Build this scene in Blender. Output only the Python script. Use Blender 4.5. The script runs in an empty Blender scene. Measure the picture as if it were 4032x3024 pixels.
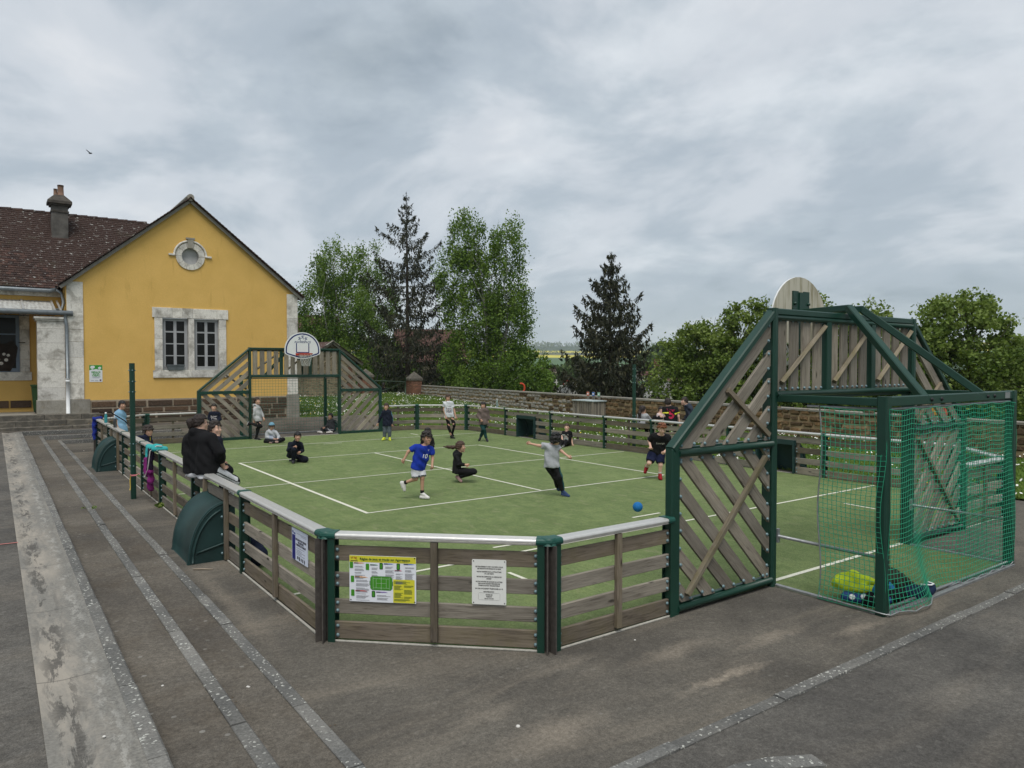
import bpy, bmesh, math, random
import numpy as np
from mathutils import Vector, Matrix
random.seed(7); RNG = np.random.default_rng(7)
R = math.radians
SC = bpy.context.scene
COL = SC.collection

# ------------------------------------------------------------------ camera
CAM = np.array([-8.4202, -4.6881, 2.3966]); YAW, PITCH, FPX = 35.843, -1.383, 2830.6
cd = bpy.data.cameras.new('camera'); cam = bpy.data.objects.new('camera', cd); COL.objects.link(cam)
cam.location = CAM; cam.rotation_euler = (R(90 + PITCH), 0, R(-YAW))
cd.sensor_width = 36; cd.lens = 36 * FPX / 4032; cd.clip_start = 0.05; cd.clip_end = 12000
SC.camera = cam
FW = np.array([math.sin(R(YAW)) * math.cos(R(PITCH)), math.cos(R(YAW)) * math.cos(R(PITCH)), math.sin(R(PITCH))])
RT = np.array([math.cos(R(YAW)), -math.sin(R(YAW)), 0.]); UP = np.cross(RT, FW)
def at(px, py, d):            # photo pixel and distance along the view axis -> a point of the place
    return CAM + d * (FW + RT * (px - 2016) / FPX + UP * (1512 - py) / FPX)
def depth_of(x, y, z=0.): return float((np.array([x, y, z]) - CAM) @ FW)
def on_z(px, py, z):
    r = FW + RT * (px - 2016) / FPX + UP * (1512 - py) / FPX
    return CAM + r * (z - CAM[2]) / r[2]

# ------------------------------------------------------------------ world, sun, exposure
SC.view_settings.view_transform = 'Standard'; SC.view_settings.look = 'None'
SC.view_settings.exposure = 0.74; SC.view_settings.gamma = 1.0; SC.view_settings.use_curve_mapping = False
SUN_EL, SUN_AZ = 62.0, 215.0          # azimuth of the sun, degrees from +Y clockwise
W = bpy.data.worlds.new('World'); SC.world = W; W.use_nodes = True
nt = W.node_tree; nt.nodes.clear()
def wn(t, **k):
    n = nt.nodes.new(t)
    for a, v in k.items(): setattr(n, a, v)
    return n
wl = nt.links.new
out = wn('ShaderNodeOutputWorld'); bg1 = wn('ShaderNodeBackground'); bg2 = wn('ShaderNodeBackground'); mx = wn('ShaderNodeMixShader')
sky = wn('ShaderNodeTexSky', sky_type='NISHITA', sun_disc=False, sun_elevation=R(SUN_EL), sun_rotation=R(SUN_AZ))
sky.air_density = 1.0; sky.dust_density = 2.0
bg1.inputs[1].default_value = 0.10; wl(sky.outputs[0], bg1.inputs[0])
tc = wn('ShaderNodeTexCoord'); sep = wn('ShaderNodeSeparateXYZ'); wl(tc.outputs['Generated'], sep.inputs[0])
zc = wn('ShaderNodeMath', operation='MAXIMUM'); wl(sep.outputs[2], zc.inputs[0]); zc.inputs[1].default_value = 0.0
za = wn('ShaderNodeMath', operation='ADD'); wl(zc.outputs[0], za.inputs[0]); za.inputs[1].default_value = 0.30
cx = wn('ShaderNodeMath', operation='DIVIDE'); wl(sep.outputs[0], cx.inputs[0]); wl(za.outputs[0], cx.inputs[1])
cy = wn('ShaderNodeMath', operation='DIVIDE'); wl(sep.outputs[1], cy.inputs[0]); wl(za.outputs[0], cy.inputs[1])
cb = wn('ShaderNodeCombineXYZ'); wl(cx.outputs[0], cb.inputs[0]); wl(cy.outputs[0], cb.inputs[1])
cb.inputs[2].default_value = 3.7
n1 = wn('ShaderNodeTexNoise'); n1.inputs['Scale'].default_value = 2.0; n1.inputs['Detail'].default_value = 8; n1.inputs['Roughness'].default_value = 0.55; n1.inputs['Distortion'].default_value = 0.35
n2 = wn('ShaderNodeTexNoise'); n2.inputs['Scale'].default_value = 0.8; n2.inputs['Detail'].default_value = 4; n2.inputs['Roughness'].default_value = 0.5
n3 = wn('ShaderNodeTexNoise'); n3.inputs['Scale'].default_value = 2.6; n3.inputs['Detail'].default_value = 6; n3.inputs['Roughness'].default_value = 0.6
mpv = wn('ShaderNodeMapping'); mpv.inputs['Rotation'].default_value = (0, 0, R(20)); mpv.inputs['Scale'].default_value = (1.0, 0.85, 1); wl(cb.outputs[0], mpv.inputs[0])
for n in (n1, n2, n3): wl(mpv.outputs[0], n.inputs['Vector'])
mixn = wn('ShaderNodeMath', operation='MULTIPLY_ADD'); wl(n1.outputs[0], mixn.inputs[0]); mixn.inputs[1].default_value = 0.55
m2 = wn('ShaderNodeMath', operation='MULTIPLY'); wl(n2.outputs[0], m2.inputs[0]); m2.inputs[1].default_value = 0.45
wl(m2.outputs[0], mixn.inputs[2])
ramp = wn('ShaderNodeValToRGB'); cr = ramp.color_ramp; cr.interpolation = 'EASE'
cr.elements[0].position = 0.36; cr.elements[0].color = (0.235, 0.278, 0.318, 1)
cr.elements[1].position = 0.63; cr.elements[1].color = (0.57, 0.585, 0.605, 1)
e = cr.elements.new(0.455); e.color = (0.33, 0.375, 0.42, 1)
e = cr.elements.new(0.54); e.color = (0.47, 0.50, 0.535, 1)
wl(mixn.outputs[0], ramp.inputs[0])
# thin brighter streaks where the cloud deck is torn
rs = wn('ShaderNodeValToRGB'); rs.color_ramp.elements[0].position = 0.5; rs.color_ramp.elements[1].position = 0.8
rs.color_ramp.elements[0].color = (0, 0, 0, 1); rs.color_ramp.elements[1].color = (0.12, 0.12, 0.11, 1); wl(n3.outputs[0], rs.inputs[0])
addc = wn('ShaderNodeMixRGB', blend_type='ADD'); addc.inputs[0].default_value = 1.0; wl(ramp.outputs[0], addc.inputs[1]); wl(rs.outputs[0], addc.inputs[2])
wl(addc.outputs[0], bg2.inputs[0]); bg2.inputs[1].default_value = 0.84
mx.inputs[0].default_value = 0.93; wl(bg1.outputs[0], mx.inputs[1]); wl(bg2.outputs[0], mx.inputs[2]); wl(mx.outputs[0], out.inputs[0])

sl = bpy.data.lights.new('sun', 'SUN'); sl.energy = 1.5; sl.angle = R(32); sl.color = (1.0, 0.97, 0.92)
so = bpy.data.objects.new('sun', sl); COL.objects.link(so)
sd = Vector((math.sin(R(SUN_AZ)) * math.cos(R(SUN_EL)), math.cos(R(SUN_AZ)) * math.cos(R(SUN_EL)), math.sin(R(SUN_EL))))
so.rotation_euler = sd.to_track_quat('Z', 'Y').to_euler(); so.location = (0, 0, 30)

# ------------------------------------------------------------------ object helpers
LOC = {}
def tag(o, label=None, cat=None, group=None, kind=None):
    if label: o['label'] = label
    if cat: o['category'] = cat
    if group: o['group'] = group
    if kind: o['kind'] = kind
    return o
def child(o, parent):
    if parent is not None:
        o.parent = parent
        l = LOC.get(parent.name)
        if l is not None: o.matrix_parent_inverse = Matrix.Translation(-Vector(l))
    return o
def thing(name, loc, label, cat, group=None, kind=None):
    o = bpy.data.objects.new(name, None); COL.objects.link(o); o.location = Vector(loc); o.empty_display_size = .1
    LOC[o.name] = tuple(float(v) for v in loc)
    return tag(o, label, cat, group, kind)
def nrm(v): v = np.asarray(v, float); return v / (np.linalg.norm(v) + 1e-12)
class MB:
    """collects shapes and links them as one mesh object"""
    def __init__(s): s.v = []; s.f = []; s.uv = []; s.m = []; s.sm = []
    def face(s, pts, uv=None, m=0, smooth=False):
        i = len(s.v); s.v += [tuple(map(float, p)) for p in pts]
        s.f.append(list(range(i, i + len(pts)))); s.uv.append(uv or [(p[0], p[1]) for p in pts]); s.m.append(m); s.sm.append(smooth)
    def raw(s, vs, fs, m=0, smooth=False):
        i = len(s.v); s.v += [tuple(map(float, p)) for p in vs]
        for f in fs:
            s.f.append([i + k for k in f]); s.uv.append([(vs[k][0], vs[k][2]) for k in f]); s.m.append(m); s.sm.append(smooth)
    def prism(s, p, q, sec, side, up, m=0, smooth=False, caps=True):
        """extrude the 2-D section (side, up coordinates) from p to q"""
        p = np.asarray(p, float); q = np.asarray(q, float); L = np.linalg.norm(q - p); n = len(sec); i = len(s.v)
        for b in (p, q):
            for a, c in sec: s.v.append(tuple(b + side * a + up * c))
        per = [0.]
        for k in range(n): per.append(per[-1] + math.hypot(sec[(k + 1) % n][0] - sec[k][0], sec[(k + 1) % n][1] - sec[k][1]))
        for k in range(n):
            k2 = (k + 1) % n
            s.f.append([i + k, i + k2, i + n + k2, i + n + k]); s.uv.append([(0, per[k]), (0, per[k + 1]), (L, per[k + 1]), (L, per[k])]); s.m.append(m); s.sm.append(smooth)
        if caps:
            s.f.append([i + k for k in range(n)][::-1]); s.uv.append([(c * .3, a) for a, c in sec][::-1]); s.m.append(m); s.sm.append(False)
            s.f.append([i + n + k for k in range(n)]); s.uv.append([(L + c * .3, a) for a, c in sec]); s.m.append(m); s.sm.append(False)
    def beam(s, p, q, w, h, up=(0, 0, 1), m=0, ch=None):
        """box beam, width w sideways, height h along up, chamfered edges"""
        p = np.asarray(p, float); q = np.asarray(q, float); d = nrm(q - p); up = np.asarray(up, float)
        side = np.cross(d, up)
        if np.linalg.norm(side) < 1e-6: up = np.array([1., 0, 0]); side = np.cross(d, up)
        side = nrm(side); u = nrm(np.cross(side, d)); a, b = w / 2, h / 2
        c = min(a, b) * .18 if ch is None else ch
        if c > 0: sec = [(-a + c, -b), (a - c, -b), (a, -b + c), (a, b - c), (a - c, b), (-a + c, b), (-a, b - c), (-a, -b + c)]
        else: sec = [(-a, -b), (a, -b), (a, b), (-a, b)]
        s.prism(p, q, sec, side, u, m)
    def box(s, x0, y0, z0, x1, y1, z1, m=0, ch=0.0):
        dx, dy, dz = x1 - x0, y1 - y0, z1 - z0
        if dx >= dy and dx >= dz: s.beam((x0, (y0 + y1) / 2, (z0 + z1) / 2), (x1, (y0 + y1) / 2, (z0 + z1) / 2), dy, dz, (0, 0, 1), m, ch)
        elif dy >= dz: s.beam(((x0 + x1) / 2, y0, (z0 + z1) / 2), ((x0 + x1) / 2, y1, (z0 + z1) / 2), dx, dz, (0, 0, 1), m, ch)
        else: s.beam(((x0 + x1) / 2, (y0 + y1) / 2, z0), ((x0 + x1) / 2, (y0 + y1) / 2, z1), dy, dx, (1, 0, 0), m, ch)
    def tube(s, pts, r, n=8, m=0, caps=True, smooth=True):
        pts = [np.asarray(p, float) for p in pts]; rs = r if hasattr(r, '__len__') else [r] * len(pts); i = len(s.v)
        prev = None; rings = []; acc = 0.; us = []
        for k, p in enumerate(pts):
            d = nrm(pts[min(k + 1, len(pts) - 1)] - pts[max(k - 1, 0)])
            if prev is None:
                a = np.cross(d, (0, 0, 1.)); 
                if np.linalg.norm(a) < 1e-3: a = np.array([1., 0, 0])
            else: a = prev - d * (prev @ d)
            a = nrm(a); prev = a; b = np.cross(d, a)
            for j in range(n):
                t = 2 * math.pi * j / n; s.v.append(tuple(p + rs[k] * (a * math.cos(t) + b * math.sin(t))))
            if k: acc += np.linalg.norm(p - pts[k - 1])
            us.append(acc)
        for k in range(len(pts) - 1):
            for j in range(n):
                j2 = (j + 1) % n; o = i + k * n
                s.f.append([o + j, o + n + j, o + n + j2, o + j2][::-1]); s.uv.append([(us[k], j2 / n), (us[k + 1], j2 / n), (us[k + 1], j / n), (us[k], j / n)]); s.m.append(m); s.sm.append(smooth)
        if caps:
            s.f.append([i + j for j in range(n)]); s.uv.append([(0, 0)] * n); s.m.append(m); s.sm.append(False)
            o = i + (len(pts) - 1) * n; s.f.append([o + j for j in range(n)][::-1]); s.uv.append([(0, 0)] * n); s.m.append(m); s.sm.append(False)
    def dome(s, c, nrmv, r, h, n=8, m=0):
        d = nrm(nrmv); a = np.cross(d, (0, 0, 1.))
        if np.linalg.norm(a) < 1e-3: a = np.array([1., 0, 0])
        a = nrm(a); b = np.cross(d, a); i = len(s.v); c = np.asarray(c, float)
        for rr, hh in ((1, 0), (.92, .45), (.6, .85)):
            for j in range(n):
                t = 2 * math.pi * j / n; s.v.append(tuple(c + d * h * hh + r * rr * (a * math.cos(t) + b * math.sin(t))))
        s.v.append(tuple(c + d * h))
        for k in range(2):
            for j in range(n):
                j2 = (j + 1) % n; s.f.append([i + k * n + j, i + k * n + j2, i + (k + 1) * n + j2, i + (k + 1) * n + j]); s.uv.append([(0, 0)] * 4); s.m.append(m); s.sm.append(True)
        for j in range(n): s.f.append([i + 2 * n + j, i + 2 * n + (j + 1) % n, i + 3 * n]); s.uv.append([(0, 0)] * 3); s.m.append(m); s.sm.append(True)
    def poly(s, pts, m=0): s.face(pts, None, m)
    def build(s, name, mat, parent=None, **tags):
        me = bpy.data.meshes.new(name); me.from_pydata(s.v, [], s.f)
        ul = me.uv_layers.new(name='UV'); ul.data.foreach_set('uv', [c for f in s.uv for p in f for c in p])
        mats = mat if isinstance(mat, (list, tuple)) else [mat]
        for q in mats: me.materials.append(q)
        me.polygons.foreach_set('material_index', s.m); me.polygons.foreach_set('use_smooth', s.sm); me.update()
        o = bpy.data.objects.new(name, me); COL.objects.link(o); child(o, parent)
        return tag(o, **tags)
def bulk(name, V, F, mats, parent=None, fm=None, smooth=False, attr=None, **tags):
    """numpy arrays straight into a mesh (all faces the same corner count)"""
    V = np.asarray(V, np.float32); F = np.asarray(F, np.int32); k = F.shape[1]
    me = bpy.data.meshes.new(name); me.vertices.add(len(V)); me.vertices.foreach_set('co', V.ravel())
    me.loops.add(F.size); me.loops.foreach_set('vertex_index', F.ravel()); me.polygons.add(len(F))
    me.polygons.foreach_set('loop_start', np.arange(0, F.size, k, dtype=np.int32))
    for q in (mats if isinstance(mats, (list, tuple)) else [mats]): me.materials.append(q)
    if fm is not None: me.polygons.foreach_set('material_index', np.asarray(fm, np.int32))
    if smooth: me.polygons.foreach_set('use_smooth', np.ones(len(F), bool))
    if attr is not None:
        a = me.attributes.new('tint', 'FLOAT', 'POINT'); a.data.foreach_set('value', np.asarray(attr, np.float32))
    me.update(calc_edges=True); me.validate()
    o = bpy.data.objects.new(name, me); COL.objects.link(o); child(o, parent)
    return tag(o, **tags)
def inst(src, loc, rot=(0, 0, 0), scale=(1, 1, 1), parent=None, name=None, mat=None):
    """another object on the same mesh data"""
    o = bpy.data.objects.new(name or src.name.split('.')[0], src.data); COL.objects.link(o)
    o.location = loc; o.rotation_euler = rot; o.scale = scale; child(o, parent); return o
def text_mesh(s, size, name, mat, parent, M, depth=0.0012, align='CENTER', bold=0.0, sx=1.0):
    """flat print: letters laid on a surface by the matrix M"""
    c = bpy.data.curves.new(name, 'FONT'); c.body = s; c.size = size; c.align_x = align; c.align_y = 'CENTER'
    c.extrude = depth / 2; c.offset = bold; c.resolution_u = 2
    o = bpy.data.objects.new('tmp', c); COL.objects.link(o); dg = bpy.context.evaluated_depsgraph_get()
    me = bpy.data.meshes.new_from_object(o.evaluated_get(dg)); me.transform(M @ Matrix.Diagonal((sx, 1, 1, 1))); me.name = name
    bpy.data.objects.remove(o); me.materials.clear(); me.materials.append(mat)
    q = bpy.data.objects.new(name, me); COL.objects.link(q); child(q, parent); return q
def frame(o, xa, ya):   # matrix with origin o, x axis xa, y axis ya
    xa = nrm(xa); ya = nrm(ya); za = np.cross(xa, ya); m = Matrix.Identity(4)
    for r in range(3): m[r][0] = xa[r]; m[r][1] = ya[r]; m[r][2] = za[r]; m[r][3] = o[r]
    return m

# ------------------------------------------------------------------ materials
class NM:
    def __init__(s, name):
        s.m = bpy.data.materials.new(name); s.m.use_nodes = True; s.t = s.m.node_tree; s.b = s.t.nodes['Principled BSDF']; s.l = s.t.links.new
        s.b.inputs['Specular IOR Level'].default_value = 0.3
    def n(s, t, **k):
        x = s.t.nodes.new(t)
        for a, v in k.items(): setattr(x, a, v)
        return x
    def pos(s, kind='world'):
        if kind == 'world': return s.n('ShaderNodeNewGeometry').outputs['Position']
        return s.n('ShaderNodeTexCoord').outputs[{'object': 'Object', 'uv': 'UV', 'gen': 'Generated'}[kind]]
    def mapping(s, v, scale=(1, 1, 1), loc=(0, 0, 0), rot=(0, 0, 0)):
        m = s.n('ShaderNodeMapping'); s.l(v, m.inputs[0]); m.inputs['Scale'].default_value = scale; m.inputs['Location'].default_value = loc; m.inputs['Rotation'].default_value = rot; return m.outputs[0]
    def noise(s, v, scale, detail=4, rough=.55, dist=0.):
        n = s.n('ShaderNodeTexNoise'); s.l(v, n.inputs['Vector']); n.inputs['Scale'].default_value = scale; n.inputs['Detail'].default_value = detail; n.inputs['Roughness'].default_value = rough; n.inputs['Distortion'].default_value = dist; return n.outputs[0]
    def vor(s, v, scale, feature='F1', out='Distance', rnd=1.):
        n = s.n('ShaderNodeTexVoronoi', feature=feature); s.l(v, n.inputs['Vector']); n.inputs['Scale'].default_value = scale; n.inputs['Randomness'].default_value = rnd; return n.outputs[out]
    def ramp(s, v, stops, interp='LINEAR'):
        n = s.n('ShaderNodeValToRGB'); s.l(v, n.inputs[0]); c = n.color_ramp; c.interpolation = interp
        while len(c.elements) < len(stops): c.elements.new(.5)
        for e, (p, col) in zip(c.elements, stops):
            e.position = p; e.color = (*col, 1) if hasattr(col, '__len__') else (col, col, col, 1)
        return n.outputs[0]
    def mix(s, fac, a, b, mode='MIX'):
        n = s.n('ShaderNodeMixRGB', blend_type=mode)
        for i, x in enumerate((fac, a, b)):
            if hasattr(x, 'is_linked') or isinstance(x, bpy.types.NodeSocket): s.l(x, n.inputs[i])
            elif i == 0: n.inputs[0].default_value = x
            else: n.inputs[i].default_value = (*x, 1) if hasattr(x, '__len__') else (x, x, x, 1)
        return n.outputs[0]
    def math(s, op, a, b=0., c=None):
        n = s.n('ShaderNodeMath', operation=op)
        for i, x in enumerate((a, b) if c is None else (a, b, c)):
            if isinstance(x, bpy.types.NodeSocket): s.l(x, n.inputs[i])
            else: n.inputs[i].default_value = x
        return n.outputs[0]
    def rnd(s): return s.n('ShaderNodeObjectInfo').outputs['Random']
    def base(s, c):
        if isinstance(c, bpy.types.NodeSocket): s.l(c, s.b.inputs['Base Color'])
        else: s.b.inputs['Base Color'].default_value = (*c, 1)
        return s
    def set(s, rough=None, metal=None, spec=None):
        for k, v in (('Roughness', rough), ('Metallic', metal), ('Specular IOR Level', spec)):
            if v is None: continue
            if isinstance(v, bpy.types.NodeSocket): s.l(v, s.b.inputs[k])
            else: s.b.inputs[k].default_value = v
        return s
    def bump(s, h, strength=.3, dist=.01):
        n = s.n('ShaderNodeBump'); s.l(h, n.inputs['Height']); n.inputs['Strength'].default_value = strength; n.inputs['Distance'].default_value = dist; s.l(n.outputs[0], s.b.inputs['Normal']); return s
def sc3(c, k): return tuple(min(1., x * k) for x in c)
def plain(name, col, rough=.6, metal=0., var=.12, scale=6., bump=0., bscale=60., spec=.3, coord='object', rndv=0.):
    m = NM(name); v = m.pos(coord); n = m.noise(v, scale, 5, .6)
    c = m.ramp(n, [(.3, sc3(col, 1 - var)), (.7, sc3(col, 1 + var))])
    if rndv: c = m.mix(1., c, m.ramp(m.rnd(), [(0, (1 - rndv,) * 3), (1, (1 + rndv,) * 3)]), 'MULTIPLY')
    m.base(c).set(rough, metal, spec)
    if bump: m.bump(m.noise(v, bscale, 4, .6), bump, .004)
    return m.m
MT = {}
def mk_wood(name, base, dark, green=.0, rough=.85):
    m = NM(name); uv = m.pos('uv'); r = m.rnd()
    off = m.n('ShaderNodeCombineXYZ'); m.l(m.math('MULTIPLY', r, 37.), off.inputs[0]); m.l(m.math('MULTIPLY', r, 11.), off.inputs[1]); m.l(m.math('MULTIPLY', r, 23.), off.inputs[2])
    va = m.n('ShaderNodeVectorMath', operation='ADD'); m.l(uv, va.inputs[0]); m.l(off.outputs[0], va.inputs[1]); v = va.outputs[0]
    vg = m.mapping(v, (1.3, 16, 1)); g = m.noise(vg, 2.2, 6, .62, 1.2)
    fine = m.noise(m.mapping(v, (4, 160, 1)), 1.5, 3, .6)
    big = m.noise(m.mapping(v, (1.2, 2.5, 1)), 1.0, 3, .5)
    c = m.ramp(g, [(.25, dark), (.48, base), (.75, sc3(base, 1.22))])
    c = m.mix(.45, c, m.ramp(fine, [(.3, .55), (.65, 1.15)]), 'MULTIPLY')
    c = m.mix(.8, c, m.ramp(big, [(.3, (.66, .64, .60)), (.65, (1.12, 1.1, 1.06))]), 'MULTIPLY')
    # knots
    kv = m.mapping(v, (2.3, 7, 1)); kd = m.vor(kv, 1.0)
    c = m.mix(m.ramp(kd, [(.05, 1.), (.13, 0.)]), c, sc3(dark, .28))
    if green: c = m.mix(m.ramp(m.noise(v, 5, 4), [(.42, 0.), (.7, green)]), c, (.12, .105, .03))
    c = m.mix(1., c, m.ramp(m.rnd(), [(0, (.74, .73, .72)), (.5, (1., .985, .96)), (1, (1.22, 1.18, 1.12))]), 'MULTIPLY')
    m.base(c).set(rough, 0, .2).bump(m.math('ADD', g, m.math('MULTIPLY', fine, .6)), .55, .004)
    return m.m
MT['wood'] = mk_wood('weathered_wood', (.250, .230, .200), (.105, .092, .077))
MT['wood_dark'] = mk_wood('damp_wood', (.175, .150, .122), (.075, .062, .05), .25)
MT['wood_moss'] = mk_wood('mossy_wood', (.225, .20, .155), (.12, .105, .075), .55)
MT['wood_slat'] = mk_wood('goal_wood', (.265, .242, .21), (.12, .103, .085), .12)

def mk_asphalt(name, col, sand=.35, seedv=0., grain=1., moss=.0, flecks=.35, patches=()):
    m = NM(name); p = m.mapping(m.pos(), (1, 1, 1), (seedv, seedv * .7, 0))
    g = m.vor(p, 130 * grain); g2 = m.noise(p, 90 * grain, 3, .7); g3 = m.noise(p, 9, 5, .65)
    big = m.noise(p, .75, 6, .6, .4); big2 = m.noise(m.mapping(p, (.20, .75, 1), (3, 1, 0), (0, 0, R(4))), 1.9, 6, .62, .6)
    c = m.ramp(g2, [(.28, sc3(col, .5)), (.5, col), (.72, sc3(col, 1.6))])
    c = m.mix(.5, c, m.ramp(g, [(.1, sc3(col, .55)), (.6, sc3(col, 1.35))]))
    c = m.mix(1., c, m.ramp(big, [(.32, (.66, .65, .64)), (.64, (1.22, 1.19, 1.13))]), 'MULTIPLY')
    c = m.mix(1., c, m.ramp(g3, [(.35, .9), (.65, 1.1)]), 'MULTIPLY')
    sandc = (.24, .205, .16)
    mask = m.math('MULTIPLY', m.ramp(big2, [(.50, 0.), (.72, sand)]), m.ramp(g2, [(.3, .55), (.6, 1.)]))
    c = m.mix(mask, c, sandc)
    wv = m.n('ShaderNodeVectorMath', operation='ADD'); wn2 = m.n('ShaderNodeTexNoise'); wn2.inputs['Scale'].default_value = 3.5; wn2.inputs['Detail'].default_value = 6; wn2.inputs['Roughness'].default_value = .7; m.l(m.pos(), wn2.inputs['Vector']); ws = m.n('ShaderNodeVectorMath', operation='SCALE'); m.l(wn2.outputs['Color'], ws.inputs[0]); ws.inputs['Scale'].default_value = .34; m.l(m.pos(), wv.inputs[0]); m.l(ws.outputs[0], wv.inputs[1])
    for (ex, ey, rx, ry, ro, st_) in patches:      # windblown sand lying on the tarmac
        mp_ = m.mapping(wv.outputs[0], (1, 1, 0), (-(ex + .17), -(ey + .17), 0)); rt_ = m.mapping(mp_, (1 / rx, 1 / ry, 0), (0, 0, 0), (0, 0, R(-ro))); ln_ = m.n('ShaderNodeVectorMath', operation='LENGTH'); m.l(rt_, ln_.inputs[0]); c = m.mix(m.math('MULTIPLY', m.ramp(ln_.outputs['Value'], [(.15, st_), (1., 0.)]), m.ramp(g2, [(.28, .45), (.6, 1.)])), c, (.30, .255, .20))
    if moss: c = m.mix(m.math('MULTIPLY', m.ramp(m.noise(p, 2.2, 6, .7), [(.45, 0.), (.7, moss)]), m.ramp(g2, [(.35, .4), (.6, 1.)])), c, (.075, .057, .038))
    sp = m.vor(p, 14); c = m.mix(m.ramp(sp, [(.0, .6), (.035, 0.)]), c, (.42, .41, .38))       # pale chips
    g4 = m.noise(p, 30, 4, .75); c = m.mix(1., c, m.ramp(g4, [(.30, .72), (.5, 1.), (.72, 1.38)]), 'MULTIPLY')
    fl = m.vor(m.mapping(p, (1, 1, 1), (2.2, .4, 0)), 7.5); fs = m.ramp(m.noise(p, 2.3, 4), [(.44, 0.), (.6, 1.)]); c = m.mix(m.math('MULTIPLY', m.ramp(fl, [(.0, .75), (.11, .6), (.15, 0.)]), m.math('MULTIPLY', fs, flecks)), c, (.27, .26, .235))
    m.base(c).set(.93, 0, .2).bump(m.math('ADD', m.math('ADD', g2, g4), m.math('MULTIPLY', g, .5)), .7, .005)
    return m.m
MT['asphalt'] = mk_asphalt('asphalt', (.098, .091, .080), .55, patches=((-3.85, -1.2, .62, .07, 0, .8), (-5.45, -1.08, .55, .22, 10, .55), (-3.8, -.62, .62, .14, -3, .45), (-2.85, -.92, .6, .12, -6, .5), (-5.7, -.6, .35, .12, 0, .3), (-2.0, -1.25, .5, .08, 0, .5), (-4.75, -.3, .5, .1, 0, .3), (-6.5, 3.0, .12, 2.2, 0, .3)))
MT['asphalt_tread'] = mk_asphalt('asphalt_tread', (.100, .091, .079), .2, 5.3, 1., .55, 1.)
MT['asphalt_near'] = mk_asphalt('asphalt_near', (.088, .084, .078), .3, 9.1)

def mk_turf():
    m = NM('synthetic_turf'); p = m.pos()
    f = m.noise(m.mapping(p, (1, 1, 1)), 120, 3, .75); f2 = m.noise(p, 34, 4, .7); big = m.noise(p, .5, 5, .6, .5); mid = m.noise(m.mapping(p, (1, .45, 1), (0, 0, 0), (0, 0, R(-36))), 5.5, 5, .65)
    g = (.150, .200, .082)
    c = m.ramp(f, [(.26, sc3(g, .52)), (.5, g), (.76, sc3(g, 1.5))])
    c = m.mix(.9, c, m.ramp(f2, [(.3, .78), (.7, 1.2)]), 'MULTIPLY')
    c = m.mix(1., c, m.ramp(big, [(.3, (.86, .87, .84)), (.68, (1.13, 1.11, 1.1))]), 'MULTIPLY')
    st = m.noise(m.mapping(p, (9, 1.1, 1), (0, 0, 0), (0, 0, R(3))), 2.2, 5, .7); c = m.mix(1., c, m.ramp(st, [(.3, (.86, .88, .84)), (.7, (1.13, 1.10, 1.10))]), 'MULTIPLY')
    pt = m.noise(p, 3.2, 6, .72, .4); c = m.mix(1., c, m.ramp(pt, [(.32, (.80, .84, .78)), (.52, (1., 1., 1.)), (.72, (1.22, 1.16, 1.12))]), 'MULTIPLY')
    c = m.mix(m.ramp(mid, [(.56, 0.), (.78, .6)]), c, (.30, .285, .175))
    m.base(c).set(.92, 0, .15).bump(m.math('ADD', f, f2), .7, .012)
    return m.m
MT['turf'] = mk_turf()
def mk_line():
    m = NM('turf_line_white'); p = m.pos(); n = m.noise(p, 70, 4, .75)
    c = m.ramp(n, [(.28, (.38, .39, .26)), (.5, (.66, .65, .54)), (.75, (.76, .74, .64))]); m.base(c).set(.9, 0, .2).bump(n, .6, .008); return m.m
MT['line'] = mk_line()

def mk_kerb(name, col, lichen=.8):
    m = NM(name); p = m.pos(); n = m.noise(p, 60, 5, .7); b = m.noise(p, 1.7, 5, .6); r = m.rnd()
    c = m.ramp(n, [(.3, sc3(col, .62)), (.7, sc3(col, 1.3))])
    c = m.mix(1., c, m.ramp(b, [(.35, (.72, .73, .74)), (.65, (1.15, 1.13, 1.1))]), 'MULTIPLY')
    c = m.mix(1., c, m.ramp(r, [(0, (.84,) * 3), (1, (1.14,) * 3)]), 'MULTIPLY')
    pv = m.n('ShaderNodeVectorMath', operation='ADD'); m.l(p, pv.inputs[0]); dn = m.n('ShaderNodeTexNoise'); dn.inputs['Scale'].default_value = 30; m.l(p, dn.inputs['Vector'])
    dm = m.n('ShaderNodeVectorMath', operation='SCALE'); m.l(dn.outputs['Color'], dm.inputs[0]); dm.inputs['Scale'].default_value = .05; m.l(dm.outputs[0], pv.inputs[1])
    sp = m.vor(pv.outputs[0], 26); sel = m.ramp(m.noise(p, 2.2, 4), [(.34, .15), (.50, 1.)])
    c = m.mix(m.math('MULTIPLY', m.math('MULTIPLY', m.ramp(sp, [(.20, 1.), (.27, 0.)]), sel), lichen), c, (.50, .50, .45))
    c = m.mix(m.ramp(m.noise(p, 6, 6, .7), [(.60, 0.), (.75, .55)]), c, sc3(col, .45))
    m.base(c).set(.9, 0, .2).bump(n, .45, .004); return m.m
MT['kerb'] = mk_kerb('kerb_stone', (.158, .155, .145))
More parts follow.
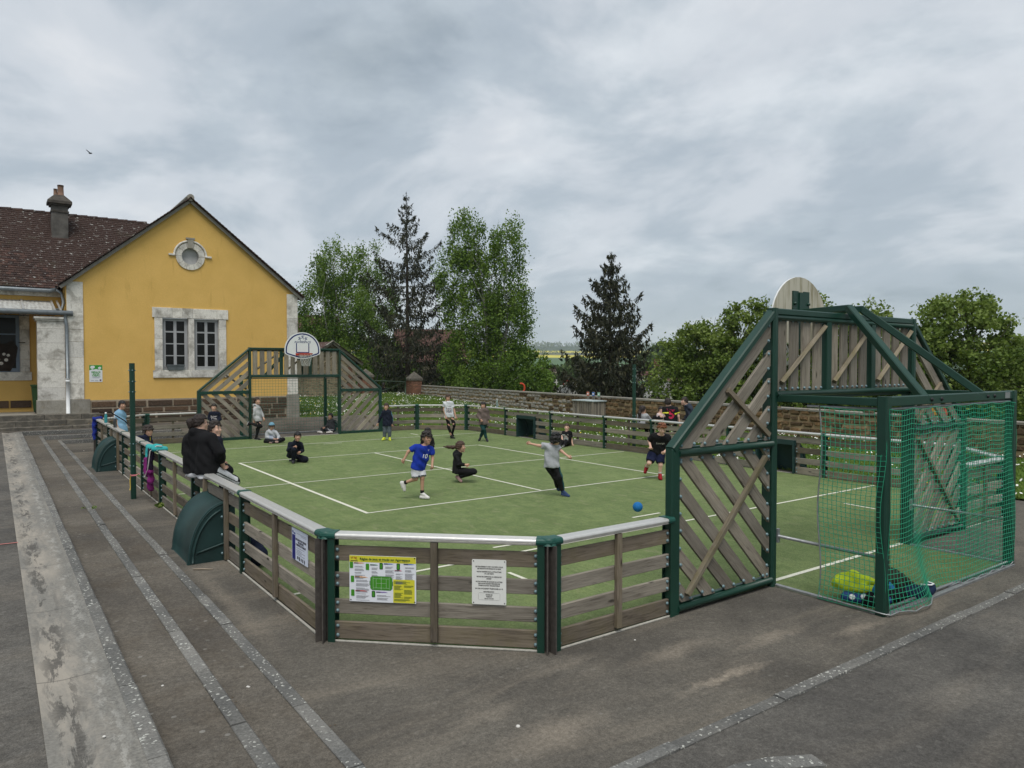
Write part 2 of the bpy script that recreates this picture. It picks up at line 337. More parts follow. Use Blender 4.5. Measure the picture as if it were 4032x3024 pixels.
def mk_gutter():
    m = NM('gutter_concrete'); p = m.pos(); n = m.noise(p, 45, 5, .7); col = (.20, .19, .168)
    c = m.ramp(n, [(.3, sc3(col, .75)), (.7, sc3(col, 1.2))])
    b = m.noise(m.mapping(p, (2.2, .5, 1)), 1.7, 9, .72, .3); c = m.mix(m.ramp(b, [(.44, 0.), (.60, 1.)]), c, (.31, .28, .235)); jy = m.n('ShaderNodeSeparateXYZ'); m.l(p, jy.inputs[0]); jf = m.math('ABSOLUTE', m.math('SUBTRACT', m.math('FRACT', m.math('DIVIDE', jy.outputs[1], 1.63)), .5)); c = m.mix(m.ramp(jf, [(.0, .75), (.006, 0.)]), c, (.06, .055, .05))
    # dark damp patches strung along the middle
    sx = m.n('ShaderNodeSeparateXYZ'); m.l(p, sx.inputs[0])
    dist = m.math('ABSOLUTE', m.math('ADD', sx.outputs[0], 8.09)); near = m.ramp(dist, [(.03, 1.), (.13, 0.)])
    dk = m.noise(m.mapping(p, (7.5, 1.35, 1)), 1.5, 9, .74, .35); c = m.mix(m.math('MULTIPLY', m.ramp(dk, [(.505, 0.), (.56, .82)]), near), c, m.mix(m.ramp(n, [(.35, 0.), (.65, 1.)]), (.045, .042, .038), (.10, .093, .083)))
    e1 = m.ramp(m.math('ABSOLUTE', m.math('ADD', sx.outputs[0], 7.87)), [(.015, 1.), (.08, 0.)])
    w = m.noise(m.mapping(p, (2, .7, 1)), 6, 6, .75); c = m.mix(m.math('MULTIPLY', m.ramp(w, [(.5, 0.), (.56, .85)]), e1), c, (.52, .50, .45))
    e2 = m.ramp(m.math('ABSOLUTE', m.math('ADD', sx.outputs[0], 7.84)), [(.0, .8), (.16, 0.)]); c = m.mix(e2, c, m.mix(m.ramp(n, [(.4, 0.), (.6, 1.)]), (.10, .098, .09), (.19, .185, .165)))
    m.base(c).set(.88, 0, .25).bump(n, .35, .003); return m.m
MT['gutter'] = mk_gutter()

MT['green'] = plain('green_paint', (.0072, .040, .026), .42, 0, .14, 3., .05, 90, .45)
MT['green_dk'] = plain('green_plastic', (.016, .043, .041), .5, 0, .2, 4., .12, 60, .35)
MT['cap'] = plain('green_cap_plastic', (.012, .072, .055), .45, 0, .1)
MT['alu'] = plain('aluminium_rail', (.62, .61, .58), .38, .55, .06, 20., .03, 120, .5)
MT['galv'] = plain('galvanised_steel', (.30, .31, .31), .48, .6, .2, 14., .05, 90, .5)
MT['rust'] = plain('weathered_steel', (.085, .075, .066), .7, .2, .25, 18., .1, 90)
MT['bolt'] = plain('bolt_cap', (.17, .25, .27), .4, .2, .25, 60.)
MT['bolt_steel'] = plain('bolt_steel', (.55, .57, .57), .35, .7, .1)
MT['whitestrip'] = plain('white_strip', (.40, .385, .34), .6, 0, .2, 30.)
MT['white'] = plain('white_paint', (.72, .73, .72), .45, 0, .03)
MT['black'] = plain('black_plastic', (.012, .012, .013), .5)
MT['navyprint'] = plain('navy_print', (.012, .022, .13), .5)
MT['greytext'] = plain('grey_print', (.10, .095, .09), .6)
MT['rope'] = plain('white_cord', (.62, .62, .58), .8)
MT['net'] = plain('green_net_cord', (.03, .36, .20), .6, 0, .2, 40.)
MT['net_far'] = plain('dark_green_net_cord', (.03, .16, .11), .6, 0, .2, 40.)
# ------------------------------------------------------------------ the setting: ground, steps, court
A2, B2, C2, DX, DY, LEN = 1.55, 1.575, 1.53, 1.415, 1.337, 19.6
XC = -A2 - B2; XB = XC - C2; XA = XB - DX
Z1, Z2, Z3 = .36, .24, .12
X1, X2, X3 = -7.70, -7.19, -6.72          # nosing lines on the left
Y1, Y2, Y3 = 22.45, 21.95, 21.45          # nosing lines at the far end
YN3, YN2 = -1.74, -2.25                   # near side
KW = .10
def sheet(name, pts, mat, kind='structure'):
    b = MB(); b.poly(pts); return b.build(name, mat, kind=kind)
def Pz(x, y, z): return (x, y, z)
sheet('court_surround', [(X3 - .02, YN3 - .05, 0), (14, YN3 - .05, 0), (14, .3, 0), (6.45, .3, 0), (6.45, Y3 + .05, 0), (X3 - .02, Y3 + .05, 0)], MT['asphalt'])
octo = [(XB, 0), (-XB, 0), (-XA, DY), (-XA, LEN - DY), (-XB, LEN), (XB, LEN), (XA, LEN - DY), (XA, DY)]
goalpad = [(XB, 0), (-A2, 0), (-A2, -1.12), (A2, -1.12), (A2, 0), (-XB, 0), (-XA, DY), (-XA, LEN - DY), (-XB, LEN), (XB, LEN), (XA, LEN - DY), (XA, DY)]
sheet('court_turf', [(x, y, .006) for x, y in goalpad], MT['turf'])
# painted lines
LW = .05
def line_seg(b, x0, y0, x1, y1, w=LW, z=.011):
    d = nrm((x1 - x0, y1 - y0, 0)); s = np.array([-d[1], d[0], 0]) * w / 2
    p = np.array([x0, y0, z]); q = np.array([x1, y1, z]); b.face([p - s, q - s, q + s, p + s])
LINES = [(-3.5, 6.15 - .025, -3.5, 13.65 + .025, .065), (3.55, 6.15, 3.55, 13.65, .055), (.12, 6.18, .12, 13.62, .055),
 (-3.468, 6.15, 3.52, 6.15, .05), (-3.468, 13.65, 3.52, 13.65, .05), (-5.95, 9.82, -3.535, 9.82, .045), (-3.466, 9.82, .09, 9.82, .045), (.15, 9.82, 3.52, 9.82, .045), (3.58, 9.82, 5.95, 9.82, .045),
 (-5.9, 17.0, 5.9, 17.0, .05), (-5.9, 2.72, 5.9, 2.72, .05), (-.18, 16.65, .42, 16.65, .05), (-.25, 3.37, .38, 3.37, .05), (3.6, 17.55, 3.65, 18.2, .05), (3.6, 2.05, 3.55, 1.4, .05), (-3.6, 1.4, -3.6, 2.05, .05), (-3.1, 3.1, -2.55, 3.08, .05),
 (-1.5, .06, 1.5, .06, .06), (-1.5, LEN - .06, 1.5, LEN - .06, .06)]
for x0, y0, x1, y1, w in LINES:
    b = MB(); line_seg(b, x0, y0, x1, y1, w); b.build('court_line', MT['line'], kind='structure')
# --- left and far steps: treads as sheets, kerbs stone by stone
sheet('step_tread', [(X2 - .01, YN2, Z3 - .012), (X3 - KW + .01, YN2, Z3 - .012), (X3 - KW + .01, Y3 + KW, Z3 - .012), (X2 - .01, Y3 + KW, Z3 - .012)], MT['asphalt_tread'])
sheet('step_tread', [(X1 - .01, YN2 - .5, Z2 - .012), (X2 - KW + .01, YN2 - .5, Z2 - .012), (X2 - KW + .01, Y2 + KW, Z2 - .012), (X1 - .01, Y2 + KW, Z2 - .012)], MT['asphalt_tread'])
sheet('step_tread', [(X2 - .01, Y3 + KW - .01, Z3 - .01), (-3.2, Y3 + KW - .01, Z3 - .01), (-3.2, Y2 + .02, Z3 - .01), (X2 - .01, Y2 + .02, Z3 - .01)], MT['asphalt_tread'])
sheet('step_tread', [(X1 - .01, Y2 + KW - .01, Z2 - .01), (-3.2, Y2 + KW - .01, Z2 - .01), (-3.2, Y1 + .02, Z2 - .01), (X1 - .01, Y1 + .02, Z2 - .01)], MT['asphalt_tread'])
sheet('playground_asphalt', [(-30, Y1 + KW - .01, Z1 - .01), (8, Y1 + KW - .01, Z1 - .01), (8, 26, Z1 - .01), (-30, 26, Z1 - .01)], MT['asphalt_tread'])
sheet('playground_asphalt', [(-40, -20, Z1 - .008), (-8.215, -20, Z1 - .008), (-8.215, Y1 + KW, Z1 - .008), (-40, Y1 + KW, Z1 - .008)], MT['asphalt_near'])
sheet('access_ramp', [(-3.2, 20.85, .004), (8, 20.85, .004), (8, Y1 + KW + .02, Z1 - .006), (-3.2, Y1 + KW + .02, Z1 - .006)], MT['asphalt_tread'])
gb = MB(); N = 90
for k in range(N):
    y0 = -12 + (Y1 + 12) * k / N; y1 = -12 + (Y1 + 12) * (k + 1) / N
    prof = [(-8.22, Z1 - .003), (-8.15, Z1 - .012), (-8.07, Z1 - .017), (-7.98, Z1 - .012), (-7.88, Z1 - .006), (X1 - KW + .005, Z1 - .003)]
    for (xa, za), (xb, zb) in zip(prof, prof[1:]): gb.face([(xa, y0, za), (xb, y0, zb), (xb, y1, zb), (xa, y1, za)], smooth=True)
gb.build('gutter', MT['gutter'], kind='structure')
def kerb_run(name, p, q, zt, drop, step=.98, jog=True):
    """a row of kerb stones from p to q (2-D), top at zt, riser going down by drop; width lies on the left of p->q"""
    p = np.array([*p, 0.]); q = np.array([*q, 0.]); L = np.linalg.norm(q - p); d = (q - p) / L; side = np.array([-d[1], d[0], 0])
    e = thing(name, (*p[:2], zt), None, None, kind='structure'); t = 0.
    while t < L - .02:
        l = min(step * random.uniform(.92, 1.08), L - t)
        if L - t - l < .3: l = L - t
        a = p + d * (t + .004); b2 = p + d * (t + l - .004); m = MB(); dz = random.uniform(-.005, .005); j = random.uniform(-.004, .004)
        c = .012; w = KW; z0 = -drop - .12
        sec = [(0 + j, z0), (w, z0), (w, dz - .004), (w - .006, dz), (c + j, dz), (j, dz - c)]
        m.prism(a + [0, 0, zt], b2 + [0, 0, zt], [(-s, z) for s, z in sec][::-1], np.cross(d, (0, 0, 1.)), np.array([0, 0, 1.]))
        m.build('kerb_stone', MT['kerb'], e); t += l
    return e
kerb_run('lower_step_kerb', (X3, YN3 - KW), (X3, Y3 + KW), Z3, .12)
kerb_run('middle_step_kerb', (X2, -8), (X2, Y2 + KW), Z2, .12)
kerb_run('upper_step_kerb', (X1, -12), (X1, Y1 + KW), Z1, .12, 1.02)
kerb_run('far_lower_step_kerb', (X3 + .004, Y3), (-3.2, Y3), Z3 - .002, .12)
kerb_run('far_middle_step_kerb', (X2 + .004, Y2), (-3.2, Y2), Z2 - .002, .12)
kerb_run('far_upper_step_kerb', (X1 + .004, Y1), (-3.2, Y1), Z1 - .002, .12)
e = kerb_run('near_step_kerb', (12, YN3), (X3 + .004, YN3), Z3, .12, 1.02)
# near asphalt: level beside the kerb, ramping up towards the camera's left
V = []; F = []; nx, ny = 60, 40
xs = np.linspace(-6.6, 12, nx); ys = np.concatenate([np.linspace(YN3 - KW + .004, -2.9, 22), np.linspace(-3.05, -14, ny - 22)])
def near_z(x, y):
    t = np.clip((-4.5 - x) / .9, 0, 1); t = t * t * (3 - 2 * t); u = np.clip((-2.33 - y) / .06, 0, 1)
    return Z3 - .016 + (Z2 - Z3) * t * u
for y in ys:
    for x in xs: V.append((x, y, near_z(x, y)))
for j in range(ny - 1):
    for i in range(nx - 1): o = j * nx + i; F.append((o, o + nx, o + nx + 1, o + 1))
bulk('near_asphalt', V, F, MT['asphalt_near'], kind='structure')
e = thing('short_step_kerb', (-4.9, -2.3, Z3), None, None, kind='structure')
for p, q in (((-6.4, -2.215, .232), (-5.12, -2.215, .20)), ((-5.112, -2.217, .198), (-4.86, -2.245, .168)), ((-4.852, -2.247, .166), (-4.56, -2.335, .128))):
    m = MB(); p = np.array(p); q = np.array(q); d = nrm(q - p); s = nrm(np.cross(d, (0, 0, 1)))
    m.prism(p, q, [(0, -.2), (.13, -.2), (.13, -.004), (.126, 0), (.012, 0), (0, -.01)], s, np.array([0, 0, 1.])); m.build('kerb_stone', MT['kerb'], e)
# pink chalk line on the playground, chips of stone, a stick
b = MB(); line_seg(b, -9.0, 5.42, -8.21, 5.38, .03, Z1 + .002); b.build('pink_line', plain('pink_paint', (.5, .17, .15), .8, 0, .2, 30.), kind='structure')
# ------------------------------------------------------------------ wooden barrier round the court
HR = .955
PLK = [(.02, .17), (.245, .37), (.475, .60), (.705, .835)]
def bolt_dome(b, p, n, r=.016): b.dome(p, n, r, r * .95, 7)
def rail_piece(p, q, parent, name='handrail'):
    """ribbed aluminium top rail"""
    d = nrm(np.array(q) - np.array(p)); s = np.cross(d, (0, 0, 1.)); w = .068
    sec = [(-w + .012, -.052), (w - .012, -.052), (w - .002, -.045)]
    for t in np.linspace(-70, 80, 7): sec.append((w - .024 + .024 * math.cos(R(t)), -.022 + .022 * math.sin(R(t))))
    nr = 7
    for k in range(nr):
        x = (w - .026) - (2 * w - .052) * k / (nr - 1)
        sec += [(x + .0035, 0), (x + .0015, -.0045), (x - .0015, -.0045), (x - .0035, 0)] if k < nr - 0 else []
    for t in np.linspace(100, 250, 7): sec.append((-w + .024 + .024 * math.cos(R(t)), -.022 + .022 * math.sin(R(t))))
    sec.append((-w + .002, -.045))
    b = MB(); b.prism(p, q, sec, s, np.array([0, 0, 1.])); b.sm = [False] * len(b.f)
    return b.build(name, MT['alu'], parent)
def cap_piece(c, dirs, parent, l=.085):
    """green plastic sleeve over a rail joint; dirs point along the rails that meet"""
    if len(dirs) > 1: b = MB(); c_ = np.array(c, float); b.tube([c_ - [0, 0, .054], c_ - [0, 0, .01], c_ + [0, 0, .0045], c_ + [0, 0, .0082]], [.074, .076, .072, .06], 18); b.build('rail_cap', MT['cap'], parent)
    for d in dirs:
        d = nrm(d); s = np.cross(d, (0, 0, 1.)); w = .076; sec = []
        for t in np.linspace(-90, 90, 7): sec.append((w - .028 + .028 * math.cos(R(t)), -.024 + .031 * math.sin(R(t))))
        for t in np.linspace(90, 270, 7): sec.append((-w + .028 + .028 * math.cos(R(t)), -.024 + .031 * math.sin(R(t))))
        b = MB(); b.prism(np.array(c) - d * .03, np.array(c) + d * l, sec, s, np.array([0, 0, 1.])); b.build('rail_cap', MT['cap'], parent)
def hpost(b, c, d, h, w=.05, dep=.10, m=0, t=.008):
    """steel H post: web along d, flanges across"""
    d = nrm(d); n = np.cross(d, (0, 0, 1.)); c = np.array(c, float)
    for s in (-1, 1): b.beam(c + n * s * (dep / 2), c + n * s * (dep / 2) + [0, 0, h], w, t, n, m, 0)
    b.beam(c, c + np.array([0, 0, h]), t, dep - t, n, m, 0)
def barrier_run(nodes, out, label, corners=(True, True), mids=True, holes=(), dmat=None, skipends=(False, False)):
    """nodes: post positions along one straight run; out: outward normal; holes: (y0,y1) left open for a small goal"""
    P = [np.array([*n, 0.]) for n in nodes]; d = nrm(P[-1] - P[0]); out = np.array([*out, 0.])
    e = thing('barrier', P[0], label, 'barrier', 'barrier round the court')
    bolts = MB()
    for k, p in enumerate(P):
        first, last = k == 0, k == len(P) - 1
        b = MB()
        if first and corners[0]: c = p + d * .06
        elif last and corners[1]: c = p - d * .06
        else: c = p
        if not ((first and skipends[0]) or (last and skipends[1])):
            hpost(b, c, d, HR - .05, .062, .105); b.build('post', MT['green'], e)
        if (first and corners[0]) or (last and corners[1]):
            b = MB(); cc = p + out * .005; b.beam(cc, cc + [0, 0, HR - .05], .07, .012, out, 0, .0); b.beam(cc + out * .05 , cc + out * .05 + [0, 0, HR - .05], .012, .1, out, 0, 0); b.build('corner_channel', MT['rust'], e)
    for k, (p, q) in enumerate(zip(P, P[1:])):
        a = p + d * (.075 if (k == 0 and corners[0]) else .012); z = q - d * (.075 if (k == len(P) - 2 and corners[1]) else .012)
        L = np.linalg.norm(z - a); cuts = [(0., L)]
        for h0, h1 in holes:
            t0 = (np.array([p[0], h0, 0]) - a) @ d; t1 = (np.array([p[0], h1, 0]) - a) @ d; t0, t1 = sorted((t0, t1))
            if t0 > 0 and t1 < L: cuts = [(0., t0), (t1, L)]; ht = (t0, t1)
        for ip, (z0, z1) in enumerate(PLK):
            segs = cuts if ip < 3 else [(0., L)]
            for (t0, t1) in segs:
                m = MB(); zc = (z0 + z1) / 2 + random.uniform(-.004, .004); off = random.uniform(-.003, .003)
                m.beam(a + d * t0 + out * off + [0, 0, zc], a + d * t1 + out * off + [0, 0, zc], .034, z1 - z0, (0, 0, 1), 0, .005)
                m.build('plank', dmat or MT['wood' if (ip + k) % 3 else 'wood_dark'], e)
                for tt in (t0 + .03, t1 - .03):
                    for zz in (zc - (z1 - z0) * .27, zc + (z1 - z0) * .27):
                        for s in (-1, 1): bolt_dome(bolts, a + d * tt + out * s * .019 + [0, 0, zz], out * s, .017)
        if len(cuts) == 1:
            m = MB(); c = a + d * (L / 2) + out * .042; m.beam(c + [0, 0, .05], c + [0, 0, HR - .055], .062, .045, out, 0, .004); m.build('stiffener', MT['wood_dark'], e)
        else:
            for t in (cuts[0][1] - .03, cuts[1][0] + .03, ):
                m = MB(); c = a + d * t + out * .042; m.beam(c + [0, 0, .02], c + [0, 0, HR - .055], .062, .05, out, 0, .004); m.build('stiffener', MT['wood_dark'], e)
            for t in ((cuts[0][0] + cuts[0][1]) / 2, (cuts[1][0] + cuts[1][1]) / 2):
                if abs(cuts[0][1] - cuts[0][0]) > 1.0 and t < cuts[0][1] or abs(cuts[1][1] - cuts[1][0]) > 1.0 and t > cuts[1][0]:
                    m = MB(); c = a + d * t + out * .042; m.beam(c + [0, 0, .05], c + [0, 0, HR - .055], .062, .045, out, 0, .004); m.build('stiffener', MT['wood_dark'], e)
        # rail over this bay
        ra = p + d * (.0 if k else .05); rb = q - d * (.0 if k < len(P) - 2 else .05)
        rail_piece(ra + [0, 0, HR], rb + [0, 0, HR], e)
        m = MB(); m.beam(a + out * .03 + [0, 0, .008], z + out * .03 + [0, 0, .008], .022, .012, (0, 0, 1), 0, .002); m.build('base_strip', MT['whitestrip'], e)
        if 0 < k: cap_piece(p + [0, 0, HR + .001], [d], e, .05)
    bolts.build('bolts', MT['bolt'], e, kind='stuff')
    return e
SY = [DY, 3.87, 6.37, 8.87, 10.73, 13.23, 15.73, LEN - DY]
MG = [(4.56, 5.58), (LEN - 5.58, LEN - 4.56)]
bl = barrier_run([(XA, y) for y in SY], (-1, 0), 'long left side barrier of grey planks with aluminium rail beside the steps', holes=MG)
br = barrier_run([(-XA, y) for y in SY], (1, 0), 'long right side barrier of grey planks in front of the daisy lawn', holes=MG)
q2 = 1 / math.sqrt(2)
b1 = barrier_run([(XA, DY), (XB, 0)], nrm((-DY, -DX, 0))[:2], 'corner barrier panel carrying the game rules board and the warning notice')
b2 = barrier_run([(XB, 0), (XC - .05, 0)], (0, -1), 'barrier panel between the corner posts and the near goal', corners=(True, False), skipends=(False, False))
b3 = barrier_run([(XA, LEN - DY), (XB, LEN)], nrm((-DY, DX, 0))[:2], 'angled barrier panel at the far left corner near the stone steps')
b4 = barrier_run([(XB, LEN), (XC - .05, LEN)], (0, 1), 'barrier panel joining the left end of the far goal', corners=(True, False))
b5 = barrier_run([(-XB, LEN), (-XC + .05, LEN)], (0, 1), 'barrier panel joining the right end of the far goal', corners=(True, False))
b6 = barrier_run([(-XA, LEN - DY), (-XB, LEN)], nrm((DY, DX, 0))[:2], 'angled barrier panel behind the girl in the white T-shirt')
b7 = barrier_run([(-XB, 0), (-XC + .05, 0)], (0, -1), 'barrier panel seen through the net right of the near goal', corners=(True, False))
b8 = barrier_run([(-XA, DY), (-XB, 0)], nrm((DY, -DX, 0))[:2], 'angled barrier panel at the near right corner, seen through the net')
def corner_cap(p, d1, d2, e): cap_piece((*p, HR + .0015), [(*d1, 0), (*d2, 0)], e, .10)
for s, eL, eC, eR in ((-1, bl, b1, b2),): pass
dc = nrm((XB - XA, -DY, 0))[:2]
corner_cap((XA, DY), (0, 1), dc, b1); corner_cap((XB, 0), (1, 0), -dc, b1)
corner_cap((XA, LEN - DY), (0, -1), (dc[0], -dc[1]), b3); corner_cap((XB, LEN), (1, 0), (-dc[0], dc[1]), b3)
corner_cap((-XA, LEN - DY), (0, -1), (-dc[0], -dc[1]), b6); corner_cap((-XB, LEN), (-1, 0), (dc[0], dc[1]), b6)
corner_cap((-XA, DY), (0, 1), (-dc[0], dc[1]), b8); corner_cap((-XB, 0), (-1, 0), (dc[0], -dc[1]), b8)
cap_piece((XC - .09, 0, HR + .0012), [(1, 0, 0)], b2, .05)
# small plastic goals let into the long sides
def mini_goal(yc, sx, label):
    """quarter-dome shell outside the barrier, open frame on the court side"""
    x0 = XA * -sx * -1; x0 = sx * abs(XA); e = thing('small_goal', (x0, yc, 0), label, 'small goal', 'small plastic goals in the barrier')
    w, h, dep = .50, .72, .44; b = MB(); n = 12; prof = []
    for k in range(n + 1):
        t = math.pi / 2 * k / n; prof.append((dep * (math.sin(t) * .9 + .10 * t / (math.pi / 2)) if k else 0., h * (.03 + .97 * max(0, math.cos(t)) ** .95)))
    prof.append((dep + .012, 0.0))
    X = lambda u: x0 + sx * (.03 + u)
    rows = [-w, -w + .03, -w + .07, -w + .085, 0, w - .085, w - .07, w - .03, w]; lift = [-.012, 0, 0, -.014, -.014, -.014, 0, 0, -.012]
    V = []; 
    for (u, z) in prof:
        for r_, l_ in zip(rows, lift): V.append((X(max(u + l_, 0)), yc + r_, max(z + l_, 0)))
    nr = len(rows); F = []
    for k in range(len(prof) - 1):
        for j in range(nr - 1):
            f = [k * nr + j, k * nr + j + 1, (k + 1) * nr + j + 1, (k + 1) * nr + j]; F.append(f if sx > 0 else f[::-1])
    bulk('shell', V, F, MT['green_dk'], e, smooth=True)
    for s in (-1, 1):      # side walls, recessed between ribs, with an arched foot
        b = MB(); ins = .018
        side = [(X(u), yc + s * (w - .01), z) for u, z in prof]
        b.face(side + [(X(0), yc + s * (w - .01), 0)] if s * sx > 0 else (side + [(X(0), yc + s * (w - .01), 0)])[::-1])
        b.tube([(X(max(u - .05, 0)), yc + s * (w - .004), z * .9) for u, z in prof[2:-1]], .014, 6)
        b.tube([(X(dep * .8 * t), yc + s * (w - .004), .13 + .09 * (1 - t)) for t in np.linspace(0, 1, 6)], .012, 6)
        b.build('side_wall', MT['green_dk'], e)
    b = MB(); t = .075          # frame seen from the court
    xf = x0 - sx * .028
    b.beam((xf, yc - w - .02, .70), (xf, yc + w + .02, .70), .03, .11, (0, 0, 1)); 
    for s in (-1, 1): b.beam((xf, yc + s * (w - .02), .02), (xf, yc + s * (w - .02), .75), .03, .10, (1, 0, 0))
    b.build('front_frame', MT['green_dk'], e)
    b = MB()
    for s in (-1, 1):
        for z in (.12, .4, .68): b.dome((x0 - sx * .045, yc + s * (w - .02), z), (-sx, 0, 0), .012, .01, 6)
        for z in (.1, .33, .55): b.dome((x0 + sx * .085, yc + s * (w + .03), z), (sx, 0, 0), .018, .018, 7)
    b.build('bolts', MT['bolt'], e, kind='stuff')
    return e
mini_goal(5.07, -1, 'green plastic quarter-round small goal nearest the camera on the left barrier')
mini_goal(LEN - 5.07, -1, 'green plastic quarter-round small goal near the far end of the left barrier')
mini_goal(LEN - 5.07, 1, 'dark green framed small goal in the right barrier behind the walking girl')
mini_goal(5.07, 1, 'dark green framed small goal in the right barrier seen past the near goal post')
# net masts at mid court
for sx, lab in ((-1, 'tall green steel mast standing outside the left barrier with pink tape'), (1, 'tall green steel mast standing on the lawn beyond the right barrier')):
    x = sx * 6.38; y = 9.86; e = thing('net_mast', (x, y, 0), lab, 'mast', 'masts at half way')
    b = MB(); b.beam((x, y, -.05), (x, y, 2.46), .085, .085, (1, 0, 0), 0, .014); b.build('mast', MT['green'], e)
    b = MB()
    for z in (2.33, 2.13, 1.94, 1.0, .8, .6):
        for s in (-1, 1): b.dome((x + s * .0425, y, z), (s, 0, 0), .013, .022, 6); b.dome((x, y + s * .0425, z), (0, s, 0), .013, .02, 6)
    b.build('bolts', MT['bolt'], e, kind='stuff')
    if sx < 0:
        b = MB(); b.box(x - .046, y - .046, .42, x + .046, y + .046, .445, 0); b.tube([(x + .04, y - .05, .43), (x + .08, y - .06, .46), (x + .10, y - .05, .44)], .006, 5)
        b.build('pink_tape', plain('pink_tape', (.75, .25, .27), .6), e)
        b = MB(); b.tube([(x - .045, y - .045, .44), (x - .06, y - .05, .35), (x - .055, y - .05, .22), (x - .065, y - .05, .17)], .008, 5); b.build('yellow_ribbon', plain('yellow_ribbon', (.7, .5, .08), .6), e)
        b = MB(); pts = [(x - .02, y + .05, 1.30), (x - .12, y + .05, 1.42), (x - .3, y + .06, 1.55), (x - .36, y + .06, 1.60)]; b.tube(pts, .012, 6); b.tube([pts[-1], (x - .33, y + .06, 1.35), (x - .2, y + .06, 1.2)], .002, 4); b.build('bent_rod', MT['black'], e)
# ------------------------------------------------------------------ the two goals
def clip_poly(P, poly):
    """Sutherland-Hodgman: convex polygon P clipped by convex counter-clockwise poly"""
    out = list(P)
    for (ax, ay), (bx, by) in zip(poly, poly[1:] + poly[:1]):
        inp, out = out, []
        f = lambda q: (bx - ax) * (q[1] - ay) - (by - ay) * (q[0] - ax)
        for k in range(len(inp)):
            p, q = inp[k - 1], inp[k]; fp, fq = f(p), f(q)
            if fp * fq < 0: t = fp / (fp - fq); out.append((p[0] + t * (q[0] - p[0]), p[1] + t * (q[1] - p[1])))
            if fq >= 0: out.append(q)
        if not out: return []
    return out
def slab(b, poly, y0, y1, dirv, m=0):
    """polygon in the x-z plane given thickness along y, grain along dirv"""
    area = sum(p[0] * q[1] - q[0] * p[1] for p, q in zip(poly, poly[1:] + poly[:1]))
    if area < 0: poly = poly[::-1]
    uv = lambda p: (p[0] * dirv[0] + p[1] * dirv[1], -p[0] * dirv[1] + p[1] * dirv[0])
    a, c = min(y0, y1), max(y0, y1)
    b.face([(p[0], a, p[1]) for p in poly], [uv(p) for p in poly], m); b.face([(p[0], c, p[1]) for p in poly][::-1], [uv(p) for p in poly][::-1], m)
    for p, q in zip(poly, poly[1:] + poly[:1]):
        u0, u1 = uv(p), uv(q); b.face([(p[0], a, p[1]), (p[0], c, p[1]), (q[0], c, q[1]), (q[0], a, q[1])], [u0, (u0[0], u0[1] + .03), (u1[0], u1[1] + .03), u1], m)
def cords(lines, r, n=3):
    Vs = []; Fs = []; off = 0
    for P in lines:
        P = np.asarray(P, float); d = np.gradient(P, axis=0); d /= np.linalg.norm(d, axis=1)[:, None] + 1e-9
        ref = np.array([.31, .87, .38]); a = np.cross(d, ref); a /= np.linalg.norm(a, axis=1)[:, None]; c = np.cross(d, a); k = len(P)
        ring = np.stack([P + r * (a * math.cos(t) + c * math.sin(t)) for t in np.arange(n) * 2 * math.pi / n], 1)
        Vs.append(ring.reshape(-1, 3)); i = np.arange(k - 1)[:, None] * n; j = np.arange(n)[None]; j2 = (j + 1) % n
        Fs.append(np.stack([i + j, i + j2, i + n + j2, i + n + j], -1).reshape(-1, 4) + off); off += k * n
    return np.concatenate(Vs), np.concatenate(Fs)
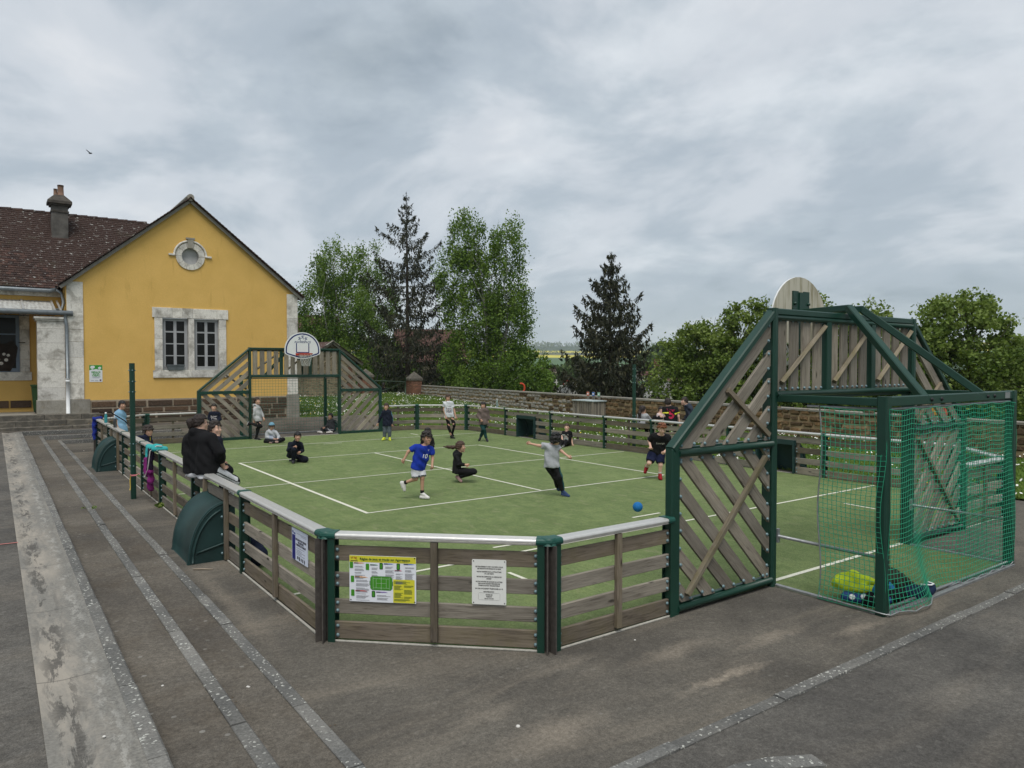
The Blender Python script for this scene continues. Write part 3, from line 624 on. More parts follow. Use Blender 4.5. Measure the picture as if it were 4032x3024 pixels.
def goal(y0, s, label, near):
    e = thing('goal', (0, y0, 0), label, 'goal', 'goals at the court ends'); Y = lambda u: y0 + s * u
    G = MT['green']
    for sx in (-1, 1):
        b = MB(); x = sx * (A2 + B2); b.beam((x, Y(0), -.05), (x, Y(0), 1.615), .095, .12, (1, 0, 0), 0, .012); b.build('outer_post', G, e)
        b = MB(); x = sx * A2
        b.beam((x, Y(.035), -.05), (x, Y(.035), 3.03), .085, .055, (0, 1, 0), 0, .02); b.beam((x, Y(-.035), -.05), (x, Y(-.035), 3.0), .06, .12, (0, 1, 0), 0, .006)
        b.build('inner_post', G, e)
        b = MB(); b.tube([(sx * (A2 + .03), Y(.035), 1.56), (sx * (A2 + B2 - .04), Y(.035), 1.56)], .036, 10); b.beam((sx * (A2 + .05), Y(-.03), 1.56), (sx * (A2 + B2 - .05), Y(-.03), 1.56), .05, .10, (0, 0, 1)); b.build('middle_beam', G, e)
        b = MB(); b.tube([(sx * (A2 + .03), Y(.035), .075), (sx * (A2 + B2 - .04), Y(.035), .055)], .034, 10); b.beam((sx * (A2 + .05), Y(-.03), .055), (sx * (A2 + B2 - .05), Y(-.03), .055), .05, .09, (0, 0, 1)); b.build('bottom_beam', G, e)
        b = MB(); b.beam((sx * (A2 + B2 + .03), Y(0), 1.60), (sx * (A2 - .03), Y(0), 3.01), .11, .07, (0, 0, 1), 0, .012); b.build('sloping_beam', G, e)
        # planks of the lower square
        xl, xr = (A2 + .045), (A2 + B2 - .05); z0, z1 = .10, 1.53
        bolts = MB()
        def plank(poly, dirv, mat):
            if len(poly) < 3: return
            b = MB(); slab(b, poly, Y(-.016), Y(.018), dirv); b.build('plank', mat, e)
            for q in poly:
                cx = sum(p[0] for p in poly) / len(poly); cz = sum(p[1] for p in poly) / len(poly)
                d = nrm((cx - q[0], 0, cz - q[1])); p = np.array([q[0], Y(.018), q[1]]) + d * .055
                if abs(dirv[0]) > .01: bolts.dome(p, (0, s, 0), .019, .018, 7)
                bolts.dome((p[0], Y(-.016), p[2]), (0, -s, 0), .013, .012, 6)
        rect = [(xl, z0), (xr, z0), (xr, z1), (xl, z1)]
        dv = np.array([-.707, -.707]) ; nv = np.array([-.707, .707])      # in mirrored coordinates: outer top runs down to the inner foot
        for k in range(-4, 5):
            cpt = np.array([(xl + xr) / 2, (z0 + z1) / 2]) + nv * (k * .238 + .03); hw = .0625
            st = [tuple(cpt + dv * 3 - nv * hw), tuple(cpt - dv * 3 - nv * hw), tuple(cpt - dv * 3 + nv * hw), tuple(cpt + dv * 3 + nv * hw)]
            if sum(p[0] * q[1] - q[0] * p[1] for p, q in zip(st, st[1:] + st[:1])) < 0: st = st[::-1]
            pl = clip_poly(st, rect)
            if len(pl) >= 3: plank([(sx * p[0], p[1]) for p in pl], (sx * dv[0], dv[1]), MT['wood_slat'])
        # planks of the upper triangle, parallel to the sloping beam
        sl = nrm((-(B2 + .06), 1.41)); sn = np.array([-sl[1], sl[0]]);
        if sn[1] > 0: sn = -sn
        tri = [(xl, 1.60), (xr + .02, 1.60), (xl, 1.60 + (xr + .02 - xl) * 1.41 / (B2 + .06))]
        base = np.array([xr + .03, 1.60])
        for k in range(6):
            cpt = base + sn * (.085 + k * .228); hw = .0635
            st = [tuple(cpt + sl * 3 - sn * hw), tuple(cpt - sl * 3 - sn * hw), tuple(cpt - sl * 3 + sn * hw), tuple(cpt + sl * 3 + sn * hw)]
            if sum(p[0] * q[1] - q[0] * p[1] for p, q in zip(st, st[1:] + st[:1])) < 0: st = st[::-1]
            pl = clip_poly(st, tri)
            if len(pl) >= 3: plank([(sx * p[0], p[1]) for p in pl], (sx * sl[0], sl[1]), MT['wood_slat'])
        bolts.build('bolts', MT['bolt'], e, kind='stuff')
        b = MB(); b.beam((sx * (A2 + B2 - .17), Y(.045), .17), (sx * (A2 + .16), Y(.045), 1.43), .05, .05, nrm((0, 1, .0)), 0, .003); b.build('brace', MT['wood_moss'], e)
        b = MB(); b.beam((sx * (A2 + .80), Y(.042), 2.16), (sx * (A2 + .10), Y(.042), 1.66), .055, .04, (0, 1, 0), 0, .003); b.build('brace', MT['wood_dark'], e)
    # crossbar, top beam and the slatted panel over the opening
    b = MB(); b.beam((-A2, Y(-.02), 2.075), (A2, Y(-.02), 2.075), .07, .09, (0, 0, 1), 0, .01); b.tube([(-A2, Y(.05), 2.10), (A2, Y(.05), 2.10)], .034, 10); b.build('crossbar', G, e)
    b = MB(); b.beam((-A2 - .02, Y(0), 2.995), (A2 + .02, Y(0), 2.995), .10, .07, (0, 0, 1), 0, .01); b.tube([(-A2, Y(.03), 2.93), (A2, Y(.03), 2.93)], .03, 10); b.build('top_beam', G, e)
    for x in (-.5, .5):
        b = MB(); b.beam((x, Y(.01), 2.1), (x, Y(.01), 2.94), .10, .09, (0, 1, 0), 0, .008); b.build('upright', G, e)
    bolts = MB()
    for k in range(3):
        xa = (-A2 + .06, -.5 + .06, .5 + .06)[k]; xb = (-.5 - .06, .5 - .06, A2 - .06)[k]; pw = (xb - xa) / 4
        for j in range(4):
            x = xa + pw * (j + .5); b = MB(); b.beam((x, Y(0), 2.12), (x, Y(0), 2.93), .034, pw * .66, (1, 0, 0), 0, .006); b.build('plank', MT['wood_slat'], e)
            for t in (-.3, .3):
                for z in (2.155, 2.905):
                    bolts.dome((x + pw * .74 * t, Y(.02), z), (0, s, 0), .018, .017, 7); bolts.dome((x + pw * .74 * t, Y(-.02), z), (0, -s, 0), .012, .01, 6)
        b = MB(); b.beam((xa + .06, Y(.045), 2.22), (xb - .02, Y(.045), 2.86), .048, .048, nrm((0, .7, .7)), 0, .002); b.build('brace', MT['wood_moss'], e)
    bolts.build('bolts', MT['bolt'], e, kind='stuff')
    # net box behind the opening
    GD = 1.2
    for sx in (-1, 1):
        x = sx * 1.5
        b = MB(); b.beam((x, Y(GD), -.03), (x, Y(GD), 2.11), .10, .10, (1, 0, 0), 0, .012); b.build('net_post', G, e)
        b = MB(); b.beam((x, Y(.05), 2.055), (x, Y(GD - .05), 2.055), .07, .08, (0, 0, 1), 0, .006); b.build('side_beam', G, e)
        b = MB(); b.tube([(x, Y(.06), .55), (x, Y(GD - .05), .55)], .018, 8); b.box(x - .02, min(Y(.05), Y(.075)), .48, x + .02, max(Y(.05), Y(.075)), .63); b.build('side_tube', MT['galv'], e); b = MB(); b.tube([(x, Y(.4), 1.985), (x, Y(GD), 1.985)], .016, 8); b.build('net_tube', MT['galv'], e)
        b = MB(); b.beam((x + sx * .02, Y(.05), .012), (x + sx * .02, Y(GD + .02), .012), .05, .03, (0, 0, 1), 0, .003); b.build('ground_bar', MT['galv'], e)
        b = MB(); bx0 = sx * .14; b.beam((bx0 * .5, Y(-.60), 3.085), (bx0, Y(.10), 3.095), .09, .075, (0, 0, 1), 0, .006); b.build('board_arm', G, e)
        b = MB(); b.beam((bx0, Y(.075), 3.10), (sx * .70, Y(GD), 2.07), .085, .085, (0, 0, 1), 0, .01); b.build('stay', G, e)
    b = MB(); b.beam((-1.45, Y(GD), 2.06), (1.45, Y(GD), 2.06), .075, .095, (0, 0, 1), 0, .008); b.build('back_beam', G, e)
    if near:
        b = MB(); b.box(1.22, Y(GD) - .0405, 2.025, 1.36, Y(GD) - .038, 2.095); b.build('maker_plate', MT['galv'], e)
        for x in (-.62, -.40, .74, .92):
            b = MB(); b.dome((x, Y(GD + .0375), 2.06), (0, s, 0), .022, .02, 8); b.build('bolt', MT['black'], e)
    b = MB(); b.tube([(-1.48, Y(GD), 1.985), (1.48, Y(GD), 1.985)], .016, 8); b.build('net_tube', MT['galv'], e)
    b = MB(); b.beam((-1.5, Y(GD + .045), .012), (1.5, Y(GD + .045), .012), .05, .03, (0, 0, 1), 0, .003); b.tube([(-1.45, Y(GD + .0), .045), (1.5, Y(GD + .0), .045)], .014, 8); b.build('ground_bar', MT['galv'], e)
    # the net itself
    sp = .05 if near else .10; lines = []
    def wob(x, z, a): return .012 * math.sin(9 * x + a) + .008 * math.sin(17 * x + 5 * z + a)
    nv = int(2.0 / sp); nu = int(3.0 / sp)
    def back(i, j):
        x = -1.5 + 3.0 * i / nu; z = 1.99 - 1.97 * j / nv; t = j / nv; xi = i / nu
        u = GD + .05 + .03 * math.sin(5 * x + 2 * z) * math.sin(math.pi * t)
        if near:
            u += .16 * math.exp(-((xi - .16) / .13) ** 2) * max(0, (t - .72) / .28) ** 1.5 - .30 * math.exp(-((xi - .38) / .14) ** 2) * max(0, (t - .42) / .5) ** 1.3 * max(0, 1.08 - t) * 2.6
            x += .10 * math.exp(-((xi - .36) / .10) ** 2) * max(0, (t - .3)) * 1.2
            z -= .022 * math.sin(math.pi * ((xi * 6.5) % 1)) * (1 - t) + .05 * t * math.sin(4 * xi + 1.0) * (1 - t) * 2
            if t > .86: z = max(z, .03 + .02 * math.sin(22 * x)) + .02 * math.exp(-((xi - .2) / .1) ** 2)
        return (x, Y(u), max(z, .02))
    for i in range(nu + 1): lines.append([back(i, j) for j in range(nv + 1)])
    for j in range(nv + 1): lines.append([back(i, j) for i in range(nu + 1)])
    for sx in (-1, 1):
        us = np.arange(.58 if near else .08, GD + .06, sp)
        def side(u, j):
            z = 1.99 - 1.97 * j / nv; return (sx * (1.5 + .055 + (.02 * math.sin(4 * z + 3 * u) if near else 0)), Y(u + (.02 * math.sin(5 * z) if near else 0)), max(.02, z - .02 * math.sin(math.pi * ((u - .58) / .66)) * (1 - j / nv)))
        for u in us: lines.append([side(u, j) for j in range(nv + 1)])
        for j in range(nv + 1): lines.append([side(u, j) for u in us])
    Vn, Fn = cords(lines, .0031 if near else .004)
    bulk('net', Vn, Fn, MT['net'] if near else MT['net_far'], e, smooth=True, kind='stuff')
    if near:
        b = MB(); b.tube([(-1.56, Y(.58 + .02 * math.sin(5 * z)), z) for z in np.linspace(2.0, .03, 24)], .0075, 6); b.tube([(-1.56, Y(u), .035) for u in np.linspace(.58, GD + .05, 8)] + [back(i, nv) for i in range(0, nu + 1, 2)], .0075, 5); b.build('edge_rope', MT['galv'], e)
    # backboard with ring, print and bracket
    yb = Y(-.66); N = 18; out = []
    for k in range(N + 1): t = math.pi * k / N; out.append((.61 * math.cos(t), 2.945 + .60 * math.sin(t)))
    out += [(-.61, 2.86), (-.585, 2.815), (-.52, 2.785), (-.18, 2.668), (-.08, 2.65), (.08, 2.65), (.18, 2.668), (.52, 2.785), (.585, 2.815), (.61, 2.86)]
    BM = plain('backboard_back', (.46, .42, .31), .7, 0, .25, 3., .05, 40)
    m = NM('backboard_rear'); v = m.pos(); st = m.noise(m.mapping(v, (9, 9, .9)), 1.6, 5, .6); c = m.mix(m.ramp(st, [(.45, 0.), (.68, .8)]), (.50, .47, .38), (.17, .145, .06)); m.base(c).set(.75)
    b = MB(); slab(b, out, yb - .011, yb + .011, (1, 0)); b.m = [0 if (k == (0 if s > 0 else 1)) else (1 if k < 2 else 0) for k in range(len(b.f))]
    bb = b.build('backboard', [MT['white'], m.m], e)
    fy = yb - s * .0125
    def stroke(pts, w, closed, mat, name):
        b = MB(); n = len(pts)
        for k in range(n if closed else n - 1):
            p = np.array(pts[k]); q = np.array(pts[(k + 1) % n]); d = q - p; d = d / (np.linalg.norm(d) + 1e-9); nn = np.array([-d[1], d[0]]) * w / 2; ex = d * w * .25
            P = [p - ex - nn, q + ex - nn, q + ex + nn, p - ex + nn]
            b.face([(a[0], fy - s * (.0004 * k % .0009), a[1]) for a in P])
        return b.build(name, mat, bb)
    ins = [(x * .905, 2.945 + (z - 2.945) * (.91 if z > 2.945 else .80)) for x, z in out]
    stroke(ins, .042, True, MT['navyprint'], 'border_print')
    stroke([(-.21, 3.17), (-.21, 2.87), (.21, 2.87), (.21, 3.17)], .032, False, MT['navyprint'], 'target_print')
    xdir = (1, 0, 0) if s > 0 else (-1, 0, 0)
    text_mesh('AGORESPACE', .098, 'lettering', MT['navyprint'], bb, frame((0, fy, 3.215), xdir, (0, 0, 1)), bold=.0015, sx=.92)
    for cxx, cz, fl in ((-.10, 3.335, 1), (.0, 3.385, 1), (.11, 3.335, -1)):
        k = 1 if s > 0 else -1; q = .85
        fig = [[(-.055, .05), (-.03, .015), (0, .02), (.03, .0), (.055, .015)], [(0, .02), (-.01, -.02), (.025, -.045), (.03, -.085)], [(-.01, -.02), (-.035, -.045), (-.05, -.035)]]
        for f in fig: stroke([(k * (cxx + fl * a * q), cz + c * q) for a, c in f], .017, False, MT['navyprint'], 'figure_print')
        b = MB(); b.dome((k * (cxx + fl * .004), fy, cz + .045), (0, -s, 0), .015, .001, 10); b.build('figure_print', MT['navyprint'], bb)
    b = MB(); b.dome((.045 if s > 0 else -.045, fy, 3.45), (0, -s, 0), .014, .001, 10); b.build('figure_print', MT['navyprint'], bb)
    b = MB(); zz = 2.80; ry = yb - s * .30
    b.tube([(.225 * math.cos(t), ry + .225 * math.sin(t), zz + .03) for t in np.linspace(0, 2 * math.pi, 25)], .011, 8, caps=False)
    b.box(-.24, min(yb - s * .02, yb - s * .028), zz - .03, .24, max(yb - s * .02, yb - s * .028), zz + .045); b.beam((-.14, yb - s * .02, zz + .03), (-.14, ry, zz + .03), .02, .02); b.beam((.14, yb - s * .02, zz + .03), (.14, ry, zz + .03), .02, .02)
    b.beam((-.23, ry + .0, zz + .02), (.23, ry, zz + .02), .012, .05)
    b.build('hoop', plain('hoop_red', (.42, .045, .022), .5), e)
    lines = []
    for k in range(12):
        for dr in (1, -1):
            P = []
            for j in range(7):
                t = 2 * math.pi * (k + dr * j * .5) / 12; rr = .225 - .10 * (j / 6) ** .8; P.append((rr * math.cos(t), ry + rr * math.sin(t), zz + .02 - .40 * j / 6 + .01 * math.sin(3 * k)))
            lines.append(P)
    Vn, Fn = cords(lines, .004); bulk('hoop_net', Vn, Fn, MT['rope'], e, smooth=True, kind='stuff')
    b = MB(); b.box(-.18, min(yb + s * .012, yb + s * .03), 3.0, -.06, max(yb + s * .012, yb + s * .03), 3.36); b.box(-.058, min(yb + s * .012, yb + s * .045), 3.0, .058, max(yb + s * .012, yb + s * .045), 3.345); b.box(.06, min(yb + s * .012, yb + s * .03), 3.0, .18, max(yb + s * .012, yb + s * .03), 3.36)
    for sx in (-.15, .15): b.dome((sx, yb + s * .03, 3.2), (0, s, 0), .022, .03, 8)
    b.box(-.16, min(yb + s * .012, yb + s * .06), 2.62, -.06, max(yb + s * .012, yb + s * .06), 2.999); b.box(.06, min(yb + s * .012, yb + s * .06), 2.62, .16, max(yb + s * .012, yb + s * .06), 2.999)
    b.build('board_bracket', G, e)
    return e
goal(0., -1, 'near goal of green steel and slanted planks with the bright green net', True)
goal(LEN, 1, 'far goal in front of the yellow house with a white basketball backboard', False)

# ------------------------------------------------------------------ boards on the barrier, with their print
nC = nrm((-DY, -DX, 0)); dC = nrm((DX, -DY, 0)); oC = np.array([XA, DY, 0])
def plate(p00, xd, w, h, name, label, cat, mat, n, t=.006, rc=.012):
    """flat board; p00 is its lower left corner on the fence face"""
    e = thing(name, p00, label, cat); b = MB(); pts = []
    for cx_, cz_, a0 in ((w - rc, rc, -90), (w - rc, h - rc, 0), (rc, h - rc, 90), (rc, rc, 180)):
        for k in range(5): t_ = R(a0 + 22.5 * k); pts.append((cx_ + rc * math.cos(t_), cz_ + rc * math.sin(t_)))
    P = lambda a, o: np.array(p00) + np.array(xd) * a[0] + np.array([0, 0, a[1]]) + np.array(n) * o
    b.face([P(a, t) for a in pts]); b.face([P(a, 0) for a in pts][::-1])
    for a, c in zip(pts, pts[1:] + pts[:1]): b.face([P(a, 0), P(c, 0), P(c, t), P(a, t)])
    b.build('panel', mat, e); return e, P
def rects(name, R_, mat, P, e, o):
    b = MB()
    for x0, z0, x1, z1 in R_: b.face([P((x0, z0), o), P((x1, z0), o), P((x1, z1), o), P((x0, z1), o)])
    return b.build(name, mat, e, kind='stuff' if len(R_) > 1 else None)
CM = {}
def flat(name, col, rough=.5):
    if name not in CM: CM[name] = plain(name, col, rough, 0, .04)
    return CM[name]
p0 = oC + dC * .217 + nC * .024 + np.array([0, 0, .36])
e, P = plate(p0, dC, .594, .402, 'rules_board', 'board of game rules with yellow heading and green pitch plan on the corner barrier', 'board', flat('board_white', (.72, .74, .78)), nC, rc=.003)
rects('heading_band', [(.001, .345, .593, .401)], flat('band_yellow', (.62, .58, .04)), P, e, .0072)
text_mesh('Règles de jeux et tracés sur Agorespace', .0275, 'heading', flat('ink_green', (.015, .07, .035)), e, frame(P((.318, .373), .0085), dC, (0, 0, 1)), bold=.0006)
rects('underline', [(.105, .3555, .53, .3575)], flat('ink_green', (.015, .07, .035)), P, e, .0085)
rects('logo', [(.012, .352, .075, .358)], flat('ink_dark', (.03, .03, .035)), P, e, .0085)
b = MB()
for k, (x0, z0, x1, z1) in enumerate(((.012, .385, .035, .378), (.02, .37, .03, .392), (.04, .392, .055, .37), (.05, .388, .07, .366), (.066, .39, .058, .372))):
    d = nrm((x1 - x0, z1 - z0, 0)); nn = np.array([-d[1], d[0]]) * .0022; b.face([P((x0 - nn[0], z0 - nn[1]), .0085 + k * .0001), P((x1 - nn[0], z1 - nn[1]), .0085 + k * .0001), P((x1 + nn[0], z1 + nn[1]), .0085 + k * .0001), P((x0 + nn[0], z0 + nn[1]), .0085 + k * .0001)], m=k % 2)
b.build('logo_figures', [flat('ink_red', (.5, .04, .02)), flat('ink_olive', (.2, .2, .03))], e)
# pitch plan in the middle
def octp(x0, z0, x1, z1, c): return [(x0 + c, z0), (x1 - c, z0), (x1, z0 + c), (x1, z1 - c), (x1 - c, z1), (x0 + c, z1), (x0, z1 - c), (x0, z0 + c)]
def opoly(name, pts, mat, o, sub=e):
    b = MB(); b.face([P(q, o) for q in pts]); return b.build(name, mat, sub)
opoly('pitch_plan', octp(.187, .105, .385, .228, .016), flat('plan_edge', (.10, .22, .10)), .0075); opoly('pitch_plan', octp(.192, .11, .380, .223, .014), flat('plan_green', (.055, .25, .018)), .0085)
rects('pitch_plan_lines', [(.285, .112, .2868, .221), (.213, .125, .3585, .1265), (.213, .205, .3585, .2065), (.24, .125, .2415, .2065), (.33, .125, .3315, .2065), (.213, .112, .2145, .221), (.357, .112, .3585, .221), (.24, .165, .3315, .1665)], flat('plan_line', (.62, .70, .60)), P, e, .0095)
rects('goal_plan', [(.181, .148, .187, .186), (.385, .148, .391, .186)], flat('plan_edge', (.10, .22, .10)), P, e, .0088)
for k, (x, z, dk) in enumerate(((.004, .29, 0), (.148, .278, 0), (.27, .287, 1), (.422, .287, 1), (.013, .168, 0), (.015, .048, 0), (.2, .042, 1))):
    if dk: opoly('small_plan', octp(x, z, x + .031, z + .056, .005), flat('plan_dark', (.008, .055, .02)), .0075)
    opoly('small_plan', octp(x + (.006 if dk else 0), z + (.006 if dk else 0), x + (.025 if dk else .03), z + (.05 if dk else .056), .004), flat('plan_green', (.055, .25, .018)), .0085)
rr = random.Random(3); tx = []
def para(x, z, w, n, lh=.0072):
    for k in range(n): tx.append((x, z - lh * k - .003, x + w * rr.uniform(.6, 1.), z - lh * k))
for (x, z, w, ns) in ((.048, .322, .098, (2, 3, 2, 5)), (.20, .312, .06, (3, 3, 5)), (.322, .325, .082, (3, 4, 5)), (.497, .325, .085, (2, 3, 8)), (.06, .202, .118, (3, 4, 6)), (.062, .082, .125, (1, 4, 5)), (.248, .075, .13, (2, 3, 4)), (.415, .268, .066, (2, 5, 4))):
    zz = z
    for n in ns:
        if zz - n * .0072 < .008: n = max(1, int((zz - .01) / .0072))
        para(x, zz - .012, w, n); zz -= n * .0072 + .009
tx = [t for t in tx if t[1] > .006 and t[2] < .585]
rects('small_print', tx, flat('ink_soft', (.26, .25, .26)), P, e, .0082)
for k, (x, z, w, col) in enumerate(((.04, .332, .1, (.75, .33, .06)), (.186, .32, .075, (.03, .2, .08)), (.308, .332, .09, (.1, .2, .55)), (.484, .335, .1, (.1, .2, .55)), (.05, .211, .12, (.75, .33, .06)), (.054, .09, .11, (.6, .06, .05)), (.238, .085, .11, (.2, .1, .4)), (.405, .277, .07, (.5, .05, .12)))):
    opoly('title_flash', [(x, z), (x + w, z + .002), (x + w * .75, z + .008), (x, z + .009)], flat('flash%d' % k, col), .0084)
    opoly('title_word', [(x + .004, z + .001), (x + .042, z + .001), (x + .042, z + .0075), (x + .004, z + .0075)], flat('ink_dark', (.03, .03, .035)), .0092)
rects('yellow_panel', [(.392, .003, .582, .205)], flat('band_yellow', (.62, .58, .04)), P, e, .0078)
tx = []
for k, (x, z, w, n) in enumerate(((.40, .19, .172, 4), (.402, .152, .08, 6), (.488, .155, .085, 3), (.488, .117, .085, 6), (.402, .09, .08, 7), (.488, .058, .085, 3), (.40, .035, .17, 3))): para(x, z, w, n, .0068)
rects('small_print', tx, flat('ink_green', (.015, .07, .035)), P, e, .0088)
b = MB()
for x, z in ((.012, .014), (.582, .014), (.582, .392)): b.dome(P((x, z), .006), nC, .006, .005, 8)
b.build('screws', MT['black'], e, kind='stuff')
p0 = oC + dC * 1.298 + nC * .024 + np.array([0, 0, .382])
e, P = plate(p0, dC, .294, .382, 'warning_notice', 'white printed safety notice with rounded corners screwed to the corner barrier', 'sign', flat('notice_white', (.70, .70, .66)), nC, rc=.01)
yy = .322
for t in ("CET ÉQUIPEMENT N'EST PAS PRÉVU POUR", "LES ENFANTS DE MOINS DE 36 MOIS", None, "NE PAS GRIMPER SUR LA STRUCTURE", "OU LES FILETS", None, "NE PAS SE SUSPENDRE AU CERCLE DE", "BASKET", None, "NE PAS PORTER DE BAGUES OU AUTRES", "BIJOUX EN RAISON DES RISQUES", "D'AMPUTATION TRAUMATIQUE", None, "EN CAS D'ACCIDENT TÉLÉPHONER AU 18", None, "MAINTENANCE :", None, "MAIRIE DE", "TREIGNY", "03 86 74 73 98"):
    if t: text_mesh(t, .0135, 'lettering', MT['greytext'], e, frame(P((.147, yy), .0075), dC, (0, 0, 1)), bold=.0003, sx=.93); yy -= .0165
    else: yy -= .0095
x0, z0, x1, z1 = .055, .038, .24, .098
rects('box_outline', [(x0 + .004, z0, x1 - .004, z0 + .0012), (x0 + .004, z1, x1 - .004, z1 + .0012), (x0, z0 + .004, x0 + .0012, z1 - .004), (x1, z0 + .004, x1 + .0012, z1 - .004)], MT['greytext'], P, e, .0072)
b = MB()
for x in (.014, .28):
    for z in (.014, .368): b.dome(P((x, z), .006), nC, .005, .004, 8)
b.build('screws', MT['black'], e, kind='stuff')
p0 = np.array([XA - .024, 2.155, .552]); dl = np.array([0, -1., 0]); nl = np.array([-1., 0, 0])
e, P = plate(p0, dl, .424, .298, 'funding_notice', 'white and dark blue printed notice on the left barrier beside the corner post', 'sign', flat('notice_bluewhite', (.66, .70, .80)), nl, rc=.003)
rects('blue_band', [(.012, .002, .10, .238)], flat('band_blue', (.018, .02, .17)), P, e, .0072)
for t, z, sz in (("CREATION D'UN TERRAIN", .205, .027), ("MULTISPORTS", .18, .027), ("COMMUNE DE TREIGNY", .155, .027)): text_mesh(t, sz, 'lettering', flat('ink_grey', (.09, .09, .12)), e, frame(P((.25, z), .0075), dl, (0, 0, 1)), bold=.0005, sx=.9)
rects('small_print', [(.14, .262, .40, .266), (.25, .25, .40, .254), (.13, .125, .35, .130), (.13, .104, .28, .109), (.13, .09, .36, .095), (.13, .076, .27, .081), (.13, .062, .35, .067)], flat('ink_pale', (.30, .31, .36)), P, e, .0075)
rects('emblems', [(.15, .022, .185, .048), (.2, .014, .225, .05), (.25, .018, .27, .045), (.29, .014, .312, .045), (.335, .010, .355, .045)], flat('ink_dark', (.03, .03, .035)), P, e, .0075)
rects('logo', [(.02, .25, .05, .275), (.06, .245, .105, .262)], flat('ink_blue', (.08, .10, .3)), P, e, .0078)
# ------------------------------------------------------------------ yellow schoolhouse
def on_y(px, py, Y):
    r = FW + RT * (px - 2016) / FPX + UP * (1512 - py) / FPX
    return CAM + r * (Y - CAM[1]) / r[1]
def mk_plaster():
    m = NM('yellow_plaster'); p = m.pos(); n = m.noise(p, 30, 5, .7); b = m.noise(p, 1.1, 5, .6, .4); st = m.noise(m.mapping(p, (3.2, 3.2, .45)), 1.4, 6, .65); col = (.68, .435, .13)
    c = m.ramp(n, [(.3, sc3(col, .9)), (.7, sc3(col, 1.08))]); c = m.mix(1., c, m.ramp(b, [(.3, (.93, .92, .88)), (.68, (1.04, 1.04, 1.06))]), 'MULTIPLY')
    c = m.mix(m.ramp(st, [(.60, 0.), (.78, .45)]), c, (.36, .22, .055))
    m.base(c).set(.9, 0, .15).bump(m.math('ADD', n, m.noise(p, 7, 4, .6)), .35, .012); return m.m
def mk_limestone(name, col=(.70, .675, .62), dirt=.7, sc=1.):
    m = NM(name); p = m.pos(); n = m.noise(p, 22 * sc, 5, .7); b = m.noise(p, 2.6 * sc, 6, .65, .5); r = m.rnd()
    c = m.ramp(n, [(.3, sc3(col, .82)), (.7, sc3(col, 1.12))]); c = m.mix(m.ramp(b, [(.46, 0.), (.66, dirt)]), c, (.20, .18, .145)); c = m.mix(m.ramp(m.noise(m.mapping(p, (3, 3, .6)), 3.2, 7, .75), [(.56, 0.), (.68, dirt * .7)]), c, (.15, .13, .10))
    c = m.mix(m.ramp(m.noise(p, 5, 5, .7), [(.62, 0.), (.74, dirt * .6)]), c, (.42, .30, .16))
    c = m.mix(1., c, m.ramp(r, [(0, (.86, .86, .86)), (1, (1.1, 1.09, 1.06))]), 'MULTIPLY'); m.base(c).set(.88, 0, .2).bump(n, .4, .006); return m.m
MT['plaster'] = mk_plaster(); MT['lime'] = mk_limestone('pale_limestone'); MT['lime_grey'] = mk_limestone('grey_limestone', (.30, .285, .25), .8)
def mk_darkstone(name, col):
    m = NM(name); p = m.pos(); n = m.noise(p, 16, 6, .7, .4); r = m.rnd()
    c = m.ramp(n, [(.3, sc3(col, .5)), (.6, col), (.8, sc3(col, 1.6))]); c = m.mix(1., c, m.ramp(r, [(0, (.62, .62, .64)), (.5, (1., .96, .9)), (1, (1.5, 1.35, 1.15))]), 'MULTIPLY')
    m.base(c).set(.9, 0, .15).bump(n, .9, .02); return m.m
MT['plinth'] = mk_darkstone('brown_sandstone', (.098, .070, .052)); MT['mortar'] = plain('lime_mortar', (.33, .275, .205), .95, 0, .2, 12., .3, 60, .1, 'world')
MT['rubble'] = mk_darkstone('ochre_rubble', (.155, .108, .062)); MT['mossstone'] = mk_limestone('mossy_step_stone', (.10, .092, .078), .95, 1.6)
def mk_tile():
    m = NM('roof_tile'); p = m.pos(); n = m.noise(p, 25, 4, .7); r = m.rnd(); col = (.050, .033, .028)
    c = m.ramp(n, [(.3, sc3(col, .6)), (.7, sc3(col, 1.45))]); c = m.mix(1., c, m.ramp(r, [(0, (.6, .6, .62)), (.5, (1., .95, .92)), (1, (1.55, 1.3, 1.2))]), 'MULTIPLY')
    li = m.noise(m.mapping(p, (1, 1, 2.2)), 6.5, 5, .72); c = m.mix(m.ramp(li, [(.605, 0.), (.635, .8)]), c, (.40, .39, .36)); mo = m.noise(p, 1.2, 5, .7); c = m.mix(m.ramp(mo, [(.56, 0.), (.7, .5)]), c, (.055, .05, .028))
    m.base(c).set(.9, 0, .2).bump(n, .5, .01); return m.m
MT['tile'] = mk_tile()
MT['zinc'] = plain('zinc', (.17, .19, .20), .45, .5, .2, 8., .03, 60, .5)
def mk_glass():
    m = NM('window_glass'); m.base((.010, .010, .009)).set(.22, 0, .22); return m.m
MT['glass'] = mk_glass(); MT['frame'] = plain('grey_window_paint', (.36, .365, .37), .55, 0, .08); MT['frame_blue'] = plain('blue_grey_paint', (.17, .22, .28), .55, 0, .1)
HY = 24.0; GX0, GX1, GXA, GZA, GZE = -6.34, 1.58, -2.42, 8.54, 5.30
def ztop(x): return GZE + (GZA - GZE) * ((x - GX0) / (GXA - GX0) if x < GXA else (GX1 - x) / (GX1 - GXA))
house = thing('schoolhouse', (GXA, HY, Z1), 'yellow plastered house with pale stone trim, round gable window and brown tiled roofs', 'house')
w1 = [on_y(639, 1251, HY), on_y(743, 1458, HY)]; w2 = [on_y(764, 1254, HY), on_y(862.5, 1456, HY)]
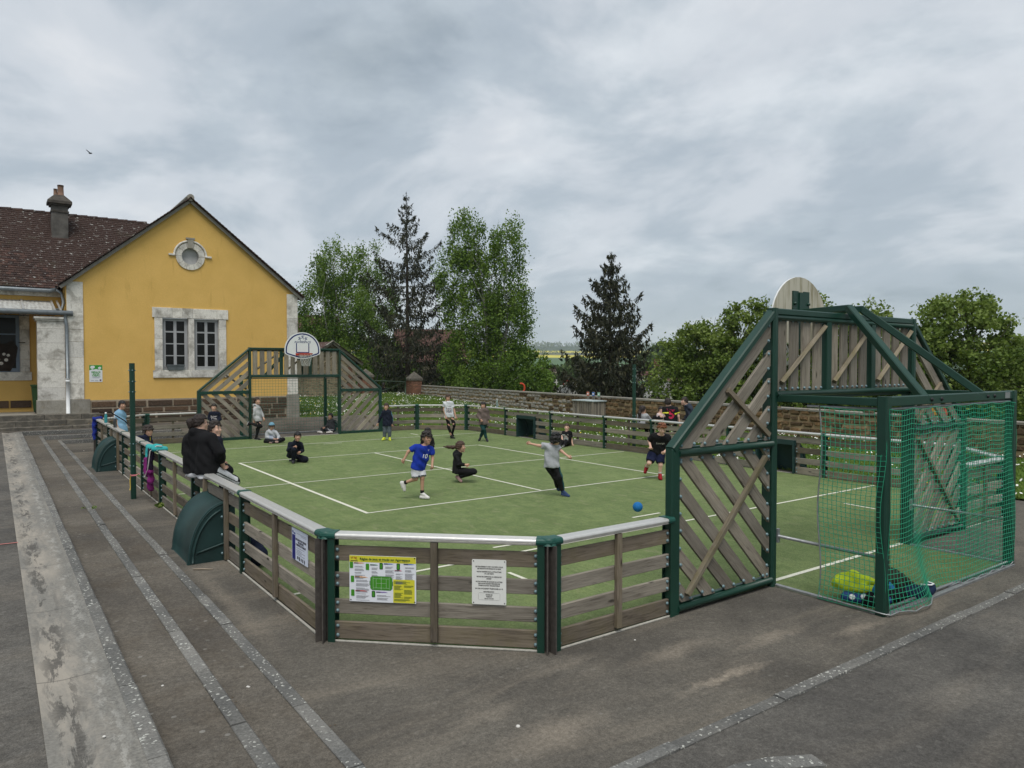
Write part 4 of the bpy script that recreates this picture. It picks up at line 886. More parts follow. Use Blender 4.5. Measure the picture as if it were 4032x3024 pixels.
WX = [w1[0][0], w1[1][0], w2[0][0], w2[1][0]]; WZ0 = (w1[1][2] + w2[1][2]) / 2; WZ1 = (w1[0][2] + w2[0][2]) / 2
oc = on_y(749, 1010, HY); ocx, ocz, ORI, ORO = oc[0], oc[2], .30, .50
b = MB(); bps = sorted({GX0, GX1, GXA, *WX, ocx - .45, ocx + .45, (GX0 + WX[0]) / 2, (WX[3] + GX1) / 2})
for xa, xb in zip(bps, bps[1:]):
    xm = (xa + xb) / 2; holes = []
    for k in (0, 2):
        if WX[k] < xm < WX[k + 1]: holes.append((WZ0, WZ1))
    if abs(xm - ocx) < .45: holes.append((ocz - .45, ocz + .45))
    za = .3
    for h0, h1 in sorted(holes): b.face([(xa, HY, za), (xb, HY, za), (xb, HY, h0), (xa, HY, h0)]); za = h1
    b.face([(xa, HY, za), (xb, HY, za), (xb, HY, ztop(xb)), (xa, HY, ztop(xa))])
n = 32
for k in range(n):          # square to circle round the oculus
    t0, t1 = 2 * math.pi * k / n, 2 * math.pi * (k + 1) / n
    def sq(t): c, s_ = math.cos(t), math.sin(t); q = .45 / max(abs(c), abs(s_)); return (ocx + q * c, HY, ocz + q * s_)
    def ci(t, r=.36, y=HY): return (ocx + r * math.cos(t), y, ocz + r * math.sin(t))
    b.face([sq(t0), sq(t1), ci(t1), ci(t0)])
b.face([(GX0, HY, .3), (GX0, HY, GZE), (GX0, HY + 9, GZE), (GX0, HY + 9, .3)]); b.face([(GX1, HY, .3), (GX1, HY + 9, .3), (GX1, HY + 9, GZE), (GX1, HY, GZE)])
wall_g = b.build('gable_wall', MT['plaster'], house)
b = MB(); b.face([(-16, HY + 2, .6), (GX0, HY + 2, .6), (GX0, HY + 2, 5.15), (-16, HY + 2, 5.15)]); b.build('wing_wall', MT['plaster'], house)
# oculus: ring of voussoirs, moulding, blind
oculus = MB(); 
for k in range(24): t0, t1 = 2 * math.pi * k / 24, 2 * math.pi * (k + 1) / 24; oculus.face([ci(t0, ORI, HY + .12), ci(t1, ORI, HY + .12), (ocx, HY + .12, ocz)])
mg = NM('blind_panel'); mg.base(mg.ramp(mg.noise(mg.pos(), 2.2, 3), [(.3, (.30, .30, .30)), (.7, (.42, .42, .42))])).set(.5)
oculus = oculus.build('oculus', mg.m, house)
nv = 10
for k in range(nv):
    t0 = 2 * math.pi * (k + .5) / nv + .012 + math.pi / 2; t1 = 2 * math.pi * (k + 1.5) / nv - .012 + math.pi / 2; b = MB(); m_ = 4
    for j in range(m_):
        a0 = t0 + (t1 - t0) * j / m_; a1 = t0 + (t1 - t0) * (j + 1) / m_; yf = HY - .04
        b.face([ci(a0, ORI, yf), ci(a0, ORO, yf), ci(a1, ORO, yf), ci(a1, ORI, yf)][::-1]); b.face([ci(a0, ORO, yf), ci(a0, ORO, HY), ci(a1, ORO, HY), ci(a1, ORO, yf)][::-1]); b.face([ci(a0, ORI, HY + .12), ci(a0, ORI, yf), ci(a1, ORI, yf), ci(a1, ORI, HY + .12)][::-1])
    for a_, fl in ((t0, 1), (t1, -1)): f = [ci(a_, ORI, yf), ci(a_, ORI, HY), ci(a_, ORO, HY), ci(a_, ORO, yf)]; b.face(f if fl > 0 else f[::-1])
    b.build('voussoir', MT['lime'], oculus)
b = MB(); b.tube([ci(t, .555, HY - .035) for t in np.linspace(R(2), R(178), 22)], .042, 6)
for sx in (-1, 1): b.beam((ocx + sx * .53, HY - .03, ocz + .02), (ocx + sx * .74, HY - .03, ocz + .02), .06, .07)
b.build('hood_mould', MT['lime'], oculus)
b = MB(); b.prism((ocx, HY - .09, ocz + .30), (ocx, HY - .09, ocz + .66), [(-.10, -.08), (.10, -.08), (.10, .0), (-.10, .0)], np.array([1., 0, 0]), np.array([0, -1., 0])); b.box(ocx - .15, HY - .10, ocz + .62, ocx + .15, HY + .02, ocz + .68)
b.build('keystone', MT['lime_grey'], oculus)
# paired window
def casement(x0, x1, z0, z1, y, parent, fm, ncol=2, rows=4, nm='window'):
    b = MB(); fw = .055
    b.box(x0, y, z0, x0 + fw, y + .05, z1); b.box(x1 - fw, y, z0, x1, y + .05, z1); b.box(x0 + fw, y, z1 - fw, x1 - fw, y + .05, z1); b.box(x0 + fw, y, z0, x1 - fw, y + .05, z0 + fw * 1.5)
    w = b.build(nm, fm, parent); cw = (x1 - x0 - 2 * fw) / ncol; hz = z1 - z0 - 2.5 * fw; zb = z0 + fw * 1.5
    for c in range(ncol):
        xa = x0 + fw + cw * c; xb = xa + cw; b = MB(); sf = .05
        b.box(xa, y - .012, zb, xa + sf, y + .035, zb + hz); b.box(xb - sf, y - .012, zb, xb, y + .035, zb + hz)
        zs = [zb, zb + hz * .25, zb + hz * .5, zb + hz * .75, zb + hz] if rows == 4 else list(np.linspace(zb, zb + hz, rows + 1))
        for k, zz in enumerate(zs):
            t = .045 if k in (0, len(zs) - 1) else .018
            if rows == 4 and k == 3: t = .028
            b.box(xa + sf, y - .01, max(zb, zz - t), xb - sf, y + .033, min(zb + hz, zz + t))
        s_ = b.build('casement', fm, w)
        for za, zc_ in zip(zs, zs[1:]): b = MB(); b.face([(xa + sf - .01, y + .012, za), (xb - sf + .01, y + .012, za), (xb - sf + .01, y + .012, zc_), (xa + sf - .01, y + .012, zc_)]); b.build('pane', MT['glass'], w)
    return w
for k in (0, 2):
    xa, xb = WX[k], WX[k + 1]; b = MB(); dp = .16
    b.face([(xa, HY - .03, WZ0), (xa, HY + dp, WZ0), (xa, HY + dp, WZ1), (xa, HY - .03, WZ1)]); b.face([(xb, HY - .03, WZ0), (xb, HY - .03, WZ1), (xb, HY + dp, WZ1), (xb, HY + dp, WZ0)]); b.face([(xa, HY - .03, WZ1), (xa, HY + dp, WZ1), (xb, HY + dp, WZ1), (xb, HY - .03, WZ1)]); b.face([(xa, HY - .03, WZ0), (xb, HY - .03, WZ0), (xb, HY + dp, WZ0), (xa, HY + dp, WZ0)])
    b.build('reveal', MT['lime'], house); casement(xa + .012, xb - .012, WZ0 + .01, WZ1 - .012, HY + .10, house, MT['frame'])
def block(name, x0, x1, z0, z1, proud, mat, parent, back=.05, g=.006):
    b = MB(); b.box(x0 + g / 2, HY - proud + random.uniform(-.003, .003), z0 + g / 2, x1 - g / 2, HY + back - .06, z1 - g / 2, 0, .006); return b.build(name, mat, parent)
srd = thing('tmp', (0, 0, 0), None, None); bpy.data.objects.remove(srd)
zl0, zl1 = WZ1, on_y(700, 1213, HY)[2]; xs0, xs1 = WX[0] - .27, WX[3] + .27
for xa, xb in zip([xs0 - .07, xs0 + .6, xs0 + .95, xs0 + 1.3, xs0 + 2.15], [xs0 + .6, xs0 + .95, xs0 + 1.3, xs0 + 2.15, xs1 + .07]): block('lintel_stone', xa, xb, zl0, zl1, .05, MT['lime'], house)
for xa, xb in ((xs0, WX[0]), (WX[1], WX[2]), (WX[3], xs1)):
    zz = WZ0
    for k in range(5 if xb - xa > .25 else 1):
        h = (WZ1 - WZ0) / (5 if xb - xa > .25 else 1); block('jamb_stone', xa, xb, zz, zz + h, .04, MT['lime'], house); zz += h
block('sill_stone', xs0 - .06, (xs0 + xs1) / 2, WZ0 - .28, WZ0, .055, MT['lime'], house); block('sill_stone', (xs0 + xs1) / 2, xs1 + .06, WZ0 - .28, WZ0, .055, MT['lime'], house)
fb = thing('window_box', (WX[0] + .42, HY - .0, WZ0), 'dark grey empty flower box on the sill of the left window pane', 'flower box'); b = MB(); x = WX[0] + .42
b.raw([(x - .24, HY + .07, WZ0 + .003), (x + .24, HY + .07, WZ0 + .003), (x + .24, HY - .09, WZ0 + .003), (x - .24, HY - .09, WZ0 + .003), (x - .30, HY + .08, WZ0 + .19), (x + .30, HY + .08, WZ0 + .19), (x + .30, HY - .11, WZ0 + .19), (x - .30, HY - .11, WZ0 + .19)], [(0, 1, 5, 4), (1, 2, 6, 5), (2, 3, 7, 6), (3, 0, 4, 7), (0, 3, 2, 1)]); b.build('trough', MT['zinc'], fb)
b = MB(); b.beam((x - .31, HY - .115, WZ0 + .185), (x + .31, HY - .115, WZ0 + .185), .03, .03); b.build('rim', MT['zinc'], fb)
# corner pilasters
for x0, x1, zb in ((GX0 - .02, GX0 + .47, .79), (GX1 - .42, GX1 + .02, .34)):
    zz = 1.28; block('pilaster_base', x0 - .04, x1 + (.17 if x0 < -5 else .03), zb, zz, .09, MT['lime_grey'], house)
    while zz < GZE - .1: h = min(random.uniform(.4, .62), GZE - zz); h = GZE - zz if GZE - zz - h < .2 else h; block('quoin_stone', x0, x1, zz, zz + h, .035, MT['lime'], house); zz += h
# plinth courses, stone by stone on a mortar backing
b = MB(); b.box(GX0 + .5, HY - .03, .3, GX1 - .45, HY + .02, 1.235); b.build('plinth_mortar', MT['mortar'], house)
zz = .36; row = 0
while zz < 1.2:
    h = (.17, .23, .19, .25)[row % 4]; x = GX0 + .66 - random.uniform(0, .3)
    while x < GX1 - .5:
        l = random.uniform(.5, .95); x2 = min(x + l, GX1 - .46); xa_ = max(x, GX0 + .66)
        if x2 - xa_ > .12: b = MB(); b.box(xa_ + .026, HY - .06 + random.uniform(-.012, .012), zz + .02 + random.uniform(0, .02), x2 - .026, HY - .025, min(zz + h - .02, 1.22), 0, .014); b.build('plinth_stone', MT['plinth'], house)
        x = x2 + random.uniform(.0, .03)
    zz += h; row += 1
for x0, x1 in ((-9.2, -8.4), (-8.38, -7.95), (-7.93, -7.3)): b = MB(); b.box(x0, HY + 1.95, .95, x1 - .03, HY + 2.02, 1.2, 0, .01); b.build('plinth_stone', MT['plinth'], house)
# roofs
def roof_slab(pts, th, mat, name, parent):
    b = MB(); up = np.array([0, 0, -th]); P_ = [np.array(p, float) for p in pts]; b.face(P_); b.face([p + up for p in P_][::-1])
    for p, q in zip(P_, P_[1:] + P_[:1]): b.face([p, p + up, q + up, q])
    return b.build(name, mat, parent)
OV = .14; dzx = (GZA - GZE) / (GXA - GX0)
for sx, xe in ((-1, GX0 - .22), (1, GX1 + .24)):
    ze = GZE - .22 * dzx; p = [(xe, HY - OV, ze + .06), (GXA, HY - OV, GZA + .07), (GXA, HY + 11, GZA + .07), (xe, HY + 11, ze + .06)]
    roof_slab(p if sx < 0 else p[::-1], .05, MT['tile'], 'gable_roof', house)
    b = MB(); b.beam((xe + sx * -.02, HY - OV + .03, ze - .045), (GXA, HY - OV + .03, GZA - .035), .05, .10, (0, 0, 1), 0, .0); b.build('verge_board', plain('verge_mortar', (.26, .245, .22), .9, 0, .2, 8.), house)
    L = math.hypot(GXA - xe, GZA - ze); nt_ = int(L / .145); d = nrm((GXA - xe, 0, GZA - ze)); up = np.array([-d[2] * np.sign(d[0]), 0, abs(d[0])])
    for k in range(nt_):
        c = np.array([xe, HY - OV - .02, ze + .065]) + d * (k * L / nt_); b = MB(); b.beam(c + up * .018, c + d * (L / nt_ + .05) + up * -.002, .2, .022, up, 0, .003); b.build('verge_tile', MT['tile'], house)
b = MB(); b.tube([(GXA, HY - OV - .06, GZA + .08), (GXA, HY + 11, GZA + .08)], .13, 10); b.build('ridge_cap', MT['lime_grey'], house)
# wing roof: every tile in view is real
WE, WZE, WR, WZR = HY + 1.72, 5.17, HY + 5.0, 8.38
sl = nrm((0, WR - WE, WZR - WZE)); nup = np.array([0, -sl[2], sl[1]]); SL = math.hypot(WR - WE, WZR - WZE)
roof_slab([(-16, WE, WZE - .03), (-2.6, WE, WZE - .03), (-2.6, WR, WZR - .03), (-16, WR, WZR - .03)], .06, MT['tile'], 'wing_roof', house)
roof_slab([(-16, WR, WZR - .03), (-2.6, WR, WZR - .03), (-2.6, WR + 4, WZR - 4), (-16, WR + 4, WZR - 4)], .06, MT['tile'], 'wing_roof', house)
tb = MB(); tb.beam((0, 0, 0), np.array([0, .19, 0]), .165, .026, (0, 0, 1), 0, .005); tile0 = tb.build('roof_tile', MT['tile'], house)
ang = math.atan2(sl[2], sl[1]); tiles = []; nr_ = int(SL / .125); 
for j in range(nr_):
    for i in range(46):
        x = -9.2 + .17 * i + (.085 if j % 2 else 0); s_ = j * SL / nr_; p = np.array([x, WE - .05, WZE]) + sl * s_ + nup * (.012 + .012)
        zg = GZE + dzx * (x + .1 - GX0)
        if p[2] < zg + .02 and x > GX0 - .3: continue
        tiles.append((p, random.uniform(-.02, .02), ang - .12 + random.uniform(-.025, .025)))
tiles.sort(key=lambda t: depth_of(*t[0])); TV = []; TF = []; me = tile0.data
cov = np.empty(len(me.vertices) * 3); me.vertices.foreach_get('co', cov); cov = cov.reshape(-1, 3); fac = [list(p.vertices) for p in me.polygons]
tile0.location = tiles[0][0]; tile0.rotation_euler = (tiles[0][2], 0, tiles[0][1])
for k, (p, rz, rx) in enumerate(tiles[1:]):
    if k < 299: inst(tile0, p, (rx, 0, rz), (1, 1, 1), house)
    else:
        c, s_ = math.cos(rx), math.sin(rx); M_ = np.array([[1, 0, 0], [0, c, -s_], [0, s_, c]]); TV.append(cov @ M_.T + p)
rest = MB(); 
for v in TV: rest.raw(v, fac)
rest.build('roof_tiles', MT['tile'], house, kind='stuff')
for k in range(17): b = MB(); x = -9.2 + .36 * k; b.tube([(x, WR, WZR - .0), (x + .37, WR, WZR + .012)], [.10, .115], 8); b.build('ridge_tile', MT['tile'], house)
# chimney
ch = MB(); cxm, cy_ = -6.25, HY + 4.1; ch.box(cxm - .27, cy_ - .27, 7.0, cxm + .27, cy_ + .27, 8.55, 0, .01); chim = ch.build('chimney', plain('chimney_render', (.105, .098, .088), .95, 0, .35, 4., .5, 20), house)
b = MB(); b.box(cxm - .30, cy_ - .30, 8.3, cxm + .30, cy_ + .30, 8.36); b.box(cxm - .33, cy_ - .33, 8.55, cxm + .33, cy_ + .33, 8.62); b.box(cxm - .40, cy_ - .40, 8.62, cxm + .40, cy_ + .40, 8.72); b.raw([(cxm - .40, cy_ - .4, 8.72), (cxm + .4, cy_ - .4, 8.72), (cxm + .4, cy_ + .4, 8.72), (cxm - .4, cy_ + .4, 8.72), (cxm - .16, cy_ - .15, 8.98), (cxm + .16, cy_ - .15, 8.98), (cxm + .16, cy_ + .15, 8.98), (cxm - .16, cy_ + .15, 8.98)], [(0, 1, 5, 4), (1, 2, 6, 5), (2, 3, 7, 6), (3, 0, 4, 7), (4, 5, 6, 7)]); b.build('chimney_cap', plain('chimney_cap_stone', (.075, .066, .056), .95, 0, .4, 5., .5, 20), chim)
for x, h in ((cxm + .05, 9.38), (cxm - .12, 9.22)): b = MB(); b.tube([(x, cy_, 8.9), (x, cy_, h - .1), (x, cy_, h)], [.115 if h > 9.3 else .07, .10 if h > 9.3 else .06, .11 if h > 9.3 else .065], 12); b.build('chimney_pot', plain('terracotta_pot', (.19, .115, .08), .85, 0, .2), chim)
# wing: eaves gutter, veranda roof, pier, pipes, window
b = MB(); b.tube([(-16, WE - .12, WZE - .06), (-6.75, WE - .12, WZE - .09), (-6.55, WE - .35, WZE - .06)], .075, 10); b.build('eaves_gutter', MT['zinc'], house)
b = MB(); b.box(-16, HY + 1.86, 4.9, -6.3, HY + 1.98, 5.08); b.build('eaves_board', MT['lime'], house)
b = MB(); b.tube([(-6.52, WE - .4, WZE - .08), (-6.42, WE - .8, 4.95), (-6.40, WE - 1.2, 4.6), (-6.46, WE - 1.35, 4.36), (-6.75, WE - 1.4, 4.31)], .055, 9); b.build('upper_downpipe', MT['zinc'], house)
m = NM('veranda_sheet'); p = m.pos(); st = m.noise(m.mapping(p, (5, 1.5, 1)), 2.0, 6, .7); c = m.mix(m.ramp(st, [(.42, 0.), (.7, .8)]), (.46, .46, .43), (.17, .15, .13)); m.base(c).set(.5); MT['veranda'] = m.m
ver = MB(); VZ0, VZ1 = 4.27, 4.74
for xa, xb in ((-16, -9.42), (-9.4, -7.60), (-7.54, -6.72)):
    k = 0; x = xa
    while x < xb - .02: x2 = min(x + .06, xb); dz = .012 if k % 2 else 0; ver.face([(x, HY + .02, VZ0 + dz), (x2, HY + .02, VZ0 + .012 - dz), (x2, HY + 1.98, VZ1 + .012 - dz), (x, HY + 1.98, VZ1 + dz)]); x = x2; k += 1
vero = ver.build('veranda_roof', MT['veranda'], house)
for x in (-9.41, -7.57, -6.69, -6.52): b = MB(); b.beam((x, HY + .0, VZ0 + .03), (x, HY + 1.97, VZ1 + .03), .06, .03); b.build('glazing_bar', MT['alu'], vero)
b = MB(); b.tube([(-16, HY - .06, 4.21), (-6.18, HY - .06, 4.21)], .085, 12); b.build('veranda_gutter', MT['zinc'], house)
b = MB(); b.beam((-16, HY + .1, 4.09), (-6.4, HY + .1, 4.09), .02, .02); b.beam((-16, HY + .1, 4.17), (-6.4, HY + .1, 4.17), .02, .02)
for k in range(24): x = -16 + .4 * k; b.beam((x, HY + .1, 4.09), (x + .2, HY + .1, 4.17), .012, .012); b.beam((x + .2, HY + .1, 4.17), (x + .4, HY + .1, 4.09), .012, .012)
b.build('lattice_girder', MT['black'], house)
zz = .80; pier = MB(); pier.box(-7.24, HY - .04, .8, -6.40, HY + .6, 1.26, 0, .01); pr = pier.build('pier', MT['lime_grey'], house)
zz = 1.262
for h in (.42, .5, .46, .55, .48, .42): b = MB(); b.box(-7.20, HY - .0, zz, -6.42, HY + .58, min(zz + h - .005, 3.93), 0, .005); b.build('pier_stone', MT['lime'], pr); zz += h
b = MB(); b.box(-7.25, HY - .05, 3.935, -6.38, HY + .62, 4.0); b.box(-7.29, HY - .09, 4.0, -6.36, HY + .66, 4.07); b.build('pier_cornice', MT['lime'], pr)
b = MB(); b.tube([(-6.40, HY - .06, 4.2), (-6.40, HY - .07, 4.0), (-6.37, HY - .11, 3.8), (-6.36, HY - .11, 2.0)], .055, 10); b.build('downpipe', MT['zinc'], house)
b = MB(); b.tube([(-6.36, HY - .11, 2.0), (-6.36, HY - .11, .81)], .06, 10); b.tube([(-6.36, HY - .11, 1.98), (-6.36, HY - .11, 1.90)], .068, 10); b.build('white_downpipe', MT['white'], house)
wy = HY + 2.0; xw1 = on_y(180 / 2.552, 1245, wy)[0]; zw1 = on_y(70, 1100 + 370 / 2.552, wy)[2]; zw0 = on_y(75, 1100 + 930 / 2.552, wy)[2]
b = MB(); b.box(xw1 - 1.5, wy - .045, zw0, xw1, wy - .005, zw1); b.build('painted_recess_shade', MT['black'], house)  # flat black panel on the solid wall, painted shade instead of a real recess
casement(xw1 - 1.25, xw1 + .03, zw0, zw1 + .03, wy - .08, house, MT['frame_blue'], 2, 3)
for z0, z1 in ((zw0, zw0 + .45), (zw0 + .45, zw0 + .95), (zw0 + .95, zw0 + 1.5), (zw0 + 1.5, zw1 + .25)): b = MB(); b.box(xw1 + .032, wy - .05, z0 + .003, xw1 + .33, wy + .02, z1 - .003, 0, .005); b.build('jamb_stone', MT['lime'], house)
b = MB(); b.box(xw1 - 1.6, wy - .06, zw0 - .30, xw1 + .38, wy + .02, zw0 - .003, 0, .006); b.build('sill_stone', MT['lime'], house)
cl = thing('cloth_decoration', (xw1 - .45, wy - .1, zw0), 'dark brown cloth with pale hand shapes hung in the veranda window', 'cloth'); b = MB()
pts = [(-.9, .05), (-.25, .02), (-.10, .3), (-.02, .85), (-.12, 1.05), (-.2, 1.12), (-.3, 1.0), (-.55, .98), (-.9, .85)]
slab(b, [(xw1 + a, zw0 + c) for a, c in pts], wy - .105, wy - .10, (1, 0)); b.build('fabric', plain('brown_cloth', (.028, .02, .015), .95, 0, .4, 6.), cl)
for a, c, r_ in ((-.42, .62, .05), (-.30, .58, .05), (-.36, .42, .06), (-.5, .30, .06), (-.62, .66, .05), (-.6, .12, .05), (-.58, .44, .05)): b = MB(); b.dome((xw1 + a, wy - .1055, zw0 + c), (0, -1, 0), r_, .002, 8); b.build('hand_shape', MT['lime'], cl)
b = MB(); b.tube([(xw1 - .0, wy - .1, zw1 + .02), (xw1 + .18, wy - .1, zw1 + .02)], .014, 6); b.tube([(xw1 - .0, wy - .1, zw0 + 1.03), (xw1 + .2, wy - .1, zw0 + 1.03)], .014, 6); b.build('shutter_hook', MT['black'], house)
# poster on the wall
pp = on_y(352, 1504, HY); e, P = plate((pp[0], HY - .004, pp[2]), (1, 0, 0), .395, .585, 'no_smoking_poster', 'small green and white poster on the yellow wall beside the pilaster', 'poster', flat('poster_white', (.68, .70, .70)), (0, -1, 0), .004, .004)
b = MB(); hill = [(.002, .40), (.08, .435), (.2, .425), (.3, .435), (.393, .40), (.393, .583), (.002, .583)]; b.face([P(q, .0048) for q in hill]); b.build('green_field', flat('poster_green', (.035, .27, .03)), e)
b = MB()
for x, z, r_ in ((.085, .505, .055), (.125, .515, .045), (.32, .485, .042), (.29, .48, .03)): b.dome(P((x, z), .005), (0, -1, 0), r_, .0012, 14)
b.build('tree_print', flat('poster_white', (.68, .70, .70)), e); rects('trunk_print', [(.095, .40, .112, .47), (.31, .40, .32, .455), (.16, .425, .25, .445)], flat('poster_white', (.68, .70, .70)), P, e, .0068)
for t, z, s_ in (('ESPACE', .335, .082), ('SANS', .275, .082), ('TABAC', .215, .082)): text_mesh(t, s_, 'lettering', flat('poster_green', (.035, .27, .03)), e, frame(P((.20, z), .006), (1, 0, 0), (0, 0, 1)), bold=.0025)
rects('small_print', [(.06, .165, .35, .172), (.09, .148, .32, .154), (.09, .132, .30, .138), (.05, .04, .14, .055), (.17, .04, .27, .055)], flat('ink_pale', (.30, .31, .36)), P, e, .006); rects('emblem', [(.31, .03, .36, .085)], flat('ink_plum', (.12, .04, .09)), P, e, .006)
# stone steps and terrace in front of the wing
sheet('terrace', [(-30, 23.62, .80), (-5.45, 23.62, .80), (-5.45, 26.1, .80), (-30, 26.1, .80)], MT['lime_grey'])
for k, (y0, y1, z0, z1, xe) in enumerate(((23.05, 23.32, .34, .455, -5.0), (23.3, 23.57, .45, .63, -5.2), (23.55, 23.9, .62, .803, -5.45))):
    e = thing('stone_step', (-8, y0, z0), None, None, kind='structure'); x = -11.
    while x < xe - .1: l = min(random.uniform(.8, 1.5), xe - x); l = xe - x if xe - x - l < .35 else l; b = MB(); b.box(x + .006, y0 + random.uniform(-.012, .012), z0 - .1, x + l - .006, y1, z1 + random.uniform(-.006, .006), 0, .014); b.build('step_stone', MT['mossstone'], e); x += l
# wheeled bin beside the pier
e = thing('wheeled_bin', (-7.42, HY + .7, .80), 'narrow green wheeled bin behind the white pier on the terrace', 'bin'); x, y = -7.10, HY + .75; b = MB()
b.raw([(x - .20, y - .2, .86), (x + .12, y - .2, .86), (x + .12, y + .2, .86), (x - .20, y + .2, .86), (x - .26, y - .25, 1.72), (x + .16, y - .25, 1.72), (x + .16, y + .25, 1.72), (x - .26, y + .25, 1.72)], [(0, 1, 5, 4), (1, 2, 6, 5), (2, 3, 7, 6), (3, 0, 4, 7)]); gm = plain('bin_green', (.02, .055, .015), .5); b.build('body', gm, e)
b = MB(); b.box(x - .28, y - .27, 1.72, x + .19, y + .27, 1.78, 0, .01); b.build('lid', gm, e); b = MB(); b.tube([(x - .1, y - .27, .88), (x - .1, y - .21, .88)], .08, 12); b.build('wheel', MT['black'], e)
# ------------------------------------------------------------------ land beyond: lawn, wall, valley and hills
def S01(t): t = np.clip(t, 0, 1); return t * t * (3 - 2 * t)
def wall_x(y): return 10.7 + (y - 1.9) * (13.1 - 10.7) / (35.3 - 1.9)
def lawn_z(x, y):
    fr = .012 + .30 * S01((x - 6.3) / 4.4); fb = .012 + .345 * S01((y - 20.1) / 2.9) + .30 * S01((y - 23.8) / 11)
    return np.maximum(fr, fb) + .018 * np.sin(x * 2.1 + y) * np.sin(y * 1.3)
def mk_grass(name, col, sc=1.):
    m = NM(name); p = m.pos(); n = m.noise(p, 40 * sc, 4, .7); b = m.noise(p, 1.3 * sc, 5, .6)
    c = m.ramp(n, [(.25, sc3(col, .5)), (.5, col), (.78, sc3(col, 1.6))]); c = m.mix(1., c, m.ramp(b, [(.3, (.75, .8, .7)), (.7, (1.25, 1.15, 1.1))]), 'MULTIPLY'); m.base(c).set(.95, 0, .1).bump(n, .8, .03); return m.m
MT['grass'] = mk_grass('lawn_grass', (.075, .128, .022))
xs = np.arange(1.66, 15.01, .35); ys = np.arange(.30, 50, .35); XX, YY = np.meshgrid(xs, ys); ZZ = lawn_z(XX, YY); nx = len(xs)
ok = ((XX > 6.25) & (YY > .2)) | ((YY > 20.0) & (XX > 4.3)) | ((YY > 23.55))
ok &= XX < wall_x(YY) + .35
F = []
for j in range(len(ys) - 1):
    r = ok[j, :-1] & ok[j, 1:] & ok[j + 1, :-1] & ok[j + 1, 1:]
    for i in np.nonzero(r)[0]: o = j * nx + i; F.append((o, o + 1, o + nx + 1, o + nx))
bulk('lawn', np.stack([XX, YY, ZZ], -1).reshape(-1, 3), F, MT['grass'], smooth=True, kind='structure')
# blades and daisies
def lawn_points(n, rng):
    P = np.empty((0, 2))
    while len(P) < n:
        q = np.stack([rng.uniform(1.7, 14.5, n), rng.uniform(.35, 40, n)], 1); x, y = q.T
        k = (((x > 6.3) & (y > .35)) | ((y > 20.1) & (x > 4.4)) | (y > 23.6)) & (x < wall_x(y) - .1); P = np.concatenate([P, q[k]])
    return P[:n]
rg = np.random.default_rng(3); q = lawn_points(90000, rg); n = len(q); z = lawn_z(q[:, 0], q[:, 1]); a = rg.uniform(0, 6.28, n); h = rg.uniform(.03, .09, n); w = rg.uniform(.004, .010, n) * 1.6; lean = rg.normal(0, .025, (n, 2))
b0 = np.stack([q[:, 0], q[:, 1], z], 1); dx = np.stack([np.cos(a) * w, np.sin(a) * w, 0 * a], 1); V = np.stack([b0 - dx, b0 + dx, b0 + np.stack([lean[:, 0], lean[:, 1], h], 1)], 1).reshape(-1, 3)
m = NM('grass_blade'); at_ = m.n('ShaderNodeAttribute', attribute_name='tint'); m.base(m.ramp(at_.outputs['Fac'], [(0, (.05, .10, .014)), (.6, (.10, .17, .025)), (1, (.17, .20, .05))])).set(.8, 0, .2); MT['blade'] = m.m
bulk('grass_blades', V, np.arange(3 * n).reshape(-1, 3), MT['blade'], attr=np.repeat(rg.random(n), 3), kind='stuff', label='short green grass blades growing over the lawn', cat='grass')
q = lawn_points(9000, rg); keep = (np.sin(q[:, 0] * 1.7 + 1.3 * np.sin(q[:, 1])) + np.sin(q[:, 1] * 1.1) + rg.normal(0, .8, len(q))) > -.5; q = q[keep]; n = len(q)
z = lawn_z(q[:, 0], q[:, 1]) + rg.uniform(.06, .11, n); r_ = rg.uniform(.013, .026, n); t = np.arange(6) * math.pi / 3; tilt = rg.normal(0, .45, (n, 2))
ring = np.stack([np.cos(t)[None] * r_[:, None], np.sin(t)[None] * r_[:, None]], -1); zz = ring[..., 0] * tilt[:, :1] + ring[..., 1] * tilt[:, 1:]
V = np.concatenate([ring + q[:, None], (z[:, None] + zz)[..., None]], -1).reshape(-1, 3); F = np.arange(6 * n).reshape(-1, 6)
m = NM('daisy_petal'); at_ = m.n('ShaderNodeAttribute', attribute_name='tint'); m.base(m.ramp(at_.outputs['Fac'], [(0, (.72, .72, .66)), (.86, (.72, .72, .66)), (.9, (.62, .48, .05))], 'CONSTANT')).set(.8)
bulk('daisies', V, F, m.m, attr=np.repeat(rg.random(n), 6), kind='stuff', label='white daisies scattered through the lawn', cat='flowers')
# --- rubble wall with coping, stone by stone
wy0, wy1 = -1.5, 35.0; wl_ = thing('stone_wall', (wall_x(15), 15, .2), 'low wall of brown rubble stone with a pale coping behind the lawn', 'wall')
wd = nrm((wall_x(wy1) - wall_x(wy0), wy1 - wy0, 0)); wn_ = np.array([-wd[1], wd[0], 0]); wo = np.array([wall_x(wy0), wy0, 0.]); WL = math.hypot(wall_x(wy1) - wall_x(wy0), wy1 - wy0)
COPE = mk_limestone('coping_limestone', (.25, .24, .21), .9, 1.5)
ztopf = lambda t: 1.06 + .14 * t / WL
b = MB(); b.face([wo + [0, 0, -.2], wo + wd * WL + [0, 0, -.2], wo + wd * WL + [0, 0, ztopf(WL)], wo + [0, 0, ztopf(0)]][::-1]); back_ = -wn_ * .4
b.face([wo + back_ + [0, 0, -1], wo + wd * WL + back_ + [0, 0, -1], wo + wd * WL + back_ + [0, 0, ztopf(WL)], wo + back_ + [0, 0, ztopf(0)]]); b.build('wall_core', plain('ochre_mortar', (.34, .25, .145), .95, 0, .3, 5., .4, 40, .1, 'world'), wl_)
t = 0.
